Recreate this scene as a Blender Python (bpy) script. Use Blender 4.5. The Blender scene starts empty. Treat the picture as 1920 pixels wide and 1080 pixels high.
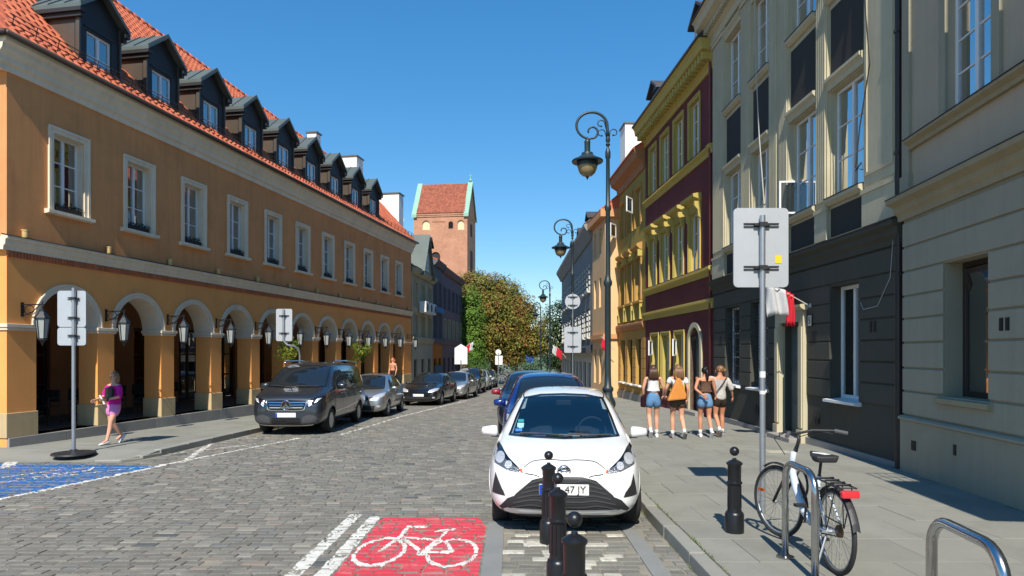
import bpy, bmesh, math, random
import numpy as np
from mathutils import Vector, Matrix
from mathutils.bvhtree import BVHTree

scene = bpy.context.scene
col = scene.collection
random.seed(7)
np.random.seed(7)
R = math.radians
PI = math.pi

# ------------------------------------------------------------------ camera, sky, sun, exposure
EYE = 1.95
cam_data = bpy.data.cameras.new('camera')
cam_data.sensor_fit = 'HORIZONTAL'
cam_data.sensor_width = 36.0
cam_data.lens = 1240 / 1920 * 36.0
cam_data.shift_y = 120 / 1920
cam_data.clip_start = 0.1
cam_data.clip_end = 4000
camera = bpy.data.objects.new('camera', cam_data)
col.objects.link(camera)
camera.location = (0, 0, EYE)
camera.rotation_euler = (R(90), 0, 0)
scene.camera = camera

SUN_EL, SUN_AZ = 46.5, 6.0          # shadows fall away from the viewer, SUN_AZ degrees to the right of +Y
world = bpy.data.worlds.new('World')
scene.world = world
world.use_nodes = True
wn = world.node_tree
bg = wn.nodes['Background']
sky = wn.nodes.new('ShaderNodeTexSky')
sky.sky_type = 'NISHITA'
sky.sun_disc = False
sky.sun_elevation = R(SUN_EL)
sky.sun_rotation = R(180 + SUN_AZ)
sky.air_density = 1.2
sky.dust_density = 0.0
sky.ozone_density = 8.0
# the photograph is printed with rich blues: one even grade over the whole sky
_g = wn.nodes.new('ShaderNodeGamma'); _g.inputs[1].default_value = 0.76
_h = wn.nodes.new('ShaderNodeHueSaturation'); _h.inputs['Saturation'].default_value = 1.36; _h.inputs['Hue'].default_value = 0.499; _h.inputs['Value'].default_value = 1.08
wn.links.new(sky.outputs['Color'], _g.inputs[0])
wn.links.new(_g.outputs[0], _h.inputs['Color'])
wn.links.new(_h.outputs[0], bg.inputs['Color'])
bg.inputs['Strength'].default_value = 0.15

sun_data = bpy.data.lights.new('sun', 'SUN')
sun_data.energy = 4.3
sun_data.angle = R(0.53)
sun_data.color = (1.0, 0.94, 0.84)
sun = bpy.data.objects.new('sun', sun_data)
col.objects.link(sun)
_d = Vector((math.sin(R(SUN_AZ)) * math.cos(R(SUN_EL)), math.cos(R(SUN_AZ)) * math.cos(R(SUN_EL)), -math.sin(R(SUN_EL))))
sun.rotation_euler = _d.to_track_quat('-Z', 'Y').to_euler()
sun.location = (0, -10, 30)

scene.view_settings.view_transform = 'Standard'
scene.view_settings.look = 'None'
scene.view_settings.gamma = 1.0
scene.view_settings.exposure = 0.5
scene.view_settings.use_curve_mapping = False
scene.render.engine = 'CYCLES'
scene.cycles.max_bounces = 6
scene.cycles.transparent_max_bounces = 12
scene.cycles.use_denoising = True
scene.cycles.sample_clamp_indirect = 6.0
scene.cycles.caustics_reflective = False
scene.cycles.caustics_refractive = False


# ------------------------------------------------------------------ helpers
def G(y):
    "height of the carriageway: the street falls gently away from the viewer"
    return 0.14 - 0.02 * y


TILT = -math.atan(0.02)


def S(r, g, b):
    f = lambda c: (c / 255 / 12.92) if c / 255 <= 0.04045 else ((c / 255 + 0.055) / 1.055) ** 2.4
    return (f(r), f(g), f(b))


def link(name, data, parent=None, loc=(0, 0, 0), rz=0.0, rot=None, scale=None):
    o = bpy.data.objects.new(name, data)
    col.objects.link(o)
    o.parent = parent
    o.location = loc
    o.rotation_euler = rot if rot is not None else (0, 0, rz)
    if scale is not None:
        o.scale = scale
    return o


def tag(o, label=None, cat=None, group=None, kind=None):
    if label: o['label'] = label
    if cat: o['category'] = cat
    if group: o['group'] = group
    if kind: o['kind'] = kind
    return o


def thing(name, label, cat, loc=(0, 0, 0), rz=0.0, group=None, rot=None):
    return tag(link(name, None, None, loc, rz, rot), label, cat, group)


def copy_tree(o, parent=None):
    c = o.copy()
    col.objects.link(c)
    c.parent = parent
    for ch in o.children:
        copy_tree(ch, c)
    return c


class MB:
    "collects shapes that become ONE mesh"
    def __init__(self):
        self.v, self.f, self.m, self.cur = [], [], [], 0
        self.M = None

    def add(self, vs, fs):
        b = len(self.v)
        if self.M is not None:
            vs = [tuple(self.M @ Vector(p)) for p in vs]
        self.v.extend(vs)
        for f in fs:
            self.f.append([i + b for i in f])
            self.m.append(self.cur)
        return self

    def box(self, x0, x1, y0, y1, z0, z1):
        if x0 > x1: x0, x1 = x1, x0
        if y0 > y1: y0, y1 = y1, y0
        if z0 > z1: z0, z1 = z1, z0
        return self.add([(x0, y0, z0), (x1, y0, z0), (x1, y1, z0), (x0, y1, z0), (x0, y0, z1), (x1, y0, z1), (x1, y1, z1), (x0, y1, z1)],
                        [(0, 3, 2, 1), (4, 5, 6, 7), (0, 1, 5, 4), (1, 2, 6, 5), (2, 3, 7, 6), (3, 0, 4, 7)])

    def quad(self, a, b, c, d):
        return self.add([a, b, c, d], [(0, 1, 2, 3)])

    def prism_x(self, x0, x1, prof):
        "profile [(y,z)...] extruded along x"
        n = len(prof)
        vs = [(x0, y, z) for y, z in prof] + [(x1, y, z) for y, z in prof]
        fs = [(i, (i + 1) % n, n + (i + 1) % n, n + i) for i in range(n)]
        fs += [tuple(range(n - 1, -1, -1)), tuple(range(n, 2 * n))]
        return self.add(vs, fs)

    def prism_y(self, y0, y1, prof):
        n = len(prof)
        vs = [(x, y0, z) for x, z in prof] + [(x, y1, z) for x, z in prof]
        fs = [(i, n + i, n + (i + 1) % n, (i + 1) % n) for i in range(n)]
        fs += [tuple(range(n)), tuple(range(2 * n - 1, n - 1, -1))]
        return self.add(vs, fs)

    def prism_z(self, z0, z1, poly):
        n = len(poly)
        vs = [(x, y, z0) for x, y in poly] + [(x, y, z1) for x, y in poly]
        fs = [(i, (i + 1) % n, n + (i + 1) % n, n + i) for i in range(n)]
        fs += [tuple(range(n - 1, -1, -1)), tuple(range(n, 2 * n))]
        return self.add(vs, fs)

    def lathe(self, prof, c=(0, 0, 0), n=16, cap=True, axis='z', a0=0.0):
        "profile [(r,h)...] turned round an axis through c"
        vs, fs = [], []
        for r, h in prof:
            for k in range(n):
                a = a0 + 2 * PI * k / n
                p = (r * math.cos(a), r * math.sin(a), h)
                if axis == 'x': p = (p[2], p[0], p[1])
                elif axis == 'y': p = (p[1], p[2], p[0])
                vs.append((p[0] + c[0], p[1] + c[1], p[2] + c[2]))
        m = len(prof)
        for i in range(m - 1):
            for k in range(n):
                k2 = (k + 1) % n
                fs.append((i * n + k, i * n + k2, (i + 1) * n + k2, (i + 1) * n + k))
        if cap:
            fs.append(tuple(range(n - 1, -1, -1)))
            fs.append(tuple((m - 1) * n + k for k in range(n)))
        return self.add(vs, fs)

    def tube(self, pts, r, n=8, cap=True, closed=False):
        pts = [Vector(p) for p in pts]
        m = len(pts)
        rs = r if isinstance(r, (list, tuple)) else [r] * m
        vs, fs = [], []
        up = None
        for i, p in enumerate(pts):
            if closed:
                t = pts[(i + 1) % m] - pts[i - 1]
            else:
                t = pts[min(i + 1, m - 1)] - pts[max(i - 1, 0)]
            if t.length < 1e-9: t = Vector((0, 0, 1))
            t.normalize()
            if up is None:
                up = Vector((0, 0, 1)) if abs(t.z) < 0.9 else Vector((1, 0, 0))
            a = t.cross(up)
            if a.length < 1e-6: a = t.cross(Vector((0, 1, 0.3)))
            a.normalize()
            b = a.cross(t).normalized()
            up = b
            for k in range(n):
                an = 2 * PI * k / n
                q = p + (a * math.cos(an) + b * math.sin(an)) * rs[i]
                vs.append(tuple(q))
        for i in range(m if closed else m - 1):
            i2 = (i + 1) % m
            for k in range(n):
                k2 = (k + 1) % n
                fs.append((i * n + k, i * n + k2, i2 * n + k2, i2 * n + k))
        if cap and not closed:
            fs.append(tuple(range(n - 1, -1, -1)))
            fs.append(tuple((m - 1) * n + k for k in range(n)))
        return self.add(vs, fs)

    def ball(self, c, rx, ry=None, rz=None, n=12, m=8):
        ry = rx if ry is None else ry
        rz = rx if rz is None else rz
        vs, fs = [(c[0], c[1], c[2] - rz)], []
        for i in range(1, m):
            t = -PI / 2 + PI * i / m
            for k in range(n):
                a = 2 * PI * k / n
                vs.append((c[0] + rx * math.cos(t) * math.cos(a), c[1] + ry * math.cos(t) * math.sin(a), c[2] + rz * math.sin(t)))
        vs.append((c[0], c[1], c[2] + rz))
        for k in range(n):
            fs.append((0, 1 + (k + 1) % n, 1 + k))
            for i in range(m - 2):
                a, b = 1 + i * n, 1 + (i + 1) * n
                fs.append((a + k, a + (k + 1) % n, b + (k + 1) % n, b + k))
            fs.append((1 + (m - 2) * n + k, 1 + (m - 2) * n + (k + 1) % n, len(vs) - 1))
        return self.add(vs, fs)

    def mesh(self, name, mats, smooth=False, bevel=0.0, segs=1, recalc=False):
        me = bpy.data.meshes.new(name)
        me.from_pydata(self.v, [], self.f)
        if not isinstance(mats, (list, tuple)): mats = [mats]
        for m in mats: me.materials.append(m)
        if len(mats) > 1:
            me.polygons.foreach_set('material_index', self.m)
        if recalc or bevel > 0:
            bm = bmesh.new()
            bm.from_mesh(me)
            if recalc:
                bmesh.ops.recalc_face_normals(bm, faces=bm.faces)
            if bevel > 0:
                bmesh.ops.bevel(bm, geom=list(bm.edges), offset=bevel, segments=segs, affect='EDGES', profile=0.6)
            bm.to_mesh(me)
            bm.free()
        if smooth:
            me.shade_smooth()
            if smooth != True:
                me.set_sharp_from_angle(angle=R(smooth))
        me.update()
        return me

    def build(self, name, mats, parent=None, loc=(0, 0, 0), rz=0.0, rot=None, smooth=False, bevel=0.0, segs=1, recalc=False):
        return link(name, self.mesh(name, mats, smooth, bevel, segs, recalc), parent, loc, rz, rot)


# ------------------------------------------------------------------ materials (all node based)
MATS = {}


def _nt(name):
    m = bpy.data.materials.new(name)
    m.use_nodes = True
    nt = m.node_tree
    return m, nt, nt.nodes['Principled BSDF']


def node(nt, typ, **kw):
    n = nt.nodes.new(typ)
    for k, v in kw.items():
        if k == 'inp':
            for a, b in v.items(): n.inputs[a].default_value = b
        else:
            setattr(n, k, v)
    return n


def noise(nt, vec, scale, detail=4.0, rough=0.55):
    n = node(nt, 'ShaderNodeTexNoise', inp={'Scale': scale, 'Detail': detail, 'Roughness': rough})
    if vec is not None: nt.links.new(vec, n.inputs['Vector'])
    return n.outputs['Fac']


def math_(nt, op, a, b=None, clamp=False):
    n = node(nt, 'ShaderNodeMath', operation=op, use_clamp=clamp)
    for i, x in enumerate((a, b)):
        if x is None: continue
        if isinstance(x, (int, float)): n.inputs[i].default_value = x
        else: nt.links.new(x, n.inputs[i])
    return n.outputs[0]


def mixc(nt, fac, a, b, blend='MIX'):
    n = node(nt, 'ShaderNodeMix', data_type='RGBA', blend_type=blend)
    for sock, x in ((n.inputs['Factor'], fac), (n.inputs['A'], a), (n.inputs['B'], b)):
        if isinstance(x, (int, float)): sock.default_value = x
        elif isinstance(x, tuple): sock.default_value = (*x, 1.0) if len(x) == 3 else x
        else: nt.links.new(x, sock)
    return n.outputs['Result']


def ramp(nt, fac, lo, hi):
    n = node(nt, 'ShaderNodeMapRange', inp={'From Min': lo, 'From Max': hi})
    n.clamp = True
    nt.links.new(fac, n.inputs['Value'])
    return n.outputs['Result']


def scl(c, k):
    return tuple(min(1.0, x * k) for x in c)


def pm(name, c, rough=0.7, var=0.12, scale=2.0, bump=0.15, bscale=60.0, metal=0.0, coat=0.0, spec=0.5, dirt=0.0, dirtc=None,
       rnd=0.0, rndc=None, streak=0.0, island=False, sheen=0.0, emit=None, bdist=0.01, fine=0.0):
    """general surface: base colour with slow variation, optional dirt patches with a shape of their own, vertical rain
    streaks, per-piece colour differences and fine relief"""
    if name in MATS: return MATS[name]
    m, nt, bs = _nt(name)
    L = nt.links
    geo = node(nt, 'ShaderNodeNewGeometry')
    pos = geo.outputs['Position']
    cc = None
    if var > 0:
        f = ramp(nt, noise(nt, pos, scale, 5.0, 0.6), 0.25, 0.75)
        cc = mixc(nt, f, scl(c, 1 - var), scl(c, 1 + var))
    else:
        n = node(nt, 'ShaderNodeRGB')
        n.outputs[0].default_value = (*c, 1)
        cc = n.outputs[0]
    if fine > 0:
        f = ramp(nt, noise(nt, pos, bscale, 3.0, 0.7), 0.3, 0.7)
        cc = mixc(nt, f, cc, mixc(nt, 1.0, cc, (1 - fine,) * 3, 'MULTIPLY'))
    if rnd > 0 or rndc:
        oi = node(nt, 'ShaderNodeObjectInfo')
        r = oi.outputs['Random']
        if island:
            r = math_(nt, 'FRACT', math_(nt, 'ADD', r, geo.outputs['Random Per Island']))
        if rnd > 0:
            k = node(nt, 'ShaderNodeMapRange', inp={'From Min': 0.0, 'From Max': 1.0, 'To Min': 1 - rnd, 'To Max': 1 + rnd})
            L.new(r, k.inputs['Value'])
            cmb = node(nt, 'ShaderNodeCombineColor')
            for s in ('Red', 'Green', 'Blue'): L.new(k.outputs[0], cmb.inputs[s])
            cc = mixc(nt, 1.0, cc, cmb.outputs[0], 'MULTIPLY')
        if rndc:
            r2 = math_(nt, 'FRACT', math_(nt, 'MULTIPLY', r, 7.31))
            for lo, hi, c2 in rndc:
                sel = math_(nt, 'MULTIPLY', math_(nt, 'GREATER_THAN', r2, lo), math_(nt, 'LESS_THAN', r2, hi))
                cc = mixc(nt, math_(nt, 'MULTIPLY', sel, 0.8), cc, c2)
    if streak > 0:
        mp = node(nt, 'ShaderNodeMapping', inp={'Scale': (5.0, 5.0, 0.35)})
        L.new(pos, mp.inputs['Vector'])
        f = ramp(nt, noise(nt, mp.outputs[0], 1.3, 4.0, 0.65), 0.48, 0.8)
        cc = mixc(nt, math_(nt, 'MULTIPLY', f, streak), cc, scl(c, 0.45))
    if dirt > 0:
        f = ramp(nt, noise(nt, pos, scale * 0.7 + 0.4, 7.0, 0.7), 0.5, 0.72)
        cc = mixc(nt, math_(nt, 'MULTIPLY', f, dirt), cc, dirtc or scl(c, 0.4))
    L.new(cc, bs.inputs['Base Color'])
    bs.inputs['Roughness'].default_value = rough
    bs.inputs['Metallic'].default_value = metal
    bs.inputs['Specular IOR Level'].default_value = spec
    bs.inputs['Coat Weight'].default_value = coat
    bs.inputs['Coat Roughness'].default_value = 0.03
    if sheen: bs.inputs['Sheen Weight'].default_value = sheen
    if emit:
        bs.inputs['Emission Color'].default_value = (*emit[0], 1)
        bs.inputs['Emission Strength'].default_value = emit[1]
    if bump > 0:
        b = node(nt, 'ShaderNodeBump', inp={'Strength': bump, 'Distance': bdist})
        L.new(noise(nt, pos, bscale, 4.0, 0.65), b.inputs['Height'])
        L.new(b.outputs['Normal'], bs.inputs['Normal'])
    MATS[name] = m
    return m


def plaster(name, c, **kw):
    d = dict(rough=0.9, var=0.09, scale=0.9, bump=0.25, bscale=45, spec=0.2, streak=0.22, dirt=0.10, fine=0.06)
    d.update(kw)
    return pm(name, c, **d)


def glass(name, tint, refl=0.12, rough=0.01, op=0.35, body=(0.01, 0.015, 0.02)):
    "window pane: part mirror, part see-through, a little tinted body"
    if name in MATS: return MATS[name]
    m, nt, bs = _nt(name)
    out = nt.nodes['Material Output']
    tr = node(nt, 'ShaderNodeBsdfTransparent', inp={'Color': (*tint, 1)})
    bs.inputs['Base Color'].default_value = (*body, 1)
    bs.inputs['Roughness'].default_value = rough
    bs.inputs['Specular IOR Level'].default_value = 0.5
    gl = node(nt, 'ShaderNodeBsdfGlossy', inp={'Roughness': rough, 'Color': (1, 1, 1, 1)})
    a = node(nt, 'ShaderNodeMixShader', inp={'Fac': op})
    nt.links.new(tr.outputs[0], a.inputs[1])
    nt.links.new(bs.outputs[0], a.inputs[2])
    fr = node(nt, 'ShaderNodeFresnel', inp={'IOR': 1.5})
    fac = math_(nt, 'ADD', math_(nt, 'MULTIPLY', fr.outputs[0], 0.9), refl, True)
    b = node(nt, 'ShaderNodeMixShader')
    nt.links.new(fac, b.inputs[0])
    nt.links.new(a.outputs[0], b.inputs[1])
    nt.links.new(gl.outputs[0], b.inputs[2])
    nt.links.new(b.outputs[0], out.inputs['Surface'])
    MATS[name] = m
    return m


white_paint = pm('white_paint', (0.78, 0.78, 0.76), 0.5, 0.04, 3, 0.05, 80)
cream = plaster('cream_stone', S(226, 216, 196), streak=0.3)
black_iron = pm('black_iron', (0.010, 0.011, 0.013), 0.33, 0.2, 6, 0.12, 120, spec=0.5)
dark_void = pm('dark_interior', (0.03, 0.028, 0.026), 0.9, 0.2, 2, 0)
pane_glass = glass('pane_glass', (0.72, 0.80, 0.86), 0.32, op=.2)
sky_glass = glass('sky_glass', (0.72, 0.80, 0.86), 0.55, op=.2)
curtain_m = pm('curtain', (0.62, 0.64, 0.66), 0.9, 0.1, 4, 0.3, 30)
galv = pm('galvanised', (0.42, 0.44, 0.46), 0.42, 0.1, 8, 0.05, 90, metal=0.75)
sign_back = pm('sign_back', (0.50, 0.52, 0.54), 0.45, 0.05, 5, 0.02, 80, metal=0.35)
zinc = pm('zinc_sheet', S(94, 103, 98), 0.5, 0.12, 1.5, 0.08, 20, metal=0.2)
dark_metal = pm('dark_sheet_metal', S(62, 52, 46), 0.5, 0.14, 2, 0.06, 20, metal=0.2)
granite = pm('granite', S(152, 148, 142), 0.75, 0.1, 3, 0.2, 120, fine=0.2, rnd=0.08)
# ------------------------------------------------------------------ ground, road, pavements
XR = 1.60                                  # right kerb line (road side)
KERB_L = [(-14.0, 12.45), (-7.85, 12.42), (-7.4, 12.5), (-7.15, 12.8), (-7.06, 13.3), (-6.88, 17.4), (-6.6, 20.5), (-6.1, 24.0), (-5.0, 31.0),
          (-4.35, 36.0), (-3.8, 42.0), (-3.3, 60.0), (-3.2, 90.0)]


def xl(y):
    "left kerb x at distance y"
    p = KERB_L[4:]
    if y <= p[0][1]: return p[0][0]
    for (x0, y0), (x1, y1) in zip(p, p[1:]):
        if y <= y1: return x0 + (x1 - x0) * (y - y0) / (y1 - y0)
    return p[-1][0]


joint_sand = pm('joint_sand', S(146, 140, 126), 0.95, 0.2, 3, 0.4, 90, spec=0.1, fine=0.2)
sett_m = pm('sett_stone', S(130, 127, 118), 0.78, 0.14, 3, 0.6, 75, spec=0.25, rnd=0.15, island=True, fine=0.3, bdist=0.012,
            rndc=[(0.04, 0.085, S(112, 112, 110)), (0.5, 0.54, S(140, 127, 116)), (0.7, 0.715, S(78, 82, 84)), (0.86, 0.93, S(146, 142, 131))])
white_sett_m = pm('whitewashed_sett', S(196, 192, 178), 0.75, 0.16, 14, 0.6, 70, rnd=0.16, dirt=0.95, dirtc=S(136, 131, 120), fine=.2)
ground_m = pm('far_ground', S(120, 122, 100), 0.95, 0.2, 0.2, 0.2, 8)
slab_m = pm('paving_slab', S(143, 142, 132), 0.85, 0.08, 1.1, 0.3, 90, spec=0.2, rnd=0.055, fine=0.14, dirt=0.5, dirtc=S(112, 111, 101))
slab_bed_m = pm('slab_joint', S(112, 106, 96), 0.95, 0.15, 4, 0.3, 60, spec=0.1)
kerb_m = pm('kerb_granite', S(152, 150, 141), 0.75, 0.1, 2.5, 0.25, 110, fine=0.22, rnd=0.09)
strip_m = pm('concrete_strip', S(136, 137, 134), 0.8, 0.08, 3, 0.25, 90, fine=0.15)
weed_m = pm('weed', S(96, 112, 48), 0.8, 0.3, 9, 0)

mb = MB()
ys = [-40, 0, 40, 90, 200, 600, 1500]
for a, b in zip(ys, ys[1:]):
    z0, z1 = G(min(a, 300)) - 0.075, G(min(b, 300)) - 0.075
    for xa, xb in ((-1500, -60), (-60, 60), (60, 1500)):
        mb.quad((xa, a, z0), (xb, a, z0), (xb, b, z1), (xa, b, z1))
ground = tag(mb.build('ground', ground_m), kind='structure')

mb = MB()                                   # bed of the carriageway (joint filler shows between the setts)
for a, b in ((-8, 12.4), (12.4, 24), (24, 42), (42, 90), (90, 170)):
    n = 6
    for k in range(n):
        y0, y1 = a + (b - a) * k / n, a + (b - a) * (k + 1) / n
        xa0, xa1 = (-34, -34) if b <= 12.5 else (xl(y0) - .1, xl(y1) - .1)
        mb.quad((xa0, y0, G(y0) - .010), (XR + .05, y0, G(y0) - .010), (XR + .05, y1, G(y1) - .010), (xa1, y1, G(y1) - .010))


def far_sett_mat():
    "distant carriageway: courses too fine to tell apart"
    m, nt, bs = _nt('sett_field')
    geo = node(nt, 'ShaderNodeNewGeometry')
    br = node(nt, 'ShaderNodeTexBrick', inp={'Scale': 1.0, 'Brick Width': 0.2, 'Row Height': 0.13, 'Mortar Size': 0.012, 'Mortar Smooth': 0.3,
              'Color1': (*S(122, 118, 109), 1), 'Color2': (*S(138, 134, 124), 1), 'Mortar': (*S(144, 138, 125), 1)})
    nt.links.new(geo.outputs['Position'], br.inputs['Vector'])
    f = noise(nt, geo.outputs['Position'], 0.6, 6, 0.6)
    c = mixc(nt, ramp(nt, f, 0.3, 0.7), br.outputs['Color'], mixc(nt, 1.0, br.outputs['Color'], (0.75, 0.74, 0.72), 'MULTIPLY'))
    nt.links.new(c, bs.inputs['Base Color'])
    bs.inputs['Roughness'].default_value = 0.8
    b = node(nt, 'ShaderNodeBump', inp={'Strength': 0.5, 'Distance': 0.01})
    nt.links.new(br.outputs['Fac'], b.inputs['Height'])
    b.invert = True
    nt.links.new(b.outputs['Normal'], bs.inputs['Normal'])
    return m


road = tag(mb.build('road', [joint_sand, far_sett_mat()]), kind='structure')
for p in road.data.polygons:
    if p.center.y > 33.5 or p.center.x < -30: p.material_index = 1

# setts: courses across the street, bond staggered, every stone a little different
ROW = 0.128
Y0 = 4.6
rng = random.Random(11)
rows = []                                   # per row: (y0, y1, [(x0, x1, h, tx, ty)])
y = Y0
while y < 34.0:
    dy = ROW * rng.uniform(0.9, 1.1) if y < 12 else ROW * 1.15
    lo = max(-0.80 * y - 0.6, -9.9) if y < 12.35 else xl(y + .1) + 0.02
    x = lo + rng.uniform(0, 0.15)
    r = []
    while x < XR - 0.03:
        w = rng.uniform(0.15, 0.25) * (1.0 if y < 20 else 1.25)
        x1 = min(x + w, XR - 0.005)
        if x1 - x > 0.05:
            r.append((x, x1, rng.gauss(0, 0.0035), rng.gauss(0, 0.012), rng.gauss(0, 0.012)))
        x += w
    rows.append((y, y + dy, r))
    y += dy
row_y = np.array([r[0] for r in rows])


def sett_z(x, y):
    "height of the stone surface, joints included"
    i = int(np.searchsorted(row_y, y, side='right')) - 1
    base = G(y)
    if i < 0 or i >= len(rows): return base
    ya, yb, r = rows[i]
    for x0, x1, h, tx, ty in r:
        if x0 <= x <= x1:
            d = min(x - x0, x1 - x, y - ya, yb - y)
            e = max(0.0, min(1.0, (d - 0.003) / 0.018))
            return base + h + tx * (x - (x0 + x1) / 2) + ty * (y - (ya + yb) / 2) - 0.010 * (1 - e)
    return base - 0.009


def sett_geo(x0, x1, y0, y1, h, tx, ty, g=0.0045, c=0.016):
    cx, cy = (x0 + x1) / 2, (y0 + y1) / 2
    jx = [rng.uniform(-.004, .004) for _ in range(8)]
    o = [(x0 + g + jx[0], y0 + g + jx[1]), (x1 - g + jx[2], y0 + g + jx[3]), (x1 - g + jx[4], y1 - g + jx[5]), (x0 + g + jx[6], y1 - g + jx[7])]
    vs = [(px, py, G(py) - 0.03) for px, py in o]
    vs += [(px, py, G(py) - 0.007 + h) for px, py in o]
    ins = [(o[0][0] + c, o[0][1] + c), (o[1][0] - c, o[1][1] + c), (o[2][0] - c, o[2][1] - c), (o[3][0] + c, o[3][1] - c)]
    vs += [(px, py, G(py) + h + tx * (px - cx) + ty * (py - cy)) for px, py in ins]
    fs = [(0, 1, 5, 4), (1, 2, 6, 5), (2, 3, 7, 6), (3, 0, 4, 7), (4, 5, 9, 8), (5, 6, 10, 9), (6, 7, 11, 10), (7, 4, 8, 11), (8, 9, 10, 11)]
    return vs, fs


setts = [(ya, yb) + s for ya, yb, r in rows for s in r]
far_mb = MB()
n_single = 0
for ya, yb, x0, x1, h, tx, ty in setts:
    cx = (x0 + x1) / 2
    in_strip = -0.28 < cx < 1.42 and ya < 7.75
    vs, fs = sett_geo(x0, x1, ya, yb, h, tx, ty)
    px = 960 + 1240 * cx / ya
    wash = -0.08 < cx < 1.2 and 4.9 < ya < 7.2 and rng.random() < 0.42
    if in_strip and (-0.27 < cx < -0.08 or 1.2 < cx < 1.38): continue         # concrete strips lie here
    if n_single < 298 and 5.3 < ya < 7.6 and 20 < px < 1300 and (wash or not (-2.0 < cx < -0.28)) and (wash or ya < 6.15):
        m = MB(); m.add([(a - cx, b - ya, c - G(ya)) for a, b, c in vs], fs)
        m.build('sett', white_sett_m if wash else sett_m, road, (cx, ya, G(ya)))
        n_single += 1
    else:
        far_mb.add(vs, fs)
o = tag(far_mb.build('sett_paving', sett_m, road), kind='stuff')

# flat concrete strips either side of the bollards
for xa, xb, nm in ((-0.27, -0.09, 'concrete_strip'), (1.21, 1.37, 'concrete_strip')):
    y = 4.6
    while y < 7.6:
        y1 = min(y + 0.98, 7.62)
        mb = MB(); mb.add([(xa, y, G(y) - .03), (xb, y, G(y) - .03), (xb, y1 - .012, G(y1) - .03), (xa, y1 - .012, G(y1) - .03),
                           (xa, y, G(y) + .004), (xb, y, G(y) + .004), (xb, y1 - .012, G(y1) + .004), (xa, y1 - .012, G(y1) + .004)],
                          [(0, 3, 2, 1), (4, 5, 6, 7), (0, 1, 5, 4), (1, 2, 6, 5), (2, 3, 7, 6), (3, 0, 4, 7)])
        mb.build(nm, strip_m, road)
        y = y1


# ---- paint that follows the stones
def paint_mat(name, c, wear=0.5, under=S(140, 130, 119), scale=3.0):
    m, nt, bs = _nt(name)
    geo = node(nt, 'ShaderNodeNewGeometry')
    p = geo.outputs['Position']
    f1 = noise(nt, p, scale, 7, 0.72)
    f2 = noise(nt, p, 38, 3, 0.6)
    f = math_(nt, 'ADD', math_(nt, 'MULTIPLY', f1, 0.7), math_(nt, 'MULTIPLY', f2, 0.3))
    f = ramp(nt, f, 0.62 - wear * 0.16, 0.72 - wear * 0.1)
    cv = mixc(nt, noise(nt, p, 1.2, 4, 0.6), scl(c, 0.86), scl(c, 1.12))
    nt.links.new(mixc(nt, math_(nt, 'MULTIPLY', f, 0.85), cv, under), bs.inputs['Base Color'])
    bs.inputs['Roughness'].default_value = 0.65
    b = node(nt, 'ShaderNodeBump', inp={'Strength': 0.35, 'Distance': 0.008})
    nt.links.new(noise(nt, p, 80, 3, 0.6), b.inputs['Height'])
    nt.links.new(b.outputs['Normal'], bs.inputs['Normal'])
    return m


red_paint = paint_mat('red_paint', S(206, 62, 74), 0.62, under=S(176, 128, 120))
white_line = paint_mat('white_line_paint', S(214, 212, 202), 0.6)
blue_paint = paint_mat('blue_paint', S(8, 96, 162), 0.35, under=S(52, 100, 150))
worn_line = paint_mat('worn_line_paint', S(214, 208, 194), 0.85)


def inside(poly, x, y):
    r = False
    n = len(poly)
    for i in range(n):
        x0, y0 = poly[i]; x1, y1 = poly[(i + 1) % n]
        if (y0 > y) != (y1 > y) and x < (x1 - x0) * (y - y0) / (y1 - y0) + x0: r = not r
    return r


prng = random.Random(3)


def painted(name, test, x0, x1, y0, y1, cell, mat, lift, gaps=.45):
    "a coat of paint: small cells laid on the stones wherever test(x, y) holds"
    nx, ny = int((x1 - x0) / cell) + 1, int((y1 - y0) / cell) + 1
    idx, vs, fs = {}, [], []

    def vid(i, j):
        if (i, j) not in idx:
            px, py = x0 + i * cell, y0 + j * cell
            idx[(i, j)] = len(vs)
            vs.append((px, py, sett_z(px, py) + lift))
        return idx[(i, j)]
    for j in range(ny):
        for i in range(nx):
            cx_, cy_ = x0 + (i + .5) * cell, y0 + (j + .5) * cell
            if test(cx_, cy_) and not (sett_z(cx_, cy_) - G(cy_) < -.0065 and prng.random() < gaps):
                fs.append((vid(i, j), vid(i + 1, j), vid(i + 1, j + 1), vid(i, j + 1)))
    mb = MB(); mb.add(vs, fs)
    return mb.build(name, mat, road, smooth=True)


def on_ground(px, py):
    d = py - 660
    Y = 1240 * (EYE - 0.14) / (d - 24.8)
    return ((px - 960) / 1240 * Y, Y)


def seg_dist(x, y, a, b, sy=1.0):
    ax, ay = a; bx, by = b
    y, ay, by = y * sy, ay * sy, by * sy
    t = max(0, min(1, ((x - ax) * (bx - ax) + (y - ay) * (by - ay)) / ((bx - ax) ** 2 + (by - ay) ** 2 + 1e-9)))
    return math.hypot(x - ax - t * (bx - ax), y - ay - t * (by - ay))


red_poly = [(-1.535, 4.7), (-0.30, 4.7), (-0.285, 7.35), (-0.40, 7.87), (-1.535, 7.87)]
painted('red_lane_paint', lambda x, y: inside(red_poly, x, y), -1.54, -0.27, 4.7, 7.9, 0.016, red_paint, 0.0022)
painted('lane_edge_line', lambda x, y: y < 7.92 + 0.3 * (x + 1.6) and -1.70 < x < -1.56, -1.72, -1.54, 4.7, 7.95, 0.02, white_line, 0.0024)
painted('lane_edge_line', lambda x, y: y < 8.02 and -1.96 < x < -1.82, -1.98, -1.8, 4.7, 8.05, 0.02, white_line, 0.0024)

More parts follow.
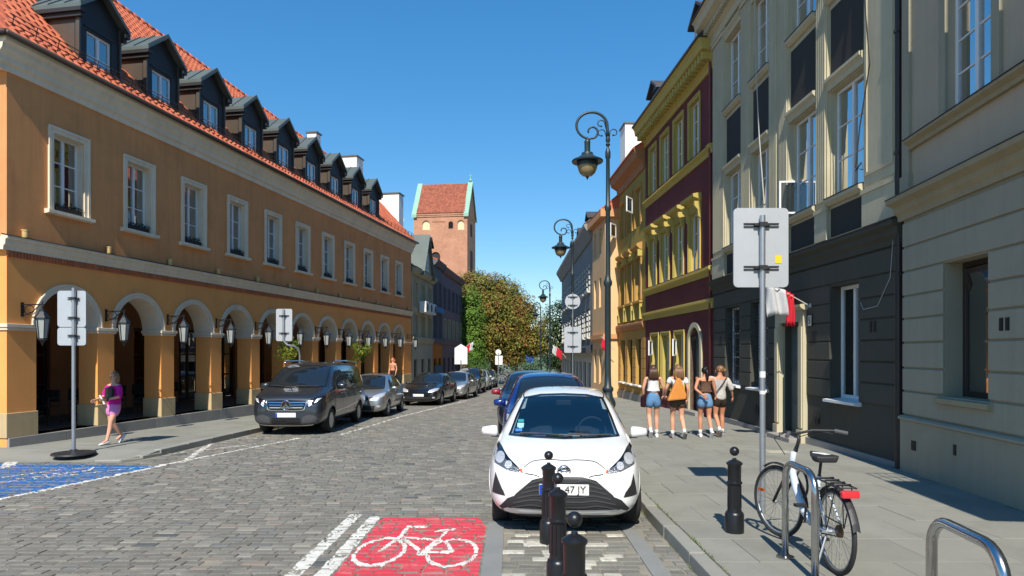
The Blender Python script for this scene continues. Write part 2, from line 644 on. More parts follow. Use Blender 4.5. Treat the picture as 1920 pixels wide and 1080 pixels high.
# bicycle symbol, stretched along the lane as such symbols are
W1, W2, WR, WS = (-1.285, 6.43), (-0.58, 6.40), 0.232, 0.5
pts = {k: on_ground(*v) for k, v in dict(hubl=(713, 1033), hubr=(848, 1035), bb=(792, 1037), head=(752, 1006), headt=(765, 988), bar=(800, 987),
                                          seat0=(818, 996), seat1=(851, 992), seatt=(836, 998), stay=(835, 1015)).items()}
strokes = [('hubl', 'head', .035), ('head', 'headt', .035), ('headt', 'bar', .032), ('head', 'bb', .034), ('head', 'stay', .03), ('seatt', 'bb', .034),
           ('bb', 'hubr', .034), ('stay', 'hubr', .032), ('seat0', 'seat1', .034)]


def bike_test(x, y):
    for c in (W1, W2):
        d = math.hypot(x - c[0], (y - c[1]) * WS)
        if abs(d - WR) < 0.0195: return True
    for a, b, w in strokes:
        if seg_dist(x, y, pts[a], pts[b], 0.55) < w * 0.6: return True
    return math.hypot(x - pts['bb'][0], (y - pts['bb'][1]) * .6) < 0.06


painted('bicycle_symbol', bike_test, -1.53, -0.33, 5.8, 7.65, 0.0125, white_line, 0.0050)

# blue bay for disabled parking, bottom left
blue_poly = [(-9.9, 8.2), (-6.92, 8.86), (-6.28, 11.95), (-8.4, 12.3), (-10.2, 12.3)]
edge = [(-7.7, 4.9), (-6.93, 8.80), (-6.27, 11.95)]
painted('blue_bay_paint', lambda x, y: inside([(-9.9, 8.0), (-7.1, 8.0), (-6.98, 8.8), (-6.36, 11.86), (-9.9, 12.3)], x, y), -9.9, -6.2, 8.0, 12.35, 0.035, blue_paint, 0.0022)


def poly_line(pts_, hw):
    return lambda x, y: any(seg_dist(x, y, a, b) < hw for a, b in zip(pts_, pts_[1:]))


painted('bay_edge_line', poly_line([(-7.75, 5.0), (-6.93, 8.85), (-6.29, 11.93)], 0.05), -7.9, -6.1, 5.0, 12.1, 0.025, white_line, 0.004)
painted('bay_inner_line', poly_line([on_ground(0, 905), on_ground(298, 873)], 0.018), -9.9, -6.3, 9.5, 12.3, 0.018, worn_line, 0.004)
painted('bay_corner_line', poly_line([on_ground(0, 890), on_ground(22, 866)], 0.10), -9.9, -9.0, 10.5, 12.4, 0.03, white_line, 0.004)
# part of the wheelchair symbol
painted('wheelchair_symbol', lambda x, y: poly_line([on_ground(*p) for p in ((0, 896), (60, 888), (120, 880), (175, 877), (165, 883), (80, 890))], 0.022)(x, y)
        or poly_line([on_ground(*p) for p in ((20, 899), (100, 892), (150, 884))], 0.018)(x, y), -9.9, -6.5, 9.5, 12.3, 0.018, worn_line, 0.0045)
# parking lines
painted('parking_line', poly_line([on_ground(*p) for p in ((300, 873), (560, 822))], 0.045), -6.6, -4.5, 11.5, 16.9, 0.03, worn_line, 0.004)
painted('parking_line', poly_line([(-4.45, 17.2), (-4.2, 20), (-3.9, 23.5), (-2.75, 31), (-2.1, 35.5)], 0.05), -5.0, -2.0, 16.5, 36, 0.05, worn_line, 0.004)
painted('parking_cross_line', poly_line([on_ground(343, 867), on_ground(402, 827)], 0.06), -7, -5.6, 11.8, 15.9, 0.03, worn_line, 0.0045)
painted('parking_line', poly_line([on_ground(*p) for p in ((195, 862), (365, 846), (480, 833))], 0.035), -8.3, -5, 12, 16.6, 0.03, worn_line, 0.004)
painted('parking_line', poly_line([on_ground(*p) for p in ((415, 823), (478, 822))], 0.035), -7, -5, 15.2, 17.6, 0.03, worn_line, 0.004)

# ---- right pavement
mb = MB()
ya = [-8, 8, 24, 40, 64, 100]
for a, b in zip(ya, ya[1:]):
    mb.quad((XR + .13, a, G(a) + .112), (8.6, a, G(a) + .112), (8.6, b, G(b) + .112), (XR + .13, b, G(b) + .112))
pave_r = tag(mb.build('pavement_right', slab_bed_m), kind='structure')


def slab_mesh(w, l, t=0.03):
    m = MB(); m.box(0.003, w - 0.003, 0.003, l - 0.003, -t, 0.0)
    return m.mesh('slab', slab_m, bevel=0.003)


SW, SL = 0.755, 0.76
sm = slab_mesh(SW, SL)
sm_half = slab_mesh(SW, SL * 0.5)
y = 3.4
j = 0
while y < 36:
    wallx = (5.1475 + .11 * y) if y < 10.7 else (6.496 - .008 * y if y < 20.7 else 7.664 - .0605 * y)
    x = XR + 0.155 - (0.38 if j % 2 else 0)
    while x + 0.05 < wallx:
        x0 = max(x, XR + 0.15); x1 = min(x + SW, wallx + .02)
        if x1 - x0 > 0.1:
            full = x1 - x0 > SW - .01
            o = link('slab', sm if full else slab_mesh(x1 - x0, SL), pave_r, (x0, y, G(y) + .12 + rng.gauss(0, .0012)), rot=(TILT, 0, 0))
        x += SW
    y += SL
    j += 1
mb = MB()
for a, b in ((36, 64), (64, 100)):
    mb.quad((XR + .15, a, G(a) + .12), (5.8, a, G(a) + .12), (5.2, b, G(b) + .12), (XR + .15, b, G(b) + .12))
mb.build('far_paving', slab_m, pave_r)
km = MB(); km.box(0, 0.145, 0.003, 0.985, -0.16, 0.0)
km = km.mesh('kerbstone', kerb_m, bevel=0.012, segs=2)
for k in range(60):
    y = 3.0 + k * 0.99
    link('kerbstone', km, pave_r, (XR + rng.gauss(0, .003), y, G(y) + .122 + rng.gauss(0, .002)), rot=(TILT, 0, 0))
# weeds in the kerb joint
mb = MB()
for k in range(260):
    y = rng.uniform(5.3, 9.5) if rng.random() < .5 else rng.choice((5.9, 6.4, 7.9)) + rng.gauss(0, .12)
    x = XR + rng.choice((0.150, 0.15, 0.004 - .012)) + rng.gauss(0, .006)
    zb = G(y) + (.12 if x > XR + .1 else .0)
    a = rng.uniform(0, 6.28); h = rng.uniform(.012, .04); w = rng.uniform(.003, .006); l = rng.uniform(.0, .03)
    dx, dy = math.cos(a), math.sin(a)
    mb.add([(x - dy * w, y + dx * w, zb), (x + dy * w, y - dx * w, zb), (x + dx * l, y + dy * l, zb + h)], [(0, 1, 2)])
tag(mb.build('kerb_weeds', weed_m), 'small green weeds growing in the joint of the right kerb', 'weeds', kind='stuff')

# pale utility cover let into the right pavement
mb = MB(); mb.box(4.98, 5.42, 12.75, 13.05, -.02, .004)
mb.build('utility_cover', pm('pale_cover', S(176, 168, 150), .8, .1, 5, .2, 60), pave_r, (0, 0, G(12.9) + .121), rot=(0, 0, 0))
# ---- left pavement
def left_wall_x(y): return -12.85 + .1774 * y if y < 39 else -5.93 + .07 * (y - 39)


mb = MB()
rowsL = [12.43, 12.6, 13.0, 13.4, 14.5, 17.4, 20.5, 24, 31, 36, 42, 60, 90]


def zl(y): return G(y) + .112 * max(0.12, min(1.0, (y - 12.43) / 0.9))


kx = {12.43: -7.85, 12.6: -7.3, 13.0: -7.1}
for a, b in zip(rowsL, rowsL[1:]):
    xa0, xb0 = (-14 if a < 13.9 else left_wall_x(a) - 1.0), (-14 if a < 13.9 else left_wall_x(b) - 1.0)
    xa1, xb1 = kx.get(a, xl(a)) - .02, kx.get(b, xl(b)) - .02
    mb.quad((xa0, a, zl(a)), (xa1, a, zl(a)), (xb1, b, zl(b)), (xb0, b, zl(b)))
    mb.quad((xa1, a, zl(a)), (xa1, a, G(a) - .05), (xb1, b, G(b) - .05), (xb1, b, zl(b)))
mb.quad((-14, 12.43, zl(12.43)), (-14, 12.43, G(12.43) - .05), (-7.87, 12.43, G(12.43) - .05), (-7.87, 12.43, zl(12.43)))
pave_l = tag(mb.build('pavement_left', slab_m), kind='structure')
ang = math.atan(.1774)
ca, sa = math.cos(ang), math.sin(ang)
for j in range(0, 26):                       # courses along the house wall
    for i in range(5):
        d = 0.52 + i * 0.76
        u = 13.75 + j * 1.0 + (0.5 if i % 2 else 0)
        x, y = -12.85 + sa * u + ca * d, ca * u - sa * d
        x2, y2 = x + .76 * ca + 1.0 * sa, y - .76 * sa + 1.0 * ca
        if y - .76 * sa < 13.38 or x2 > xl(min(y2, y)) - 0.16 or x + .76 * ca > xl(y) - .16: continue
        m = 'slabL'
        if m not in MATS:
            q = MB(); q.box(.004, .756, .004, .996, -.03, 0)
            MATS[m] = q.mesh('slab', slab_m, bevel=.003)
        link('slab', MATS[m], pave_l, (x, y, G(y) + .119 + rng.gauss(0, .001)), rot=(TILT, 0.0, -ang))
for (x0, y0), (x1, y1) in zip(KERB_L[1:], KERB_L[2:]):
    if y0 > 45: break
    n = max(1, round(math.hypot(x1 - x0, y1 - y0) / 1.0))
    for k in range(n):
        t0, t1 = k / n, (k + 1) / n
        a = Vector((x0 + (x1 - x0) * t0, y0 + (y1 - y0) * t0, 0)); b = Vector((x0 + (x1 - x0) * t1, y0 + (y1 - y0) * t1, 0))
        L_ = (b - a).length
        q = MB(); q.box(-0.15, 0.0, 0.003, L_ - .003, -.16, 0)
        link('kerbstone', q.mesh('kerbstone', kerb_m, bevel=.012), pave_l, (a.x, a.y, zl(a.y) + .012), rot=(TILT, 0, -math.atan2(b.x - a.x, b.y - a.y)))
# ------------------------------------------------------------------ building helpers (local frame: x along the wall, -y towards the street)
def facade(mb, L, zb, zt, ops, depth=0.25, x0=0.0):
    "wall sheet from x0 to L with real openings: ops = (u0, u1, z0, z1, arched)"
    us, zs = {x0, L}, {zb, zt}
    rects = []
    for u0, u1, z0, z1, arch in ops:
        zz = z1 + (u1 - u0) / 2 if arch else z1
        rects.append((u0, u1, z0, zz))
        us |= {u0, u1}; zs |= {z0, zz}
    us, zs = sorted(us), sorted(z for z in zs if zb <= z <= zt)
    for a, b in zip(us, us[1:]):
        for c, d in zip(zs, zs[1:]):
            m, n = (a + b) / 2, (c + d) / 2
            if any(r[0] < m < r[1] and r[2] < n < r[3] for r in rects): continue
            mb.quad((a, 0, c), (b, 0, c), (b, 0, d), (a, 0, d))
    for u0, u1, z0, z1, arch in ops:
        mb.quad((u0, 0, z0), (u0, 0, z1), (u0, depth, z1), (u0, depth, z0))
        mb.quad((u1, 0, z1), (u1, 0, z0), (u1, depth, z0), (u1, depth, z1))
        mb.quad((u0, 0, z0), (u0, depth, z0), (u1, depth, z0), (u1, 0, z0))
        if arch:
            r, c, n = (u1 - u0) / 2, (u0 + u1) / 2, 14
            P = [(c - r * math.cos(PI * k / n), z1 + r * math.sin(PI * k / n)) for k in range(n + 1)]
            for (a, za), (b, zb_) in zip(P, P[1:]):
                mb.quad((a, 0, za), (b, 0, zb_), (b, 0, z1 + r), (a, 0, z1 + r))
                mb.quad((a, 0, za), (a, depth, za), (b, depth, zb_), (b, 0, zb_))
        else:
            mb.quad((u0, 0, z1), (u1, 0, z1), (u1, depth, z1), (u0, depth, z1))


def shell(mb, L, D, zb, zt, x0=0.0):
    "sides, back and top of a house behind its facade"
    mb.quad((x0, D, zb), (x0, 0, zb), (x0, 0, zt), (x0, D, zt))
    mb.quad((L, 0, zb), (L, D, zb), (L, D, zt), (L, 0, zt))
    mb.quad((L, D, zb), (x0, D, zb), (x0, D, zt), (L, D, zt))
    mb.quad((x0, 0, zt), (L, 0, zt), (L, D, zt), (x0, D, zt))


_win = {}


def win(parent, u, z, w, h, nx=2, nz=3, d=0.14, fm=None, curtain=0.5, bar=0.028, fw=0.06, name='window', glassm=None, single=False, open_top=False,
        sill=None, sillm=None, surr=None, surrm=None, room=True, room_d=0.45):
    """one window: the sash frame is the part, panes, curtain, sill and surround are its pieces"""
    fm = fm or white_paint
    gm = glassm or pane_glass
    key = (round(w, 3), round(h, 3), nx, nz, fm.name, gm.name, round(bar, 3), single, sill, surr, round(curtain, 2), room_d)
    if key not in _win:
        x0, x1 = -w / 2, w / 2
        mb = MB()
        mb.box(x0, x0 + fw, 0, .07, 0, h); mb.box(x1 - fw, x1, 0, .07, 0, h)
        mb.box(x0 + fw, x1 - fw, 0.001, .069, 0, fw); mb.box(x0 + fw, x1 - fw, 0.001, .069, h - fw, h)
        iw = (w - 2 * fw) / nx
        for i in range(1, nx):
            c = x0 + fw + iw * i
            mb.box(c - .04, c + .04, -.012, .058, fw, h - fw)
        for j in range(1, nz):
            zc = fw + (h - 2 * fw) * j / nz
            for i in range(nx):
                a = x0 + fw + iw * i + (.04 if i else 0); b = x0 + fw + iw * (i + 1) - (.04 if i < nx - 1 else 0)
                mb.box(a, b, .012, .05, zc - bar / 2, zc + bar / 2)
        fr = mb.mesh('window_frame', fm, bevel=0.004)
        panes = []
        if single:
            q = MB(); q.box(x0 + fw, x1 - fw, .028, .034, fw, h - fw)
            panes.append((q.mesh('pane', gm), (0, 0, 0)))
        else:
            ph = (h - 2 * fw) / nz
            q = MB(); q.box(-iw / 2, iw / 2, -.003, .003, 0, ph)
            pmh = q.mesh('pane', gm)
            for i in range(nx):
                for j in range(nz):
                    panes.append((pmh, (x0 + fw + iw * (i + .5), .031, fw + ph * j)))
        cm = None
        if curtain > 0:
            q = MB()
            n = 10
            for a, b in ((x0, x0 + curtain * w * .5), (x1 - curtain * w * .5, x1)):
                P = [(a + (b - a) * k / n, .17 + .018 * math.sin(k * 2.6)) for k in range(n + 1)]
                for (xa, ya_), (xb, yb_) in zip(P, P[1:]):
                    q.quad((xa, ya_, .03), (xb, yb_, .03), (xb, yb_, h), (xa, ya_, h))
            cm = q.mesh('curtain', curtain_m, smooth=True)
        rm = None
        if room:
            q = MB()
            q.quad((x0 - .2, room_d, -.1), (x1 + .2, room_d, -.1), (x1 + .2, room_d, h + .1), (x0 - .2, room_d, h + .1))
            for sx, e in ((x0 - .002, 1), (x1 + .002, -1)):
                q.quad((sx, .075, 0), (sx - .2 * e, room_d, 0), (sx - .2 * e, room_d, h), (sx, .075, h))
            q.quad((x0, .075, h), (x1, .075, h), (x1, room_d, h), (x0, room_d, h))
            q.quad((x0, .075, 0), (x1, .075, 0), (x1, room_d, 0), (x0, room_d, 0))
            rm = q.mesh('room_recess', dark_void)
        sl = None
        if sill:
            ov, pr, th = sill
            q = MB(); q.prism_x(x0 - ov, x1 + ov, [(.02 , -.002), (-pr - d, -.03), (-pr - d, -.03 - th), (-pr * .4 - d, -.03 - th * 1.3), (.02, -.03 - th * 1.3)])
            sl = q.mesh('sill', sillm or cream, recalc=True)
        su = None
        if surr:
            sw, pr = surr
            y0, y1 = -d - pr, -d + .01
            q = MB()
            q.box(x0 - sw, x0 - .001, y0, y1, -.02, h + sw); q.box(x1 + .001, x1 + sw, y0, y1, -.02, h + sw); q.box(x0 - .001, x1 + .001, y0, y1, h + .001, h + sw)
            i2 = sw * .35
            q.box(x0 - sw - .015, x0 - sw + i2, y0 - .025, y0 - .001, -.02, h + sw + .015); q.box(x1 + sw - i2, x1 + sw + .015, y0 - .025, y0 - .001, -.02, h + sw + .015)
            q.box(x0 - sw + i2, x1 + sw - i2, y0 - .025, y0 - .001, h + sw - i2, h + sw + .015)
            q.box(x0 + .0005, x0 + .012, y1, -.001, .0, h); q.box(x1 - .012, x1 - .0005, y1, -.001, .0, h); q.box(x0 + .012, x1 - .012, y1, -.001, h - .012, h - .0005)
            su = q.mesh('surround', surrm or cream)
        _win[key] = (fr, panes, cm, rm, sl, su)
    fr, panes, cm, rm, sl, su = _win[key]
    o = link(name, fr, parent, (u, d, z))
    deep = parent.parent is not None            # a dormer is already a part: its window pieces stay on the dormer's own level
    h_, off = (parent, (u, d, z)) if deep else (o, (0, 0, 0))
    for pmh, p in panes: link('pane', pmh, h_, tuple(a + b for a, b in zip(p, off)))
    for nm, me_ in (('curtain', cm), ('room_recess', rm), ('sill', sl), ('surround', su)):
        if me_: link(nm, me_, h_, off)
    return o


def wall_frame(X0, t, Y, side):
    "location and z-rotation of a facade on the line X = X0 + t*Y starting at distance Y"
    X = X0 + t * Y
    if side == 'L': return (X, Y, 0), math.atan2(1, t)
    return (X, Y, 0), math.atan2(-1, -t)


def bands(parent, L, ops, edges, mat, name='stone_band', proud=.028, gap=.014, x0=0.0, skip=()):
    "rusticated courses: every band between two openings is a stone piece of its own"
    for c, d in zip(edges, edges[1:]):
        cuts = [(u0, u1) for u0, u1, z0, z1, a in ops if z0 < d - .03 and (z1 + ((u1 - u0) / 2 if a else 0)) > c + .03]
        cuts.sort()
        x = x0
        for u0, u1 in cuts + [(L, L)]:
            if u0 - x > .06:
                q = MB(); q.box(x + .004, u0 - .004, -proud, .004, c + gap, d - gap)
                q.build(name, mat, parent, bevel=.009)
            x = max(x, u1)


def roof_slope(parent, L, y0, z0, y1, z1, mat, x0=0.0, th=.08, name='roof', cat_end=True):
    q = MB()
    q.add([(x0, y0, z0), (L, y0, z0), (L, y1, z1), (x0, y1, z1), (x0, y0, z0 - th), (L, y0, z0 - th), (L, y1, z1 - th), (x0, y1, z1 - th)],
          [(0, 1, 2, 3), (7, 6, 5, 4), (0, 4, 5, 1), (1, 5, 6, 2), (2, 6, 7, 3), (3, 7, 4, 0)])
    if cat_end:
        yb = y1 + (y1 - y0)
        q.add([(x0, y1, z1), (L, y1, z1), (L, yb, z0), (x0, yb, z0)], [(0, 1, 2, 3)])
        for x in (x0 + .03, L - .03):
            q.add([(x, y0, z0 - th), (x, y1, z1 - th), (x, yb, z0 - th)], [(0, 1, 2)])
    return q.build(name, mat, parent)


# ================================================================== LEFT: ochre arcade house
ochre = plaster('ochre_plaster', S(220, 154, 100), var=.08, streak=.32, dirt=.22)
ochre_low = plaster('orange_plaster', S(242, 166, 96), var=.06, streak=.12)
arch_white = plaster('archivolt_plaster', S(222, 208, 186), streak=.2)
plinth_m = plaster('plinth_sandstone', S(196, 172, 132), var=.12, dirt=.3)
cornice_m = plaster('cornice_plaster', S(230, 216, 192), streak=.3)
brick_m = pm('brick_dentil', S(176, 104, 66), .9, .15, 5, .3, 60, rnd=.15, island=True)
tile_m = pm('clay_tile', S(194, 106, 74), .75, .14, 2.2, .3, 60, spec=.3, rnd=.17, island=True, dirt=.2, dirtc=S(134, 74, 54),
            rndc=[(.1, .18, S(178, 92, 64)), (.6, .66, S(208, 124, 90))])
LEN_A = 25.7
loc, rz = wall_frame(-12.85, .1774, 13.65, 'L')
arcade = thing('arcade_house', 'long ochre hotel with eleven arches, red tiled roof and black dormers', 'building', loc, rz)
AC = [1.53 + 2.2 * k for k in range(11)]
FLOOR = .166
ops_g = [(c - .84, c + .84, FLOOR, 2.52, True) for c in AC]
mb = MB(); facade(mb, LEN_A, FLOOR, 4.06, ops_g, depth=.52)
# end wall facing the viewer, back and inner faces of the piers
mb.quad((0, 11, -.6), (0, 0, -.6), (0, 0, 4.06), (0, 11, 4.06))
mb.quad((LEN_A, 0, -.9), (LEN_A, 11, -.9), (LEN_A, 11, 4.06), (LEN_A, 0, 4.06))
for a, b in zip([0] + [c + .84 for c in AC], [c - .84 for c in AC] + [LEN_A]):
    mb.quad((b, .52, FLOOR), (a, .52, FLOOR), (a, .52, 2.52), (b, .52, 2.52))
mb.quad((LEN_A, .52, 2.52), (0, .52, 2.52), (0, .52, 2.521), (LEN_A, .52, 2.521))
mb.build('arcade_wall', ochre_low, arcade)
ops_u = [(c - .42, c + .42, 5.12, 6.84, False) for c in AC]
mb = MB(); facade(mb, LEN_A, 4.06, 7.80, ops_u, depth=.22)
shell(mb, LEN_A, 11, 4.06, 7.80)
mb.build('upper_wall', ochre, arcade)
# arcade passage
mb = MB()
mb.quad((0.02, .3, FLOOR - .004), (LEN_A, .3, FLOOR - .004), (LEN_A, 3.3, FLOOR - .004), (.02, 3.3, FLOOR - .004))
mb.build('passage_floor', pm('passage_floor', S(92, 86, 80), .7, .1, 2, .2, 60), arcade)
mb = MB()
mb.quad((0.02, .5, 3.5), (.02, 3.3, 3.5), (LEN_A, 3.3, 3.5), (LEN_A, .5, 3.5))
mb.quad((.02, .521, 2.5), (.02, .521, 3.5), (LEN_A, .521, 3.5), (LEN_A, .521, 2.5)) if False else None
mb.build('passage_ceiling', pm('passage_ceiling', S(168, 140, 108), .9, .1, 2, 0), arcade)
bw = pm('passage_wall', S(156, 112, 80), .9, .12, 1, .2, 40)
mb = MB(); facade(mb, LEN_A, FLOOR - .1, 3.5, [(c - .62, c + .62, FLOOR, 2.75, False) for c in AC], depth=.2)
o = mb.build('back_wall', bw, arcade, (0, 3.3, 0))
wood_dk = pm('dark_wood', S(44, 34, 28), .5, .2, 6, .1, 40)
for c in AC:
    win(arcade, c, FLOOR + .02, 1.24, 2.56, nx=2, nz=3, d=3.4, fm=wood_dk, curtain=0, name='shop_door', single=True, bar=.05, fw=.08)
# granite step under the arcade, stone by stone
for k in range(18):
    q = MB(); q.box(k * 1.43 + .003, (k + 1) * 1.43 - .003, -.055, .5, -1.0, FLOOR)
    q.build('granite_step', granite, arcade, bevel=.008)
# pavement border at the foot of the step
bs_ = [0] + [c + .84 for c in AC]
for k, (a, b) in enumerate(zip([0] + [c + .84 for c in AC], [c - .84 for c in AC] + [LEN_A])):
    q = MB(); q.box(a + (-.03 if k == 0 else -.025), b + .025, -.028, .545, FLOOR + .001, .68)
    q.build('pier_plinth', plinth_m, arcade, bevel=.008)
    q = MB()
    q.box(a - .06, b + .06, -.07, .58, 2.46, 2.535); q.box(a - .035, b + .035, -.045, .555, 2.40, 2.459)
    q.build('impost', arch_white, arcade, bevel=.006)
for c in AC:
    q = MB()
    n, r0, r1 = 20, .815, .945
    for k in range(n):
        a0, a1 = PI * k / n, PI * (k + 1) / n
        P = lambda r, a, y: (c - r * math.cos(a), y, 2.536 + r * math.sin(a))
        for (ra, rb, yy) in ((r0, r1, -.035), (r1 - .035, r1 + .012, -.055)):
            q.add([P(ra, a0, yy), P(ra, a1, yy), P(rb, a1, yy), P(rb, a0, yy), P(ra, a0, .003), P(ra, a1, .003), P(rb, a1, .003), P(rb, a0, .003)],
                  [(0, 3, 2, 1), (0, 1, 5, 4), (3, 7, 6, 2)])
    q.build('archivolt', arch_white, arcade)
    # pale underside of the arch
    q = MB()
    for k in range(n):
        a0, a1 = PI * k / n, PI * (k + 1) / n
        P = lambda r, a, y: (c - r * math.cos(a), y, 2.536 + r * math.sin(a))
        q.quad(P(.814, a0, -.03), P(.814, a0, .56), P(.814, a1, .56), P(.814, a1, -.03))
    q.build('arch_soffit', arch_white, arcade)
# brick dentil band and string course
q = MB()
x = -.02
while x < LEN_A:
    q.box(x + .006, x + .066, -.03, .002, 3.925, 4.05); x += .078
tag(q.build('brick_band', brick_m, arcade), kind='stuff')
sc_prof = [(0.0, 4.055), (-.04, 4.055), (-.05, 4.14), (-.09, 4.17), (-.10, 4.27), (-.15, 4.29), (-.15, 4.335), (0.0, 4.37)]
q = MB(); q.prism_x(-.12, LEN_A, sc_prof); q.box(-.12, 0, -.001, 11, 4.06, 4.335)
q.build('string_course', cornice_m, arcade, recalc=True)
q = MB(); q.prism_x(-.13, LEN_A, [(.001, 4.392), (-.16, 4.345), (-.16, 4.338), (.001, 4.372)])
q.build('ledge_flashing', dark_metal, arcade, recalc=True)
co_prof = [(.0, 7.74), (-.05, 7.74), (-.06, 7.86), (-.12, 7.90), (-.13, 8.0), (-.22, 8.12), (-.23, 8.2), (-.30, 8.25), (-.31, 8.335), (.0, 8.335)]
q = MB(); q.prism_x(-.30, LEN_A + .05, co_prof); q.box(-.29, -.001, .001, 11, 7.78, 8.33)
q.build('cornice', cornice_m, arcade, recalc=True)
q = MB()
q.tube([(-.36, -.375, 8.365), (LEN_A + .15, -.375, 8.365)], .065, 8); q.tube([(-.36, -.37, 8.365), (-.36, 11, 8.365)], .065, 8)
q.build('gutter', dark_metal, arcade, smooth=True)
# windows
for k_, c in enumerate(AC):
    win(arcade, c, 5.13, .84, 1.71, nx=2, nz=3, d=.16, curtain=(.5, .85, .35, .7)[(k_ * 7) % 4], surr=(.13, .035), surrm=cornice_m, sill=(.22, .13, .07), sillm=cornice_m)
box_m = pm('flower_box', S(38, 32, 30), .7, .2, 5, .2, 40)
leaf_dk = pm('box_plant', S(46, 52, 34), .8, .35, 14, 0, rnd=.4, island=True)


def flower_box_mesh(seed):
    rr = random.Random(seed)
    q = MB(); q.box(-.36, .36, -.07, .07, 0, .10)
    q.cur = 1
    for k in range(150):
        x, y, z = rr.uniform(-.37, .37), rr.uniform(-.08, .08), .09 + abs(rr.gauss(0, .05))
        a, s = rr.uniform(0, 6.28), rr.uniform(.02, .045)
        q.add([(x, y, z), (x + s * math.cos(a), y + s * math.sin(a), z + s * .5), (x + s * .4 * math.cos(a + 1.4), y + s * .4 * math.sin(a + 1.4), z + s)], [(0, 1, 2)])
    return q.mesh('flower_box', [box_m, leaf_dk])


fbm = [flower_box_mesh(s) for s in range(3)]
W_L = Matrix.Translation(loc) @ Matrix.Rotation(rz, 4, 'Z')


def on_left(x, y, z): return W_L @ Vector((x, y, z))


for k, c in enumerate(AC):
    p = on_left(c, .05, 5.131)
    o = link('window_planter', fbm[k % 3], None, p, rz)
    tag(o, 'dark planter with sparse greenery on the sill, %s first-floor window of the arcade house' %
        ('nearest', 'second', 'third', 'fourth', 'fifth', 'sixth', 'seventh', 'eighth', 'ninth', 'tenth', 'farthest')[k], 'planter', 'planters on the sills of the arcade house')

# roof: bed plus clay tiles
ridge_z, ridge_y, eave_y, eave_z = 14.1, 5.0, -.36, 8.36
sl = (ridge_z - eave_z) / (ridge_y - eave_y)
roof = MB()
def rdg(x):
    "the house gets shallower towards its far end, so the ridge comes forward and down"
    z = ridge_z - .10 * (x - 9.0)
    return (eave_y + (z - eave_z) / sl, z)


E0, E1 = (-.36, eave_y, eave_z), (LEN_A + .1, eave_y, eave_z)
R0, R1 = (5.0, *rdg(5.0)), (LEN_A + .1, *rdg(LEN_A + .1))
B0, B1 = (-.36, 10.4, eave_z), (LEN_A + .1, 10.4, eave_z)
roof.quad(E0, E1, R1, R0); roof.quad(B1, B0, R0, R1); roof.add([B0, E0, R0], [(0, 1, 2)]); roof.add([E1, B1, R1], [(0, 1, 2)])
roof = roof.build('roof', pm('roof_bed', S(150, 72, 46), .9, .15, 2, .2, 20), arcade)
TW, TE = .225, .27
ns = math.hypot(1, sl)
ny_, nz_ = -sl / ns, 1 / ns                 # slope normal
dy_, dz_ = 1 / ns, sl / ns                  # up-slope direction


def tile_geo(x, s, jit=0.0):
    "one pantile at eave distance s"
    vs, fs = [], []
    prof = [(0, .004), (.045, .03), (.1, .032), (.15, .008), (.19, .002), (.225, .006)]
    for q_, lift in ((-.012, .026), (TE + .03, .006)):
        for px, h in prof:
            t = s + q_
            hh = h + lift + jit
            vs.append((x + px, eave_y + dy_ * t + ny_ * hh, eave_z + dz_ * t + nz_ * hh))
    for px, h in prof:                       # thickness of the lower edge
        t = s - .012
        vs.append((x + px, eave_y + dy_ * t + ny_ * (jit + .002), eave_z + dz_ * t + nz_ * (jit + .002)))
    n = len(prof)
    for i in range(n - 1):
        fs.append((i, i + 1, n + i + 1, n + i)); fs.append((2 * n + i, 2 * n + i + 1, i + 1, i))
    return vs, fs


rng = random.Random(5)
tiles = []
nrow = int(math.hypot(ridge_y + .4 - eave_y, ridge_z + .3 - eave_z) / TE)
for r_ in range(nrow):
    s = r_ * TE
    x = -.36 + (s * dy_) * .98 + (TW / 2 if r_ % 2 else 0)
    while x < LEN_A - .1:
        if eave_z + dz_ * (s + TE) > rdg(x)[1] + .08: break
        w = W_L @ Vector((x, eave_y + dy_ * s, eave_z + dz_ * s))
        px, py = 960 + 1240 * w.x / w.y, 660 - 1240 * (w.z - EYE) / w.y
        vis = -5 < px < 770 and -10 < py
        hid = any(abs(x + .11 - (2.48 + 2.19 * k)) < .5 and .45 < s < 2.2 for k in range(9))
        tiles.append(((w.length if vis and not hid else 1e3), x, s))
        x += TW
tiles.sort()
rest = MB()
for k, (d_, x, s) in enumerate(tiles):
    vs, fs = tile_geo(x, s, rng.uniform(0, .006))
    if k < 295:
        q = MB(); q.add(vs, fs); q.build('tile', tile_m, roof)
    else:
        rest.add(vs, fs)
tag(rest.build('tile_field', tile_m, roof), kind='stuff')
# ridge tiles
q = MB()
x = 5.0
while x < LEN_A:
    q.tube([(x, rdg(x)[0], rdg(x)[1] + .02), (x + .36, rdg(x)[0], rdg(x + .36)[1] + .03)], [.11, .10], 8); x += .34
tag(q.build('ridge_tiles', tile_m, roof, smooth=True), kind='stuff')
# snow guard
q = MB()
for x in np.arange(.0, LEN_A, .55):
    for t0 in (.35,):
        a = (x, eave_y + dy_ * t0, eave_z + dz_ * t0)
        q.tube([(a[0], a[1], a[2]), (a[0], a[1] - .06, a[2] + .28)], .012, 4)
for hh in (.1, .19, .27):
    q.tube([(-.1, eave_y + dy_ * .35 - .06 * hh / .28, eave_z + dz_ * .35 + hh), (LEN_A, eave_y + dy_ * .35 - .06 * hh / .28, eave_z + dz_ * .35 + hh)], .010, 4)
q.build('snow_guard', dark_metal, roof)
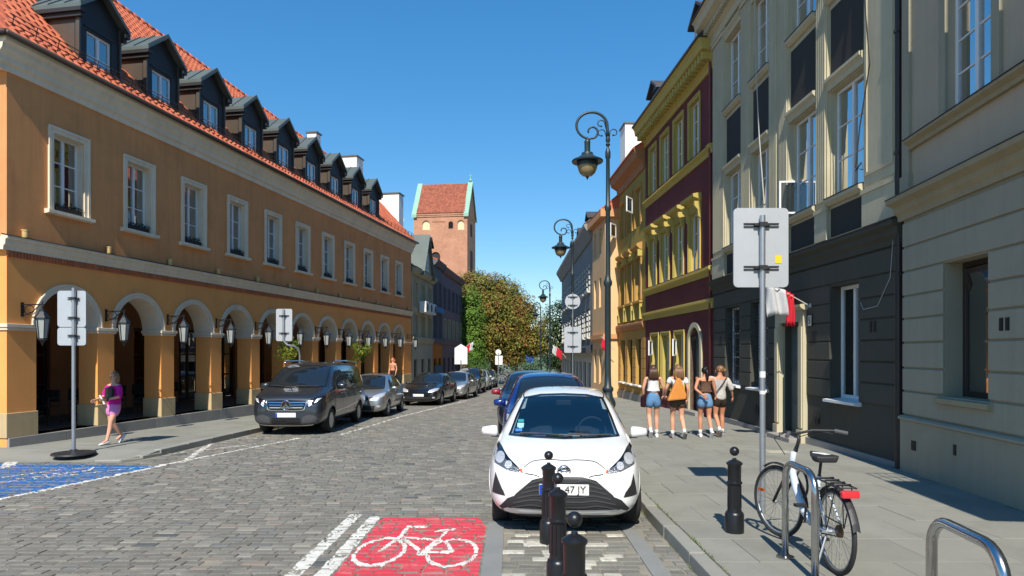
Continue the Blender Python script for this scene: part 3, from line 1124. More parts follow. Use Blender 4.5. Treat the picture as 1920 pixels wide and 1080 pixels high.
# chimneys
whitewash = plaster('white_render', S(236, 234, 228), streak=.25)
for (x0, x1, y0, y1, z1) in ((23.6, 24.5, 2.5, 4.8, 13.0), (25.82, 26.6, .8, 3.3, 11.35), (20.3, 20.8, 3.3, 3.8, 13.3)):
    q = MB(); q.box(x0, x1, y0, y1, 8.5, z1)
    o = q.build('chimney', whitewash, roof)
    q = MB(); q.box(x0 - .06, x1 + .06, y0 - .06, y1 + .06, z1, z1 + .07)
    q.build('chimney_cap', zinc, roof)
# dormers
DX, DW = [2.48 + 2.19 * k for k in range(9)], .62
q = MB()
zf0, zf1, za = 8.45, 10.08, 10.68
q.add([(-DW, .05, zf0 - .4), (DW, .05, zf0 - .4), (DW, .05, zf1), (-DW, .05, zf1), (0, .05, za - .06)], [(0, 1, 2, 4, 3)])   # front replaced below
q = MB()
ww, wz0, wz1 = .385, 8.52, 9.62
q.box(-DW, -ww, .05, .16, zf0 - .4, zf1); q.box(ww, DW, .05, .16, zf0 - .4, zf1); q.box(-ww, ww, .05, .16, zf0 - .4, wz0); q.box(-ww, ww, .05, .16, wz1, zf1)
q.prism_y(.05, .16, [(-DW, zf1), (DW, zf1), (0, za - .05)])
q.box(-.45, .45, .03, .05, wz1 + .05, wz1 + .1)
q.cur = 1
for sx in (-1, 1):
    q.add([(sx * DW, .16, zf0 - .5), (sx * DW, 2.4, zf0 - .5), (sx * DW, 2.4, zf1), (sx * DW, .16, zf1)], [(0, 1, 2, 3) if sx > 0 else (3, 2, 1, 0)])
    q.box(sx * (DW + .015) - .02, sx * (DW + .015) + .02, .0, .1, zf0 - .3, zf1)
cheek_m = pm('dormer_cheek', S(104, 92, 80), .42, .15, 2, .05, 20, metal=.5)
dorm_dark = pm('dormer_front', S(40, 37, 36), .55, .2, 3, .1, 30)
dorm_body = q.mesh('dormer', [dorm_dark, cheek_m])
q = MB()
for sx in (-1, 1):
    e, ez = sx * (DW + .16), zf1 - .02
    v = [(0, -.16, za), (0, 2.6, za), (e, 2.6, ez), (e, -.16, ez)]
    v += [(a, b, c - .09) for a, b, c in v]
    q.add(v, [(0, 1, 2, 3) if sx < 0 else (3, 2, 1, 0), (0, 4, 7, 3) if sx > 0 else (3, 7, 4, 0), (3, 7, 6, 2), (1, 2, 6, 5)])
    for yy in (-.15, .28, .72, 1.16, 1.6):
        q.add([(0, yy, za + .004), (e, yy, ez + .004), (e, yy + .03, ez + .004), (0, yy + .03, za + .004), (0, yy, za + .034), (e, yy, ez + .034), (e, yy + .03, ez + .034), (0, yy + .03, za + .034)],
              [(4, 5, 6, 7), (0, 1, 5, 4), (3, 7, 6, 2), (1, 2, 6, 5)])
    q.cur = 1
    q.box(sx * DW - (0 if sx > 0 else .16), sx * DW + (.16 if sx > 0 else 0), -.15, 2.4, zf1 - .20, zf1 - .11)
    q.box(sx * DW - (0 if sx > 0 else .10), sx * DW + (.10 if sx > 0 else 0), -.10, 2.4, zf1 - .30, zf1 - .205)
    q.cur = 0
dorm_roof = q.mesh('dormer_roof', [zinc, dorm_dark], recalc=True)
for c in DX:
    d_ = link('dormer', dorm_body, arcade, (c, .0, 0))
    link('dormer_roof', dorm_roof, d_)
    win(d_, 0, wz0, 2 * ww, wz1 - wz0, nx=2, nz=2, d=.10, curtain=.7, name='dormer_window', sill=(.05, .06, .03), sillm=white_paint)

# lanterns on iron brackets, one on each pier
lantern_glass = pm('lantern_glass', (.36, .38, .36), .25, .1, 6, 0, spec=.6)


def lantern_parts(root):
    q = MB()
    q.box(-.035, .035, -.012, .0, 2.70, 3.0)
    q.tube([(0, -.012, 2.95), (0, -.56, 2.95)], .014, 6)
    sp = [(0, -.06 - .13 + .13 * math.cos(a) * (1 - .05 * a), 2.84 + .1 * math.sin(a) * (1 - .05 * a)) for a in np.linspace(-2.6, 4.6, 22)]
    q.tube(sp, .009, 5)
    q.tube([(0, -.012, 2.72), (0, -.10, 2.74), (0, -.26, 2.80), (0, -.42, 2.93)], .011, 5)
    q.tube([(0, -.5, 2.95), (0, -.5, 3.03)], [.016, .004], 6)
    q.build('bracket', black_iron, root)
    q = MB()
    c = (0, -.5, 0)
    q.lathe([(.012, 2.95), (.02, 2.86), (.05, 2.83), (.055, 2.80), (.115, 2.72), (.152, 2.67), (.156, 2.65), (.13, 2.645)], c, 6)
    q.lathe([(.086, 2.235), (.09, 2.21), (.045, 2.18), (.03, 2.14), (.012, 2.10), (.004, 2.07)], c, 6)
    for k in range(6):
        a = 2 * PI * k / 6
        q.tube([(c[0] + .134 * math.cos(a), c[1] + .134 * math.sin(a), 2.65), (c[0] + .086 * math.cos(a), c[1] + .086 * math.sin(a), 2.23)], .010, 4)
    q.build('lantern_cage', black_iron, root)
    q = MB()
    q.lathe([(.079, 2.24), (.123, 2.645)], c, 6)
    q.build('lantern_glass', lantern_glass, root)


PIERS = [.35] + [2.63 + 2.2 * k for k in range(10)] + [25.0]
ORD = ['nearest', 'second', 'third', 'fourth', 'fifth', 'sixth', 'seventh', 'eighth', 'ninth', 'tenth', 'eleventh', 'farthest']
proto = None
for k, c in enumerate(PIERS):
    p = on_left(c, 0, 0)
    if proto is None:
        proto = link('wall_lantern', None, None, p, rz)
        lantern_parts(proto)
        o = proto
    else:
        o = copy_tree(proto)
        o.location = p
    tag(o, 'black iron bracket lantern with frosted glass on the %s pier of the arcade' % ORD[k], 'lantern', 'lanterns along the arcade')
cup_m = pm('ledge_lamp_cup', S(206, 174, 112), .5, .1, 8, 0)
q = MB(); q.lathe([(.055, 0), (.06, .02), (.062, .13), (.072, .14), (.072, .165), (.05, .166)], (0, 0, 0), 12)
cup = q.mesh('ledge_lamp', cup_m, smooth=30)
for k, c in enumerate(PIERS):
    p = on_left(c, -.075, 4.365)
    o = link('ledge_lamp', cup, None, p, 0)
    tag(o, 'small cream uplight cup on the ledge above the %s arcade pier' % ORD[k], 'lamp', 'uplights on the arcade ledge')
# ================================================================== RIGHT: light grey house (nearest)
lightgrey = plaster('light_grey_plaster', S(163, 156, 135), var=.06, streak=.2)
pinkgrey = plaster('pinkish_plaster', S(186, 170, 146), var=.06, streak=.14)
lightband = plaster('light_grey_band', S(163, 157, 138), var=.07, streak=.22)
trim_beige = plaster('beige_trim', S(164, 152, 124), streak=.25)
loc, rz = wall_frame(5.1475, .11, 10.66, 'R')
house1 = thing('light_grey_house', 'pale grey banded house with dark ground-floor window at the right edge', 'building', loc, rz)
L1 = 14.5
c1 = math.cos(math.atan(.11))
u1 = lambda Y: (10.66 - Y) / c1
og = [(u1(9.46), u1(8.40), 1.30, 3.22, False), (u1(6.6), u1(5.5), 1.30, 3.22, False)]
ou = [(u1(9.36), u1(8.30), 5.30, 7.3, False), (u1(6.6), u1(5.5), 5.3, 7.3, False)]
mb = MB(); facade(mb, L1, .90, 4.2, og, .3)
shell(mb, L1, 9, -.3, 4.2)
mb.build('ground_wall', lightgrey, house1)
mb = MB(); facade(mb, L1, 4.2, 11.5, ou, .3)
shell(mb, L1, 9, 4.2, 11.5)
mb.build('upper_wall', pinkgrey, house1)
bands(house1, L1, og, [.95, 1.33, 1.70, 2.10, 2.48, 2.84, 3.23, 3.62, 4.02], lightband, proud=.03)
# plinth and its moulding
q = MB(); q.box(-.03, L1, -.05, .2, -.4, .86); q.build('plinth', lightgrey, house1)
q = MB(); q.prism_x(-.03, L1, [(.0, .94), (-.04, .935), (-.085, .91), (-.085, .88), (-.055, .862), (.0, .862)]); q.build('plinth_moulding', lightband, house1, recalc=True)
q = MB(); q.prism_x(-.1, L1, [(.0, 4.06), (-.05, 4.06), (-.06, 4.14), (-.12, 4.2), (-.13, 4.28), (-.24, 4.33), (-.25, 4.40), (.0, 4.43)]); q.build('string_course', trim_beige, house1, recalc=True)
q = MB(); q.prism_x(-.1, L1, [(.0, 4.46), (-.26, 4.415), (-.26, 4.403), (.0, 4.434)]); q.build('ledge_flashing', dark_metal, house1, recalc=True)
q = MB(); q.prism_x(.28, L1, [(.0, 5.12), (-.06, 5.12), (-.07, 5.18), (-.15, 5.22), (-.15, 5.26), (.0, 5.275)]); q.build('sill_course', trim_beige, house1, recalc=True)
q = MB(); q.prism_x(.27, L1, [(.0, 5.3), (-.165, 5.272), (-.165, 5.262), (.0, 5.278)]); q.build('sill_flashing', dark_metal, house1, recalc=True)
q = MB(); q.box(.03, .26, -.05, 0, 4.45, 11.4); q.box(.0, .29, -.07, 0, 4.45, 4.75); q.build('corner_pilaster', lightgrey, house1)
for a, b, z0, z1, _ in ou:
    win(house1, (a + b) / 2, z0 + .02, b - a, z1 - z0 - .02, nx=2, nz=4, d=.09, curtain=.5, glassm=sky_glass)
    for e, s_ in ((a, -1), (b, 1)):
        q = MB(); q.box(e + (0 if s_ > 0 else -.17), e + (.17 if s_ > 0 else 0), -.05, .0, 5.28, 7.6); q.build('window_pilaster', lightgrey, house1)
brown_frame = pm('brown_frame', S(52, 42, 36), .5, .2, 5, .1, 50)
for a, b, z0, z1, _ in og:
    o = win(house1, (a + b) / 2, z0 + .02, b - a, z1 - z0 - .02, nx=1, nz=1, d=.24, fm=brown_frame, curtain=0, single=True, fw=.08,
            sill=(.12, .10, .07), sillm=trim_beige)
    q = MB(); w_ = b - a
    M0 = Matrix.Translation((0, -.02, z1 - z0 - .12)) @ Matrix.Rotation(R(14), 4, 'X')
    q.M = M0
    q.box(-w_ / 2 + .09, w_ / 2 - .09, -.03, .02, -.55, -.48); q.box(-w_ / 2 + .09, w_ / 2 - .09, -.03, .02, -.07, 0)
    q.box(-w_ / 2 + .09, -w_ / 2 + .16, -.03, .02, -.48, -.07); q.box(w_ / 2 - .16, w_ / 2 - .09, -.03, .02, -.48, -.07)
    q.build('tilted_sash', brown_frame, o)
    q = MB(); q.M = M0; q.box(-w_ / 2 + .16, w_ / 2 - .16, -.008, -.002, -.48, -.07); q.build('tilted_pane', pane_glass, o)
vent_dk = pm('vent_black', (.012, .012, .013), .6, .2, 8, 0)
for (Y, z, w_, h_) in ((8.12, 2.29, .075, .16), (8.00, 2.29, .075, .16), (10.24, .50, .14, .15), (9.10, .60, .07, .15), (7.4, .55, .12, .14)):
    q = MB(); q.box(-w_ / 2, w_ / 2, -.036 if z > 1 else -.056, -.01, 0, h_)
    for k in range(5): q.box(-w_ / 2 + .008, w_ / 2 - .008, -.044 if z > 1 else -.064, -.036 if z > 1 else -.056, h_ * (.1 + .18 * k), h_ * (.18 + .18 * k))
    q.build('vent', vent_dk, house1, (u1(Y), 0, z - h_ / 2))
# slab, parapet and iron rail out of view, added to cast the pavement shadow
q = MB(); q.box(u1(5.05), u1(3.55), -.75, .0, 3.86, 4.0); q.box(u1(5.05), u1(3.55), -.75, -.67, 4.0, 4.85); q.box(u1(5.05), u1(5.05) + .08, -.67, 0, 4.0, 4.85); q.box(u1(3.55) - .08, u1(3.55), -.67, 0, 4.0, 4.85)
bal = q.build('shadow_balcony', lightgrey, house1)
q = MB()
for z in (4.9, 5.25, 5.62):
    q.tube([(u1(5.03), 0, z), (u1(5.03), -.71, z), (u1(3.57), -.71, z), (u1(3.57), 0, z)], .016, 5)
for k in range(6):
    y_ = -.71 + k * .13
    for x_ in (u1(5.03), u1(3.57)): q.tube([(x_, y_, 4.85), (x_, y_, 5.62)], .012, 4)
for k in range(10):
    x_ = u1(5.03) + k * .16
    q.tube([(x_, -.71, 4.85), (x_, -.71, 5.62)], .012, 4)
q.build('shadow_rail', black_iron, bal)

# ================================================================== RIGHT: house with dark base and cream pilasters
darkgrey = plaster('dark_grey_plaster', S(82, 80, 71), var=.08, streak=.15, dirt=.15)
darkband = plaster('dark_grey_band', S(85, 83, 74), var=.08, streak=.15)
panel_m = plaster('slate_panel', S(66, 64, 60), var=.06, streak=.1)
cream2 = plaster('cream_plaster', S(196, 186, 157), streak=.25)
loc, rz = wall_frame(6.496, -.008, 20.68, 'R')
house2 = thing('pilaster_house', 'cream house with fluted pilasters, slate panels and dark grey banded ground floor', 'building', loc, rz)
L2 = 9.86
u2 = lambda Y: 20.68 - Y
og = [(u2(13.25), u2(12.17), 1.02, 3.25, False), (u2(15.55), u2(14.5), -.12, 2.55, False), (u2(17.57), u2(16.44), 1.02, 3.25, False), (u2(19.6), u2(18.4), 1.02, 3.25, False)]
cols = [(u2(13.25), u2(11.98)), (u2(15.1), u2(13.8)), (u2(17.4), u2(16.24)), (u2(19.5), u2(18.2))]
ou = [(a, b, 5.02, 7.15, False) for a, b in cols] + [(a, b, 9.06, 11.1, False) for a, b in cols]
mb = MB(); facade(mb, L2, -.6, 4.1, og, .28); shell(mb, L2, 9, -.6, 4.1); mb.build('ground_wall', darkgrey, house2)
mb = MB(); facade(mb, L2, 4.1, 12.2, ou, .28); shell(mb, L2, 9, 4.1, 12.2); mb.build('upper_wall', cream2, house2)
bands(house2, L2, og, [1.02, 1.40, 1.78, 2.16, 2.54, 2.92, 3.30, 3.72], darkband, proud=.026)
q = MB(); q.prism_x(-.03, L2 + .02, [(.0, 3.74), (-.05, 3.74), (-.06, 3.84), (-.12, 3.9), (-.13, 4.0), (-.21, 4.05), (-.21, 4.12), (.0, 4.16)]); q.build('string_course', darkgrey, house2, recalc=True)
q = MB(); q.prism_x(-.03, L2 + .02, [(.0, 4.19), (-.225, 4.14), (-.225, 4.122), (.0, 4.162)]); q.build('ledge_flashing', dark_metal, house2, recalc=True)
q = MB(); q.box(0, u2(15.75), -.05, 0, -.6, .02); q.build('base_kerb', granite, house2)
q = MB(); q.box(u2(14.3), L2, -.05, 0, -.6, .12); q.build('base_kerb', granite, house2)
for i, (a, b, z0, z1, _) in enumerate(og):
    if i == 1: continue
    o = win(house2, (a + b) / 2, z0 + .02, b - a, z1 - z0 - .02, nx=2, nz=1 if i == 0 else 3, d=.2, curtain=.5 if i == 0 else .2, fw=.07,
            sill=(.06, .14, .05), sillm=white_paint)
    if i > 1:
        q = MB(); w_, h_ = b - a, z1 - z0
        for k in range(6):
            x_ = -w_ / 2 + .1 + (w_ - .2) * k / 5
            q.tube([(x_, -.12, .02), (x_, -.12, h_ - .05)], .011, 5)
        for z_ in np.linspace(.12, h_ - .12, 6):
            q.tube([(-w_ / 2, -.125, z_), (w_ / 2, -.125, z_)], .009, 5)
            for k in range(5):
                cx = -w_ / 2 + .1 + (w_ - .2) * (k + .5) / 5
                q.tube([(cx + .06 * math.cos(t), -.13, z_ + .12 + .06 * math.sin(t)) for t in np.linspace(0, 5.6, 9)], .007, 4)
        q.build('window_grille', black_iron, o)
# entrance: pale stone surround, panelled door, number plate
a, b, z0, z1, _ = og[1]
q = MB()
q.box(a - .22, a, -.10, .05, -.5, 2.62); q.box(b, b + .22, -.10, .05, -.5, 2.62)
q.box(a - .22, b + .22, -.10, .05, 2.621, 2.86); q.prism_x(a - .30, b + .30, [(.0, 2.861), (-.13, 2.861), (-.2, 2.93), (-.2, 2.98), (.0, 3.0)])
for e in (a - .22, b): q.box(e + .03, e + .19, -.13, -.101, .3, 2.5); q.box(e - .01, e + .23, -.15, -.101, -.5, .25)
q.build('door_surround', cream2, house2, recalc=True)
door_m = pm('green_grey_door', S(88, 100, 100), .5, .1, 3, .1, 40)
q = MB(); q.box(a, b, .2, .26, -.3, 2.55)
for r_ in range(3):
    for k in range(2): q.box(a + .08 + k * .5, a + .50 + k * .5, .18, .2, .1 + r_ * .8, .75 + r_ * .8)
dr = q.build('door', door_m, house2)
q = MB(); q.tube([(b - .12, .18, 1.0), (b - .12, .12, 1.0), (b - .24, .12, 1.0)], .012, 6); q.build('door_handle', galv, dr)
q = MB(); q.box(a - .1, b + .1, -.35, .28, -.5, .06); q.build('door_step', granite, house2, bevel=.01)
plate_m = pm('number_plate_house', S(210, 206, 190), .4, .05, 6, 0)
q = MB(); q.box(-.08, .08, -.05, -.02, -.11, .11); q.cur = 1
q.tube([(.035, -.052, .06), (-.03, -.052, .06), (-.035, -.052, .005), (.02, -.052, .01), (.03, -.052, -.03), (.0, -.052, -.065), (-.035, -.052, -.05)], .009, 5)
q.box(-.09, .09, -.046, -.02, .112, .122); q.box(-.09, .09, -.046, -.02, -.122, -.112); q.box(-.09, -.081, -.046, -.02, -.112, .112); q.box(.081, .09, -.046, -.02, -.112, .112)
q.build('house_number_plate', [plate_m, black_iron], house2, (b + .42, 0, 2.62))
for (x_, z_, w_) in ((b + .50, 2.28, .10), (b + .64, 2.28, .10), (u2(11.75), 2.4, .07), (u2(11.62), 2.4, .07), (u2(20.05), 2.3, .08), (u2(19.93), 2.3, .08), (u2(13.9), .55, .08), (u2(13.76), .55, .08), (u2(17.2), .45, .1), (u2(17.05), .45, .1)):
    q = MB(); q.box(-w_ / 2, w_ / 2, -.036, -.01, -.1, .1); q.build('vent', vent_dk, house2, (x_, 0, z_))
q = MB(); q.box(u2(16.05), u2(15.85), -.02, .0, .05, .75)
for k in range(4): q.box(u2(16.04) + k * .05, u2(16.04) + k * .05 + .02, -.03, -.02, .08, .72)
q.build('cellar_grille', black_iron, house2)
# wall lamp above the door
q = MB(); q.box(-.05, .05, -.22, 0, .0, .04); q.prism_y(-.42, -.1, [(-.16, .02), (.16, .02), (.12, .10), (-.12, .10)]); q.build('entrance_lamp', black_iron, house2, ((a + b) / 2 + .2, 0, 3.12), recalc=True)
# pilasters with flutes, panels, lintels, sills
def pilaster(x0, x1, z0=4.2, z1=11.55, flutes=True, pm_=cream2):
    q = MB(); w_ = x1 - x0
    q.box(x0, x1, -.05, .0, z0, z0 + .72); q.box(x0 - .02, x1 + .02, -.09, -.051, z0, z0 + .58); q.box(x0 - .035, x1 + .035, -.11, -.051, z0 + .58, z0 + .66)
    q.box(x0, x1, -.06, .0, z0 + .72, z1)
    if flutes:
        n = max(3, int(w_ / .085))
        for k in range(n):
            c_ = x0 + .03 + (w_ - .06) * (k + .5) / n
            q.box(c_ - .024, c_ + .024, -.088, -.059, z0 + .8, z1 - .25)
    else:
        for e0, e1 in ((x0 + .06, x0 + .12), (x1 - .12, x1 - .06)): q.box(e0, e1, -.08, -.059, z0 + .9, z1 - .3)
        q.box(x0 + .12, x1 - .12, -.08, -.059, z0 + .9, z0 + .96)
    q.box(x0 - .03, x1 + .03, -.11, -.0, z1 - .2, z1 - .08); q.box(x0 - .05, x1 + .05, -.14, 0, z1 - .08, z1)
    q.build('pilaster', pm_, house2)


edges = [0.02] + [e for c_ in sorted(cols) for e in c_] + [L2 - .02]
for k in range(0, len(edges), 2):
    x0, x1 = edges[k], edges[k + 1]
    if k == 4:
        m_ = (x0 + x1) / 2
        pilaster(x0 + .02, m_ - .03); pilaster(m_ + .03, x1 - .02)
    elif k == len(edges) - 2: pilaster(x0 + .06, x1 - .1, flutes=False)
    else: pilaster(x0 + .04, x1 - .04)
for a, b in cols:
    for z0, z1 in ((4.24, 4.80), (7.46, 8.78)):
        q = MB(); q.box(a + .02, b - .02, -.014, .002, z0, z1); q.build('slate_panel', panel_m, house2)
    for z0, z1 in ((5.02, 7.15), (9.06, 11.1)):
        win(house2, (a + b) / 2, z0 + .01, b - a - .02, z1 - z0 - .02, nx=2, nz=3, d=.12, curtain=.55, glassm=sky_glass)
        q = MB(); q.prism_x(a - .02, b + .02, [(.02, z0), (-.14, z0 - .03), (-.14, z0 - .09), (-.06, z0 - .16), (.02, z0 - .16)]); q.build('window_sill', cream2, house2, recalc=True)
        q = MB(); q.prism_x(a - .025, b + .025, [(.02, z0 + .018), (-.155, z0 - .012), (-.155, z0 - .026), (.02, z0 + .003)]); q.build('sill_flashing', dark_metal, house2, recalc=True)
        q = MB(); q.prism_x(a - .04, b + .04, [(.0, z1 + .02), (-.06, z1 + .02), (-.075, z1 + .12), (-.14, z1 + .18), (-.14, z1 + .24), (.0, z1 + .27)]); q.build('lintel', cream2, house2, recalc=True)
q = MB(); q.prism_x(-.35, L2, [(.0, 11.56), (-.08, 11.56), (-.1, 11.75), (-.2, 11.82), (-.22, 11.95), (-.5, 12.1), (-.55, 12.3), (-.62, 12.36), (.0, 12.42)])
q.build('cornice', cream2, house2, recalc=True)
q = MB()
x_ = -.2
while x_ < L2: q.box(x_, x_ + .09, -.34, -.2, 11.86, 11.97); x_ += .16
tag(q.build('dentils', cream2, house2), kind='stuff')
q = MB(); q.prism_x(-.36, L2, [(.0, 12.47), (-.66, 12.40), (-.66, 12.37), (.0, 12.44)]); q.build('eaves_flashing', dark_metal, house2, recalc=True)
# open casement on the second window, loose cables, downpipe to the neighbour
a, b = cols[1]
q = MB(); M0 = Matrix.Translation((a + .02, .16, 5.1)) @ Matrix.Rotation(R(-95), 4, 'Z')
q.M = M0
for bx in ((0, .04, 0, .04, 0, .75), (.40, .44, 0, .04, 0, .75), (.04, .40, 0, .04, 0, .04), (.04, .40, 0, .04, .71, .75)): q.box(*bx)
q.build('open_casement', white_paint, house2)
q = MB(); q.M = M0; q.box(.04, .40, .016, .022, .04, .71); q.build('open_pane', glass('thin_glass', (.9, .93, .95), .05, op=.05), house2)
cable_m = pm('cable', (.5, .48, .44), .7, .1, 5, 0)
cable_dk = pm('cable_dark', (.03, .03, .03), .7, .1, 5, 0)
q = MB(); q.tube([(u2(16.9) + .02, -.17, 12.2), (u2(16.8), -.18, 9.5), (u2(16.6), -.16, 7.4), (u2(16.3), -.15, 5.6)], .013, 5)
tag(q.build('hanging_cable', cable_m, None, loc, rz), 'pale loose cable hanging down the front of the pilaster house', 'cable')
q = MB(); q.tube([(u2(11.55), -.12, 12.2), (u2(11.6), -.13, 9.2), (u2(11.75), -.14, 8.2), (u2(11.6), -.13, 7.0), (u2(11.95), -.12, 6.0), (u2(12.05), -.14, 5.3), (u2(11.8), -.14, 5.2), (u2(11.85), -.14, 5.35), (u2(12.05), -.14, 5.25)], .012, 5)
tag(q.build('looped_cable', cable_dk, None, loc, rz), 'thin black cable looping beside the nearest upper window of the pilaster house', 'cable')
q = MB(); q.tube([(u2(11.0), -.05, 4.05), (u2(11.1), -.06, 3.2), (u2(11.5), -.05, 2.75), (u2(11.95), -.05, 2.72), (u2(12.05), -.05, 2.85)], .006, 5)
tag(q.build('drooping_wire', cable_m, None, loc, rz), 'pale wire drooping over the dark bands beside the ground-floor window', 'wire')
q = MB(); q.tube([(L2 - .045, -.06, -.05), (L2 - .045, -.06, 12.2)], .055, 10)
for z_ in (1.2, 3.2, 5.2, 7.2, 9.2): q.lathe([(.07, z_), (.07, z_ + .05)], (L2 - .045, -.06, 0), 10)
q.build('downpipe', dark_metal, house2, smooth=30)
# Polish flag on a pole beside the entrance
flag_w = pm('flag_white', (.50, .50, .50), .85, .04, 4, .2, 40)
flag_r = pm('flag_red', S(190, 22, 44), .85, .06, 4, .2, 40)


def cloth(name, mat, P, nu, nv, parent=None):
    q = MB()
    vs = [P(i / nu, j / nv) for j in range(nv + 1) for i in range(nu + 1)]
    fs = [(j * (nu + 1) + i, j * (nu + 1) + i + 1, (j + 1) * (nu + 1) + i + 1, (j + 1) * (nu + 1) + i) for j in range(nv) for i in range(nu)]
    q.add(vs, fs)
    o = q.build(name, mat, parent, smooth=True)
    md = o.modifiers.new('thickness', 'SOLIDIFY'); md.thickness = .004
    return o


WB = Matrix.Translation(loc) @ Matrix.Rotation(rz, 4, 'Z')
fb = WB @ Vector((og[1][1] + .42, -.03, 2.92))
flag = thing('wall_flag', 'white and red flag hanging from a pole beside the entrance of the pilaster house', 'flag', fb, rz)
q = MB(); q.tube([(0, 0, 0), (0, -1.0, .56)], .012, 6); q.lathe([(.03, -.02), (.03, .06)], (0, 0, 0), 8); q.build('flag_pole', cable_m, flag)
cloth('white_cloth', flag_w, lambda s, t: (.07 * math.sin(10 * s + 2 * t), -.52 - .42 * s + .03 * t, .33 + .16 * s - (.52 + .17 * s + .03 * math.sin(8 * s)) * t), 10, 6, flag)
cloth('red_cloth', flag_r, lambda s, t: (-.01 + .05 * math.sin(14 * s + 2 * t), -.35 - .17 * s, .24 + .1 * s - (.66 + .1 * s) * t), 8, 6, flag)

# ================================================================== RIGHT: purple house with yellow trim
purple = plaster('purple_plaster', S(112, 61, 60), var=.09, streak=.2)
yellow_t = plaster('yellow_trim', S(192, 172, 96), var=.07, streak=.2)
loc, rz = wall_frame(7.664, -.0605, 29.22, 'R')
house3 = thing('purple_house', 'plum purple house with yellow window trim and dentilled cornice', 'building', loc, rz)
c3 = math.cos(math.atan(.0605)); L3 = (29.22 - 20.72) / c3
u3 = lambda Y: (29.22 - Y) / c3
cols = [(u3(23.25), u3(22.25)), (u3(25.0), u3(24.0)), (u3(26.75), u3(25.75)), (u3(28.45), u3(27.5))]
og = [(u3(28.15), u3(27.2), .55, 2.62, False), (u3(26.6), u3(25.65), .55, 2.62, False), (u3(24.85), u3(23.95), .55, 2.62, False), (u3(23.25), u3(22.15), -.35, 2.25, True)]
ou = [(a, b, 4.76, 6.75, False) for a, b in cols] + [(a, b, 8.70, 10.6, False) for a, b in cols]
mb = MB(); facade(mb, L3, -.8, 11.4, og + ou, .25); shell(mb, L3, 9, -.8, 11.4)
mb.build('wall', purple, house3)
for nm, prof in (('ledge', [(.0, 3.34), (-.05, 3.34), (-.06, 3.5), (-.15, 3.56), (-.15, 3.64), (.0, 3.68)]), ('ledge', [(.0, 4.40), (-.05, 4.40), (-.06, 4.52), (-.17, 4.58), (-.17, 4.67), (.0, 4.71)]),
                 ('ledge', [(.0, 8.26), (-.05, 8.26), (-.06, 8.4), (-.15, 8.46), (-.15, 8.53), (.0, 8.56)])):
    q = MB(); q.prism_x(.0, L3 - .42, prof); q.prism_x(L3 - .41, L3 - .12, [(y_ - .05, z_) for y_, z_ in prof]); q.build(nm, yellow_t, house3, recalc=True)
q = MB(); q.prism_x(-.1, L3 - .05, [(.0, 10.95), (-.06, 10.95), (-.07, 11.15), (-.14, 11.2), (-.14, 11.42), (-.45, 11.5), (-.48, 11.72), (-.55, 11.8), (-.55, 11.88), (.0, 11.92)])
q.build('cornice', yellow_t, house3, recalc=True)
q = MB(); x_ = .1
while x_ < L3 - .3: q.box(x_, x_ + .14, -.40, -.14, 11.22, 11.45); x_ += .30
tag(q.build('modillions', yellow_t, house3), kind='stuff')
for i, (a, b, z0, z1, _) in enumerate(ou):
    win(house3, (a + b) / 2, z0 + .01, b - a, z1 - z0 - .02, nx=2, nz=3, d=.12, curtain=.4, surr=(.11, .03), surrm=yellow_t, glassm=sky_glass)
    if i < 4:                                # hoods on consoles
        q = MB(); q.prism_x(a - .18, b + .18, [(.0, 7.0), (-.08, 7.0), (-.1, 7.08), (-.28, 7.14), (-.30, 7.24), (.0, 7.30)]); q.box(a - .02, b + .02, -.04, 0, 6.86, 6.999)
        q.build('window_hood', yellow_t, house3, recalc=True)
        for e in (a - .15, b + .02):
            q = MB(); q.prism_x(e, e + .13, [(.0, 6.999), (-.24, 6.999), (-.23, 6.85), (-.12, 6.72), (-.10, 6.5), (.0, 6.42)]); q.build('console', yellow_t, house3, recalc=True)
for i, (a, b, z0, z1, ar) in enumerate(og[:3]):
    o = win(house3, (a + b) / 2, z0 + .01, b - a, z1 - z0 - .02, nx=2, nz=3, d=.2, curtain=.3, surr=(.14, .03), surrm=yellow_t, sill=(.16, .1, .05), sillm=yellow_t)
    if i in (0, 2):                          # small top sash pushed open
        q = MB(); w_ = .62; h_ = .62; M0 = Matrix.Translation((0, -.42, 1.25)) @ Matrix.Rotation(R(-28), 4, 'Z'); q.M = M0
        for bx in ((-w_ / 2, -w_ / 2 + .05, 0, .05, 0, h_), (w_ / 2 - .05, w_ / 2, 0, .05, 0, h_), (-w_ / 2 + .05, w_ / 2 - .05, 0, .05, 0, .05), (-w_ / 2 + .05, w_ / 2 - .05, 0, .05, h_ - .05, h_)): q.box(*bx)
        q.build('open_sash', white_paint, o)
        q = MB(); q.M = M0; q.box(-w_ / 2 + .05, w_ / 2 - .05, .02, .027, .05, h_ - .05); q.build('open_pane', pane_glass, o)
a, b, z0, z1, _ = og[3]
q = MB(); r0, cc = (b - a) / 2, (a + b) / 2
P_in = [(a, -.5)] + [(cc - r0 * math.cos(PI * k / 14), z1 + r0 * math.sin(PI * k / 14)) for k in range(15)] + [(b, -.5)]
P_out = [(a - .17, -.5)] + [(cc - (r0 + .17) * math.cos(PI * k / 14), z1 + (r0 + .17) * math.sin(PI * k / 14)) for k in range(15)] + [(b + .17, -.5)]
for (p0, p1, o0, o1) in zip(P_in, P_in[1:], P_out, P_out[1:]):
    q.add([(p0[0], -.06, p0[1]), (p1[0], -.06, p1[1]), (o1[0], -.06, o1[1]), (o0[0], -.06, o0[1]), (p0[0], .26, p0[1]), (p1[0], .26, p1[1]), (o1[0], .01, o1[1]), (o0[0], .01, o0[1])],
          [(0, 3, 2, 1), (0, 1, 5, 4), (3, 7, 6, 2)])
q.build('door_surround', cream2, house3)
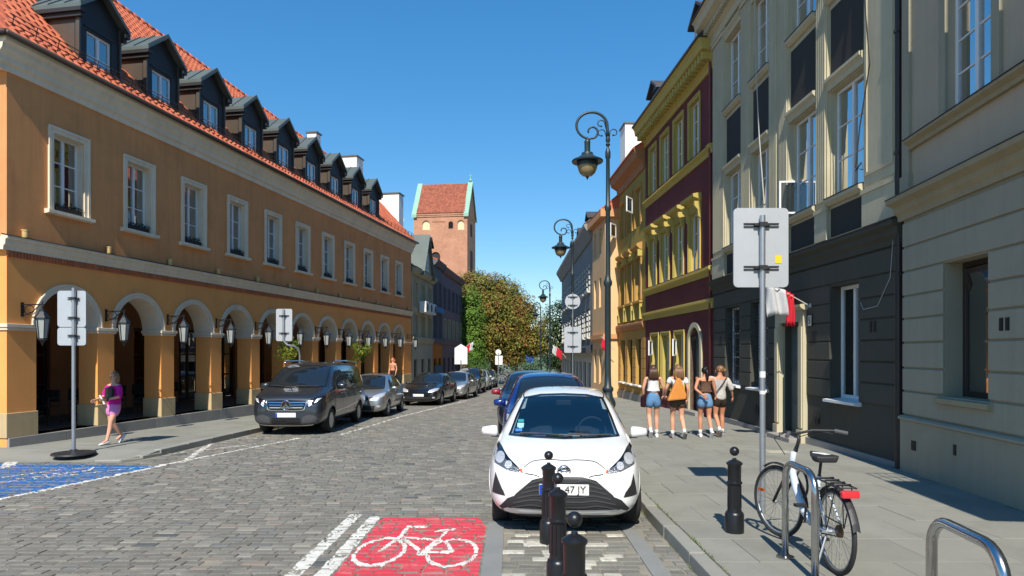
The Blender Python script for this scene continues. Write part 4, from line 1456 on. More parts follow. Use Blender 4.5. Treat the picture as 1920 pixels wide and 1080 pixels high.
q = MB(); q.prism_y(.2, .25, P_in)
dr = q.build('door', pm('slate_door', S(74, 84, 88), .5, .1, 3, .1, 30), house3, recalc=True)
q = MB(); q.box(a - .3, b + .3, -.3, 0, -.6, -.06); q.build('door_step', granite, house3, bevel=.01)
q = MB(); q.tube([(L3 - .3, -.1, -.3), (L3 - .3, -.1, 11.2), (L3 - .3, -.3, 11.6)], .05, 8); q.build('downpipe', pm('red_pipe', S(116, 58, 58), .5, .1, 3, 0), house3, smooth=True)
slate = pm('slate_roof', S(70, 66, 66), .6, .15, 2, .3, 30, rnd=.1)
rf = roof_slope(house3, L3, -.6, 11.9, 4.2, 15.2, slate, x0=-.1)


def side_dormer(parent, u, z0, zr, w, h, y0, wallm, roofm, depth=2.5, big=.3):
    q = MB(); q.box(u - w / 2, u + w / 2, y0, y0 + depth, z0 - .6, z0 + h)
    o = q.build('dormer', wallm, parent)
    q = MB()
    for s_ in (-1, 1):
        e = u + s_ * (w / 2 + .15)
        v = [(u, y0 - .2, z0 + h + big), (u, y0 + depth, z0 + h + big), (e, y0 + depth, z0 + h - .02), (e, y0 - .2, z0 + h - .02)]
        v += [(x, y, z - .10) for x, y, z in v]
        q.add(v, [(0, 1, 2, 3), (0, 4, 7, 3), (3, 7, 6, 2), (1, 2, 6, 5), (4, 5, 6, 7)])
    q.prism_y(y0 - .05, y0 + .1, [(u - w / 2, z0 + h), (u + w / 2, z0 + h), (u, z0 + h + big - .06)])
    q.build('dormer_roof', roofm, o, recalc=True)
    win(o, u, z0 + .1, w * .62, h - .25, nx=2, nz=2, d=y0 - .035, curtain=0, room=False, single=True, name='dormer_window', glassm=glass('dormer_glass', (.1, .12, .15), .2, op=.9))
    return o


side_dormer(house3, u3(22.4), 12.0, 0, 1.35, 1.3, .1, plaster('salmon_render', S(226, 196, 176)), slate, big=.55)
side_dormer(house3, u3(28.0), 12.0, 0, 1.2, 1.0, .1, dorm_dark, slate, big=.45)

# ================================================================== RIGHT: yellow house
yel = plaster('yellow_plaster', S(188, 148, 82), var=.08, streak=.2)
olive = plaster('olive_yellow', S(168, 148, 76), var=.08, streak=.2)
loc, rz = wall_frame(7.36, -.05, 34.86, 'R')
house4 = thing('yellow_house', 'narrow mustard yellow house with three window bays beyond the purple one', 'building', loc, rz)
c4 = math.cos(math.atan(.05)); L4 = 5.62; u4 = lambda Y: (34.86 - Y) / c4
cols = [(u4(Y) - .5, u4(Y) + .5) for Y in (33.8, 32.2, 30.5)]
og = [(a, b, .45, 2.55, False) for a, b in cols]
ou = [(a, b, 4.35, 6.3, False) for a, b in cols] + [(a, b, 7.75, 9.5, False) for a, b in cols]
mb = MB(); facade(mb, L4, -1.0, 3.2, og, .22); shell(mb, L4, 9, -1.0, 3.2); mb.build('ground_wall', yel, house4)
mb = MB(); facade(mb, L4, 3.2, 10.3, ou, .22); shell(mb, L4, 9, 3.2, 10.3); mb.build('upper_wall', olive, house4)
bands(house4, L4, og, [.3, .75, 1.2, 1.65, 2.1, 2.6], yel, proud=.02, gap=.012)
q = MB(); q.box(-.02, L4, -.04, 0, -1.0, .0); q.build('base_course', granite, house4)
for prof in ([(.0, 3.0), (-.06, 3.0), (-.16, 3.2), (-.16, 3.3), (.0, 3.36)], [(.0, 10.1), (-.08, 10.1), (-.1, 10.4), (-.4, 10.6), (-.5, 10.95), (.0, 11.0)]):
    q = MB(); q.prism_x(.0, L4 - .02, prof); q.build('cornice' if prof[0][1] > 5 else 'string_course', pm('brownish_trim', S(168, 116, 74), .85, .1, 2, .2, 40), house4, recalc=True)
for i, (a, b, z0, z1, _) in enumerate(ou):
    win(house4, (a + b) / 2, z0, b - a, z1 - z0, nx=2, nz=3, d=.16, curtain=.3, surr=(.13, .04), surrm=yel, single=True)
    if i < 3:
        q = MB(); q.prism_x(a - .2, b + .2, [(.0, 6.6), (-.1, 6.6), (-.26, 6.75), (-.26, 6.85), (.0, 6.95)]); q.build('window_hood', yel, house4, recalc=True)
        for e in (a - .17, b + .04):
            q = MB(); q.box(e, e + .13, -.2, 0, 6.3, 6.6); q.box(e + .02, e + .11, -.12, 0, 3.45, 4.2); q.build('console', yellow_t, house4)
        q = MB(); q.box(a - .2, b + .2, -.14, 0, 4.2, 4.3); q.build('window_sill', yel, house4)
for a, b, z0, z1, _ in og:
    win(house4, (a + b) / 2, z0, b - a, z1 - z0, nx=2, nz=3, d=.16, fm=wood_dk, curtain=0, single=True, sill=(.1, .16, .05), sillm=white_paint)
for x_, z_ in ((u4(30.6), 8.4), (u4(34.3), 7.9)):
    q = MB(); w_ = .7; q.M = Matrix.Translation((x_, -.42, z_)) @ Matrix.Rotation(R(-35), 4, 'Z')
    for bx in ((-w_ / 2, -w_ / 2 + .06, 0, .05, 0, w_), (w_ / 2 - .06, w_ / 2, 0, .05, 0, w_), (-w_ / 2 + .06, w_ / 2 - .06, 0, .05, 0, .06), (-w_ / 2 + .06, w_ / 2 - .06, 0, .05, w_ - .06, w_)): q.box(*bx)
    q.build('open_sash', white_paint, house4)
    q.v, q.f, q.m = [], [], []
    q = MB(); q.M = Matrix.Translation((x_, -.42, z_)) @ Matrix.Rotation(R(-35), 4, 'Z'); q.box(-w_ / 2 + .06, w_ / 2 - .06, .02, .027, .06, w_ - .06); q.build('open_pane', pane_glass, house4)
rf = roof_slope(house4, L4, -.55, 11.0, 4.2, 14.0, tile_m, x0=-.02)
q = MB(); q.box(-1.2, .0, .35, 1.6, 9.8, 14.0); ch = q.build('chimney', whitewash, rf)
q = MB(); q.box(-1.26, .06, .29, 1.66, 14.0, 14.08); q.build('chimney_cap', zinc, rf)

# ================================================================== RIGHT: salmon house standing forward, then the far grey house
salmon = plaster('salmon_plaster', S(226, 188, 140), var=.06, streak=.15)
loc, rz = wall_frame(4.91 + .06 * 34.9, -.06, 38.55, 'R')
house5 = thing('salmon_house', 'salmon house whose sunlit side wall stands out past the yellow house', 'building', loc, rz)
L5 = 3.68
ou = [(.5, 1.15, 4.4, 6.0, False), (2.0, 2.65, 4.4, 6.0, False), (.5, 1.15, 7.3, 8.7, False), (2.0, 2.65, 7.3, 8.7, False), (.5, 1.2, .2, 2.1, False), (2.0, 2.7, .2, 2.1, False)]
mb = MB(); facade(mb, L5, -1.2, 9.3, ou, .2); shell(mb, L5, 8, -1.2, 9.3); mb.build('wall', salmon, house5)
for a, b, z0, z1, _ in ou: win(house5, (a + b) / 2, z0, b - a, z1 - z0, nx=2, nz=2, d=.14, curtain=.2, single=True, fm=wood_dk if z0 < 1 else white_paint)
tr_s = pm('salmon_trim', S(206, 150, 100), .85, .1, 2, .2, 40)
for z0, z1, pr in ((2.65, 2.9, .14), (9.05, 9.45, .3)):
    q = MB(); q.box(-.02, L5 + pr, -pr, .0, z0, z1); q.box(L5, L5 + pr, .001, 3, z0, z1); q.build('cornice', tr_s, house5)
q = MB(); q.box(-.02, L5 + .04, -.04, 0, -1.2, 2.64); q.box(L5, L5 + .04, .001, .9, -1.2, 2.64); q.build('ground_facing', plaster('salmon_low', S(216, 160, 96)), house5) if False else None
rf = roof_slope(house5, L5 + .25, -.3, 9.45, 3.5, 12.6, tile_m, x0=-.05)

greyst = plaster('grey_far_plaster', S(150, 148, 142), var=.1, streak=.2)
quoin = plaster('pale_block', S(206, 204, 194), var=.08)
loc, rz = (4.72, 62.7, 0), -PI / 2
house6 = thing('far_grey_house', 'far grey house with pale window blocks and small dormers', 'building', loc, rz)
L6 = 24.0
ou, og = [], []
for k in range(9):
    a = 1.2 + k * 2.55
    ou += [(a, a + .95, 2.9, 4.6, False), (a, a + .95, 5.7, 7.2, False)]
    og.append((a - .3, a + 1.4, -1.2, 1.3, False))
mb = MB(); facade(mb, L6, -2.2, 2.2, og, .25); shell(mb, L6, 9, -2.2, 2.2); mb.build('ground_wall', quoin, house6)
mb = MB(); facade(mb, L6, 2.2, 8.7, ou, .2); shell(mb, L6, 9, 2.2, 8.7); mb.build('upper_wall', greyst, house6)
for i, (a, b, z0, z1, _) in enumerate(ou):
    o = win(house6, (a + b) / 2, z0, b - a, z1 - z0, nx=2, nz=2, d=.12, curtain=0, single=True, sill=(.2, .2, .1), sillm=quoin)
    q = MB()
    for e in (-.68, .5):
        for j in range(5): q.box(e, e + .18, -.20, -.115, j * .33, j * .33 + .22)
    q.build('quoin', quoin, o)
for a, b, z0, z1, _ in og: win(house6, (a + b) / 2, z0, b - a, z1 - z0, nx=2, nz=1, d=.14, curtain=0, single=True, fm=wood_dk)
q = MB(); q.prism_x(-.2, L6, [(.0, 8.6), (-.1, 8.6), (-.3, 9.0), (-.5, 9.3), (-.5, 9.45), (.0, 9.5)]); q.build('cornice', greyst, house6, recalc=True)
q = MB(); q.prism_x(0, L6, [(.0, 1.9), (-.4, 1.9), (-.4, 2.2), (.0, 2.4)]); q.build('shop_fascia', pm('dark_fascia', S(44, 46, 54), .6, .1, 2, 0), house6, recalc=True)
rf = roof_slope(house6, L6, -.5, 9.5, 4.2, 12.4, slate)
for u_ in (8.0, 14.0, 19.6): side_dormer(house6, u_, 9.7, 0, 1.2, 1.0, .3, dorm_dark, slate, big=.4)
# ================================================================== LEFT, beyond the arcade house
def far_left(name, label, Ya, Yb, zt, wallm, lowm, nb, rows_, trimm, roofm, ridge=3.0, low=2.6):
    X0, t = -5.93 - .07 * 39, .07
    loc, rz = wall_frame(X0, t, Ya, 'L')
    h = thing(name, label, 'building', loc, rz)
    L = (Yb - Ya) / math.cos(math.atan(t))
    ops = []
    for k in range(nb):
        c = L * (k + .5) / nb
        for z0, z1 in rows_: ops.append((c - .42, c + .42, z0, z1, False))
    og = [(L * (k + .5) / nb - .5, L * (k + .5) / nb + .5, -1.2, 1.5, False) for k in range(nb)]
    mb = MB(); facade(mb, L, -1.8, low, og, .2); shell(mb, L, 9, -1.8, low); mb.build('ground_wall', lowm, h)
    mb = MB(); facade(mb, L, low, zt, ops, .2); shell(mb, L, 9, low, zt); mb.build('upper_wall', wallm, h)
    for a, b, z0, z1, _ in ops: win(h, (a + b) / 2, z0, b - a, z1 - z0, nx=2, nz=2, d=.12, curtain=.2, single=True, surr=(.1, .04), surrm=trimm)
    for a, b, z0, z1, _ in og: win(h, (a + b) / 2, z0, b - a, z1 - z0, nx=2, nz=2, d=.12, fm=wood_dk, curtain=0, single=True)
    for z0, pr in ((low - .1, .12), (zt - .1, .35)):
        q = MB(); q.prism_x(0, L - .02, [(.0, z0), (-pr * .4, z0), (-pr, z0 + .25), (-pr, z0 + .35), (.0, z0 + .4)]); q.build('cornice', trimm, h, recalc=True)
    rf = roof_slope(h, L, -.35, zt + .3, 4.2, zt + ridge, roofm)
    return h, L, rf


grn = plaster('green_grey_plaster', S(176, 168, 140), streak=.25)
h7, L7, rf7 = far_left('olive_grey_house', 'olive grey house with a steep gabled dormer next to the arcade house', 39.1, 45.6, 6.7, grn, plaster('pale_olive', S(172, 166, 146)), 3, [(2.9, 4.2), (4.7, 6.2)], grn, zinc, ridge=2.2)
q = MB(); q.prism_y(-.30, 3.6, [(1.5, 6.9), (4.6, 6.9), (3.05, 9.25)]); g = q.build('gable_dormer', grn, h7, recalc=True)
q = MB()
for s_ in (-1, 1):
    v = [(3.05, -.5, 9.42), (3.05, 3.6, 9.42), (3.05 + s_ * 1.75, 3.6, 6.8), (3.05 + s_ * 1.75, -.5, 6.8)]
    v += [(x, y, z - .14) for x, y, z in v]
    q.add(v, [(0, 1, 2, 3), (0, 4, 7, 3), (3, 7, 6, 2), (4, 5, 6, 7)])
q.build('gable_roof', zinc, g, recalc=True)
win(g, 3.05, 7.1, .8, 1.1, d=-.33, curtain=0, single=True, room=False, name='gable_window', glassm=glass('dormer_glass', (.1, .12, .15), .2, op=.9))
blu = plaster('slate_blue_plaster', S(112, 108, 112))
h8, L8, rf8 = far_left('blue_base_house', 'narrow slate blue house with orange and blue ground floor', 45.65, 49.3, 8.1, blu, plaster('orange_low', S(196, 120, 56)), 2, [(3.0, 4.6), (5.3, 6.9)], blu, tile_m, ridge=1.9)
q = MB(); q.box(.05, L8 - .05, -.16, -.01, 4.75, 5.15); q.build('blue_panel', pm('sky_blue', S(36, 112, 160), .6, .1, 3, 0), h8)
q = MB(); q.box(.3, L8 - .3, -.12, -.01, -1.4, 1.0); q.build('blue_shutter', pm('blue_shutter', S(52, 88, 116), .6, .1, 3, 0), h8)
lil = plaster('lilac_plaster', S(134, 112, 116))
h9, L9, rf9 = far_left('lilac_house', 'dull lilac house at the far end of the left row', 49.35, 59.4, 8.0, lil, lil, 5, [(2.9, 4.4), (5.2, 6.8)], lil, tile_m, ridge=1.9)
side_dormer(h8, 1.8, 8.3, 0, 1.3, 1.3, .6, plaster('brown_dormer', S(120, 98, 80)), dorm_dark, big=.6)
q = MB(); q.box(-.6, .4, 2.4, 3.6, 8.2, 10.6); q.build('chimney', whitewash, rf8)
# air-conditioning boxes on the olive grey house
acm = pm('ac_white', (.72, .72, .70), .5, .05, 4, 0)
W7 = h7.matrix_basis
for k, (u_, w_) in enumerate(((2.2, .8), (3.5, .8), (4.8, .8))):
    p = h7.location; rzz = h7.rotation_euler.z
    M7 = Matrix.Translation(p) @ Matrix.Rotation(rzz, 4, 'Z')
    o = thing('air_conditioner', 'white air-conditioning box on the olive grey house, %s of three' % ('nearest', 'middle', 'farthest')[k], 'air conditioner', M7 @ Vector((u_, -.05, 4.75)), rzz, 'air conditioners on the olive grey house')
    q = MB(); q.box(-.4, .4, -.45, 0, -.35, .35); q.build('casing', acm, o, bevel=.03)
    q = MB(); q.lathe([(.24, 0), (.26, .02), (.22, .025)], (0, -.475, 0), 16, axis='y'); q.build('fan_grille', dark_metal, o)
# satellite dish
p = Matrix.Translation(h8.location) @ Matrix.Rotation(h8.rotation_euler.z, 4, 'Z') @ Vector((-.4, 2.4, 10.9))
o = thing('satellite_dish', 'white satellite dish on a mast above the olive grey house', 'satellite dish', p)
q = MB(); q.tube([(0, 0, -1.2), (0, 0, .1)], .04, 6); q.build('mast', galv, o)
q = MB(); q.M = Matrix.Rotation(R(62), 4, 'X') @ Matrix.Rotation(R(15), 4, 'Y')
q.lathe([(.03, 0.0), (.25, .03), (.45, .1), (.46, .12), (.25, .045), (.03, .015)], (0, 0, .1), 20); q.build('dish', acm, o, smooth=True)

# ================================================================== brick church tower
def brick_mat(name, c1, c2, mort, sc=1.0):
    m, nt, bs = _nt(name)
    tc = node(nt, 'ShaderNodeTexCoord')
    mp = node(nt, 'ShaderNodeMapping', inp={'Rotation': (R(90), 0, 0)})
    sep = node(nt, 'ShaderNodeSeparateXYZ'); nt.links.new(tc.outputs['Object'], sep.inputs[0])
    cb = node(nt, 'ShaderNodeCombineXYZ')
    nt.links.new(math_(nt, 'ADD', sep.outputs[0], sep.outputs[1]), cb.inputs[0]); nt.links.new(sep.outputs[2], cb.inputs[1])
    br = node(nt, 'ShaderNodeTexBrick', inp={'Scale': sc, 'Brick Width': .3, 'Row Height': .1, 'Mortar Size': .012, 'Color1': (*c1, 1), 'Color2': (*c2, 1), 'Mortar': (*mort, 1)})
    nt.links.new(cb.outputs[0], br.inputs['Vector'])
    f = ramp(nt, noise(nt, tc.outputs['Object'], .35, 6, .65), .35, .7)
    nt.links.new(mixc(nt, f, br.outputs['Color'], mixc(nt, 1.0, br.outputs['Color'], (.72, .68, .66), 'MULTIPLY')), bs.inputs['Base Color'])
    bs.inputs['Roughness'].default_value = .9
    return m


tower_brick = brick_mat('tower_brick', S(198, 134, 100), S(178, 112, 84), S(206, 176, 150))
tower_tile = pm('tower_tile', S(150, 84, 62), .8, .2, 1.2, .3, 6, rnd=.25, island=True, dirt=.2)
verdigris = pm('verdigris', S(138, 178, 158), .7, .15, 2, .1, 20)
tower = thing('church_tower', 'tall brick church tower with tiled saddle roof and green copper gable edges', 'tower', (-7.1, 105, 0), R(-7.3))
TWd, TDp, TE_, TR = 8.75, 7.0, 24.1, 29.6
wops = [(-2.55 - .0, -1.75, 21.6, 22.5, True), (-3.05, -2.45 + .001, 0, 0, False)][:1]
ops = [(-7.95 + .6, -6.7 + .6, 21.5, 22.4, True), (-3.05, -2.3, 21.6, 22.4, True), (-1.6, -.5, 21.4, 22.4, True), (-5.9, -4.4, 15.2, 17.2, True)]
mb = MB(); facade(mb, 0, -3, TE_, ops, .35, x0=-TWd)
mb.quad((0, 0, -3), (0, TDp, -3), (0, TDp, TE_), (0, 0, TE_)); mb.quad((-TWd, TDp, -3), (-TWd, 0, -3), (-TWd, 0, TE_), (-TWd, TDp, TE_)); mb.quad((0, TDp, -3), (-TWd, TDp, -3), (-TWd, TDp, TE_), (0, TDp, TE_))
for x in (0, -TWd): mb.add([(x, 0, TE_), (x, TDp, TE_), (x, TDp / 2, TR)], [(0, 1, 2)])
mb.build('shaft', tower_brick, tower)
blind = plaster('blind_niche', S(226, 206, 168))
for i, (a, b, z0, z1, _) in enumerate(ops):
    q = MB(); c_, r0 = (a + b) / 2, (b - a) / 2
    q.prism_y(.22, .3, [(a, z0)] + [(c_ - r0 * math.cos(PI * k / 10), z1 + r0 * math.sin(PI * k / 10)) for k in range(11)] + [(b, z0)])
    q.build('blind_niche' if i in (0, 2) else 'louvre_opening', blind if i in (0, 2) else dark_void, tower, recalc=True)
    if i == 1:
        q = MB()
        for k in range(4): q.box(a, b, .05, .2, z0 + .1 + k * .3, z0 + .18 + k * .3)
        q.build('louvre', wood_dk, tower)
q = MB(); q.box(-5.7, -3.6, -.08, .01, 22.75, 22.95); q.box(-TWd - .1, .1, -.12, .0, TE_ - .55, TE_ - .35); q.box(-TWd - .15, .15, -.2, .0, TE_ - .3, TE_); q.box(.001, .15, 0, TDp, TE_ - .3, TE_); q.box(-TWd, .06, -.1, 0, 13.2, 13.5); q.box(.001, .1, 0, TDp, 13.2, 13.5)
q.build('brick_cornice', tower_brick, tower)
q = MB(); q.box(.0, .03, 2.4, 4.4, 14.6, 18.5); q.box(.0, .03, 2.6, 4.0, 20.8, 22.8); q.build('side_opening', dark_void, tower)
q = MB()
rw = math.hypot(TR - TE_, TDp / 2)
n = 26
for s in range(n):
    for k in range(30):
        x = -TWd + .5 + (TWd - 1.0) * k / 30 + (.12 if s % 2 else 0)
        t0, t1 = s / n, (s + 1.15) / n
        ya, yb = t0 * (TDp / 2 + .3) - .3, t1 * (TDp / 2 + .3) - .3
        za_, zb_ = TE_ + t0 * (TR - TE_), TE_ + t1 * (TR - TE_)
        q.add([(x, ya, za_ + .1), (x + .25, ya, za_ + .1), (x + .25, yb, zb_ + .02), (x, yb, zb_ + .02), (x, ya, za_), (x + .25, ya, za_)], [(0, 1, 2, 3), (4, 5, 1, 0)])
q.quad((-TWd, TDp / 2, TR), (0, TDp / 2, TR), (0, TDp + .2, TE_), (-TWd, TDp + .2, TE_))
q.quad((-TWd, -.2, TE_), (0, -.2, TE_), (0, TDp / 2, TR), (-TWd, TDp / 2, TR))
tr_ = q.build('roof', tower_tile, tower)
for x0, x1 in ((-TWd - .25, -TWd + .55), (-.55, .25)):
    q = MB()
    v = [(x0, -.35, TE_ - .15), (x1, -.35, TE_ - .15), (x1, TDp / 2, TR + .25), (x0, TDp / 2, TR + .25), (x1, TDp + .35, TE_ - .15), (x0, TDp + .35, TE_ - .15)]
    v += [(a, b, c - .5) for a, b, c in v]
    q.add(v, [(0, 1, 2, 3), (3, 2, 4, 5), (6, 7, 1, 0), (0, 3, 9, 6), (1, 7, 8, 2), (3, 5, 11, 9), (2, 8, 10, 4)])
    q.build('copper_verge', verdigris, tower, recalc=True)
q = MB(); q.lathe([(.12, TR + .2), (.3, TR + .45), (.12, TR + .7), (.06, TR + 1.0), (.03, TR + 1.7)], (-.15, TDp / 2, 0), 8); q.box(-.4, .1, TDp / 2 - .04, TDp / 2 + .04, TR + 1.25, TR + 1.33)
q.build('finial', verdigris, tower)

# ================================================================== trees and shrubs
def leaf_mat(name, c, var=.35, hues=()):
    m, nt, bs = _nt(name)
    geo = node(nt, 'ShaderNodeNewGeometry')
    r = geo.outputs['Random Per Island']
    cc = mixc(nt, r, scl(c, 1 - var), scl(c, 1 + var))
    r2 = math_(nt, 'FRACT', math_(nt, 'MULTIPLY', r, 13.7))
    f = ramp(nt, noise(nt, geo.outputs['Position'], .75, 3, .6), .25, .75)
    r3 = math_(nt, 'ADD', math_(nt, 'MULTIPLY', r2, .3), math_(nt, 'MULTIPLY', f, .8))
    for lo, hi, c2 in hues:
        sel = math_(nt, 'MULTIPLY', math_(nt, 'GREATER_THAN', r3, lo), math_(nt, 'LESS_THAN', r3, hi))
        cc = mixc(nt, sel, cc, mixc(nt, r, scl(c2, 1 - var), scl(c2, 1 + var)))
    nt.links.new(cc, bs.inputs['Base Color'])
    bs.inputs['Roughness'].default_value = .6
    bs.inputs['Specular IOR Level'].default_value = .25
    tl = node(nt, 'ShaderNodeBsdfTranslucent')
    nt.links.new(cc, tl.inputs['Color'])
    mx = node(nt, 'ShaderNodeMixShader', inp={'Fac': .3})
    nt.links.new(bs.outputs[0], mx.inputs[1]); nt.links.new(tl.outputs[0], mx.inputs[2])
    nt.links.new(mx.outputs[0], nt.nodes['Material Output'].inputs['Surface'])
    return m


bark = pm('bark', S(84, 70, 58), .95, .25, 3, .6, 12)


def crown_mesh(name, mat, blobs, n, leaf, seed, per=34, spread=3.6):
    "blobs: (x,y,z,rx,ry,rz); leaves gather in clumps near the surface of each blob and turn outwards with their clump"
    rs = np.random.RandomState(seed)
    B = np.array(blobs, dtype=float)
    vol = B[:, 3] * B[:, 4] + B[:, 3] * B[:, 5] + B[:, 4] * B[:, 5]
    ncl = max(20, n // per)
    bi = rs.choice(len(B), ncl, p=vol / vol.sum())
    d = rs.normal(size=(ncl, 3)); d /= np.linalg.norm(d, axis=1)[:, None]
    rr = (.5 + .52 * rs.rand(ncl) ** .55)[:, None]
    cc = B[bi, :3] + d * B[bi, 3:] * rr
    cr = rs.uniform(.5, 1.3, ncl) * leaf * spread
    k = np.repeat(np.arange(ncl), per)
    m = len(k)
    off = rs.normal(size=(m, 3)); off /= np.linalg.norm(off, axis=1)[:, None]
    off *= (rs.rand(m) ** .5)[:, None]
    off = off + d[k] * .25
    p = cc[k] + off * cr[k][:, None] * np.array([1, 1, .72])
    nrm = off * .9 + d[k] * .5 + np.array([0, 0, .5]) + rs.normal(size=(m, 3)) * .38
    nrm /= np.linalg.norm(nrm, axis=1)[:, None]
    t = np.cross(nrm, rs.normal(size=(m, 3))); t /= np.linalg.norm(t, axis=1)[:, None] + 1e-9
    s_ = np.cross(nrm, t)
    l = (leaf * rs.uniform(.6, 1.3, m))[:, None]; w = (leaf * rs.uniform(.35, .7, m))[:, None]
    V = np.stack([p - t * l * .5, p + s_ * w * .5 - nrm * l * .12, p + t * l * .5, p - s_ * w * .5 - nrm * l * .12], axis=1).reshape(-1, 3)
    me = bpy.data.meshes.new(name)
    me.from_pydata(V.tolist(), [], np.arange(4 * m).reshape(-1, 4).tolist())
    me.materials.append(mat)
    return me


def tree(name, label, loc, blobs, mat, n, leaf, seed, trunk_r=.22, group=None, cat='tree', trunk=True):
    t = thing(name, label, cat, loc, 0, group)
    if trunk:
        q = MB()
        zc = np.mean([b[2] for b in blobs])
        q.tube([(0, 0, -.3), (.05, 0, zc * .35), (0, .1, zc * .7), (.1, 0, zc)], [trunk_r * 1.3, trunk_r, trunk_r * .8, trunk_r * .45], 8)
        for b in blobs[:7]:
            q.tube([(0, 0, zc * .45), (b[0] * .4, b[1] * .4, zc * .45 + (b[2] - zc * .45) * .6), (b[0] * .85, b[1] * .85, b[2])], [trunk_r * .6, trunk_r * .35, trunk_r * .1], 6)
        q.build('trunk', bark, t, smooth=True)
    link('crown', crown_mesh('crown', mat, blobs, n, leaf, seed), t)
    return t


rust = leaf_mat('chestnut_leaf', S(132, 104, 54), .42, [(.0, .42, S(104, 116, 48)), (.80, 1.3, S(160, 96, 52)), (.50, .66, S(140, 136, 62))])
lime_l = leaf_mat('lime_leaf', S(104, 138, 56), .35, [(.75, 1.3, S(140, 168, 76)), (0, .25, S(70, 104, 44))])
dk_green = leaf_mat('dark_leaf', S(58, 78, 38), .4, [(.7, 1.3, S(92, 112, 52))])
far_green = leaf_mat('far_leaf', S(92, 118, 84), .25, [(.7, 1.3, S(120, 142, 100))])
gz = lambda y: G(y)
tree('chestnut_tree', 'large chestnut with rusty brown autumn leaves at the end of the left row', (-1.75, 63.0, gz(63)),
     [(-2.2, 0, 9.0, 1.6, 1.6, 1.5), (-.6, .3, 9.3, 1.7, 1.6, 1.3), (.9, .2, 8.5, 1.6, 1.5, 1.3), (2.3, 0, 7.2, 1.5, 1.5, 1.3), (3.3, .1, 5.6, 1.5, 1.4, 1.3), (3.7, 0, 4.0, 1.2, 1.2, 1.2), (-3.1, .2, 7.2, 1.6, 1.6, 1.6),
      (-1.5, -.9, 7.3, 1.6, 1.4, 1.5), (.2, -1.2, 6.9, 1.6, 1.4, 1.5), (1.6, -1.0, 5.7, 1.6, 1.3, 1.4), (-2.8, -.6, 5.4, 1.6, 1.4, 1.6), (-.9, -1.5, 5.2, 1.6, 1.3, 1.5), (.7, -1.5, 4.4, 1.5, 1.2, 1.3), (2.4, -.9, 3.8, 1.4, 1.2, 1.2),
      (-2.2, -.9, 3.4, 1.3, 1.1, 1.1), (-.4, -1.3, 3.2, 1.4, 1.1, 1.0), (1.4, -1.0, 2.8, 1.3, 1.0, .9), (0, 0, 6.5, 2.6, 2.2, 2.6)],
     rust, 60000, .25, 3, .3)
tree('lime_tree', 'fresh green lime tree between the lilac house and the brown chestnut', (-3.72, 59.9, gz(60)),
     [(0, 0, 4.2, .95, 1.0, 1.9), (.15, 0, 6.3, .9, 1.0, 1.6), (-.1, 0, 7.8, .6, .7, .9), (.2, 0, 3.0, .9, .9, 1.2)], lime_l, 9000, .2, 5, .14)
tree('round_shrub', 'dark green shrub behind the parked cars at the foot of the chestnut', (-3.2, 57.5, gz(57)), [(0, 0, 1.2, 1.1, 1.0, 1.2), (.9, 0, .9, .8, .8, .9), (-.6, 0, 1.7, .7, .7, .8)], leaf_mat('shrub_leaf', S(84, 116, 44), .35), 2600, .15, 7, .06, cat='shrub')
tree('low_hedge', 'low dark hedge under the chestnut tree', (-.6, 63.5, gz(63)), [(0, 0, .8, 2.4, .8, .9), (2.2, 0, .7, 1.2, .8, .8)], dk_green, 2000, .16, 9, .06, cat='hedge')
tree('street_tree', 'dark leafy tree peeking out past the far grey house', (5.0, 67, gz(67)), [(0, 0, 6.6, 1.7, 1.6, 1.6), (-.3, 0, 4.4, 1.9, 1.6, 1.5), (.2, 0, 2.6, 1.6, 1.5, 1.2), (1.2, 0, 8.2, 1.0, 1.0, .9)], dk_green, 9000, .24, 11, .18)
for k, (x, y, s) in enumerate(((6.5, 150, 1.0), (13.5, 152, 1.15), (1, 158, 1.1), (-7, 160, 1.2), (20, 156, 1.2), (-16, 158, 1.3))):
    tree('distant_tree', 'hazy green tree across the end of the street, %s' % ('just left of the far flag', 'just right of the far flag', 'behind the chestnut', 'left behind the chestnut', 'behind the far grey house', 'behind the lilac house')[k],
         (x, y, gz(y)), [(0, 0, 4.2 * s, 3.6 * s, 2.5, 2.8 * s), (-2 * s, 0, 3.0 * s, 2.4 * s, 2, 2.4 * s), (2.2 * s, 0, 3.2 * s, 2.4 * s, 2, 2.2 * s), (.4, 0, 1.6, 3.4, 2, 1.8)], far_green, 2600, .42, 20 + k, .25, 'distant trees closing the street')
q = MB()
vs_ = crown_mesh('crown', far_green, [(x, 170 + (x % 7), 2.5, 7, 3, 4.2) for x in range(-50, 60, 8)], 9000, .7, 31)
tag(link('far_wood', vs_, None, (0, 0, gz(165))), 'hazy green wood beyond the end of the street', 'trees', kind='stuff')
# hanging ivy in two of the arches
for k, a in enumerate((4, 7)):
    p = on_left(AC[a] + .45, -.1, 0)
    t = thing('hanging_plant', 'green trailing plant hanging in the %s arch of the arcade' % ('fifth', 'eighth')[k], 'plant', p, rz, 'plants hanging in the arcade')
    q = MB(); q.lathe([(.1, 2.1), (.17, 2.3), (.18, 2.32), (.15, 2.32)], (0, .3, 0), 10); q.tube([(0, .3, 2.3), (0, .3, 3.1)], .008, 4); q.build('basket', wood_dk, t)
    link('foliage', crown_mesh('foliage', leaf_mat('ivy_leaf%d' % k, S(96, 120, 40), .4, [(.7, 1.3, S(150, 150, 50))]), [(0, .3, 2.15, .3, .3, .45), (.05, .25, 1.7, .22, .22, .4)], 700, .09, 41 + k), t)
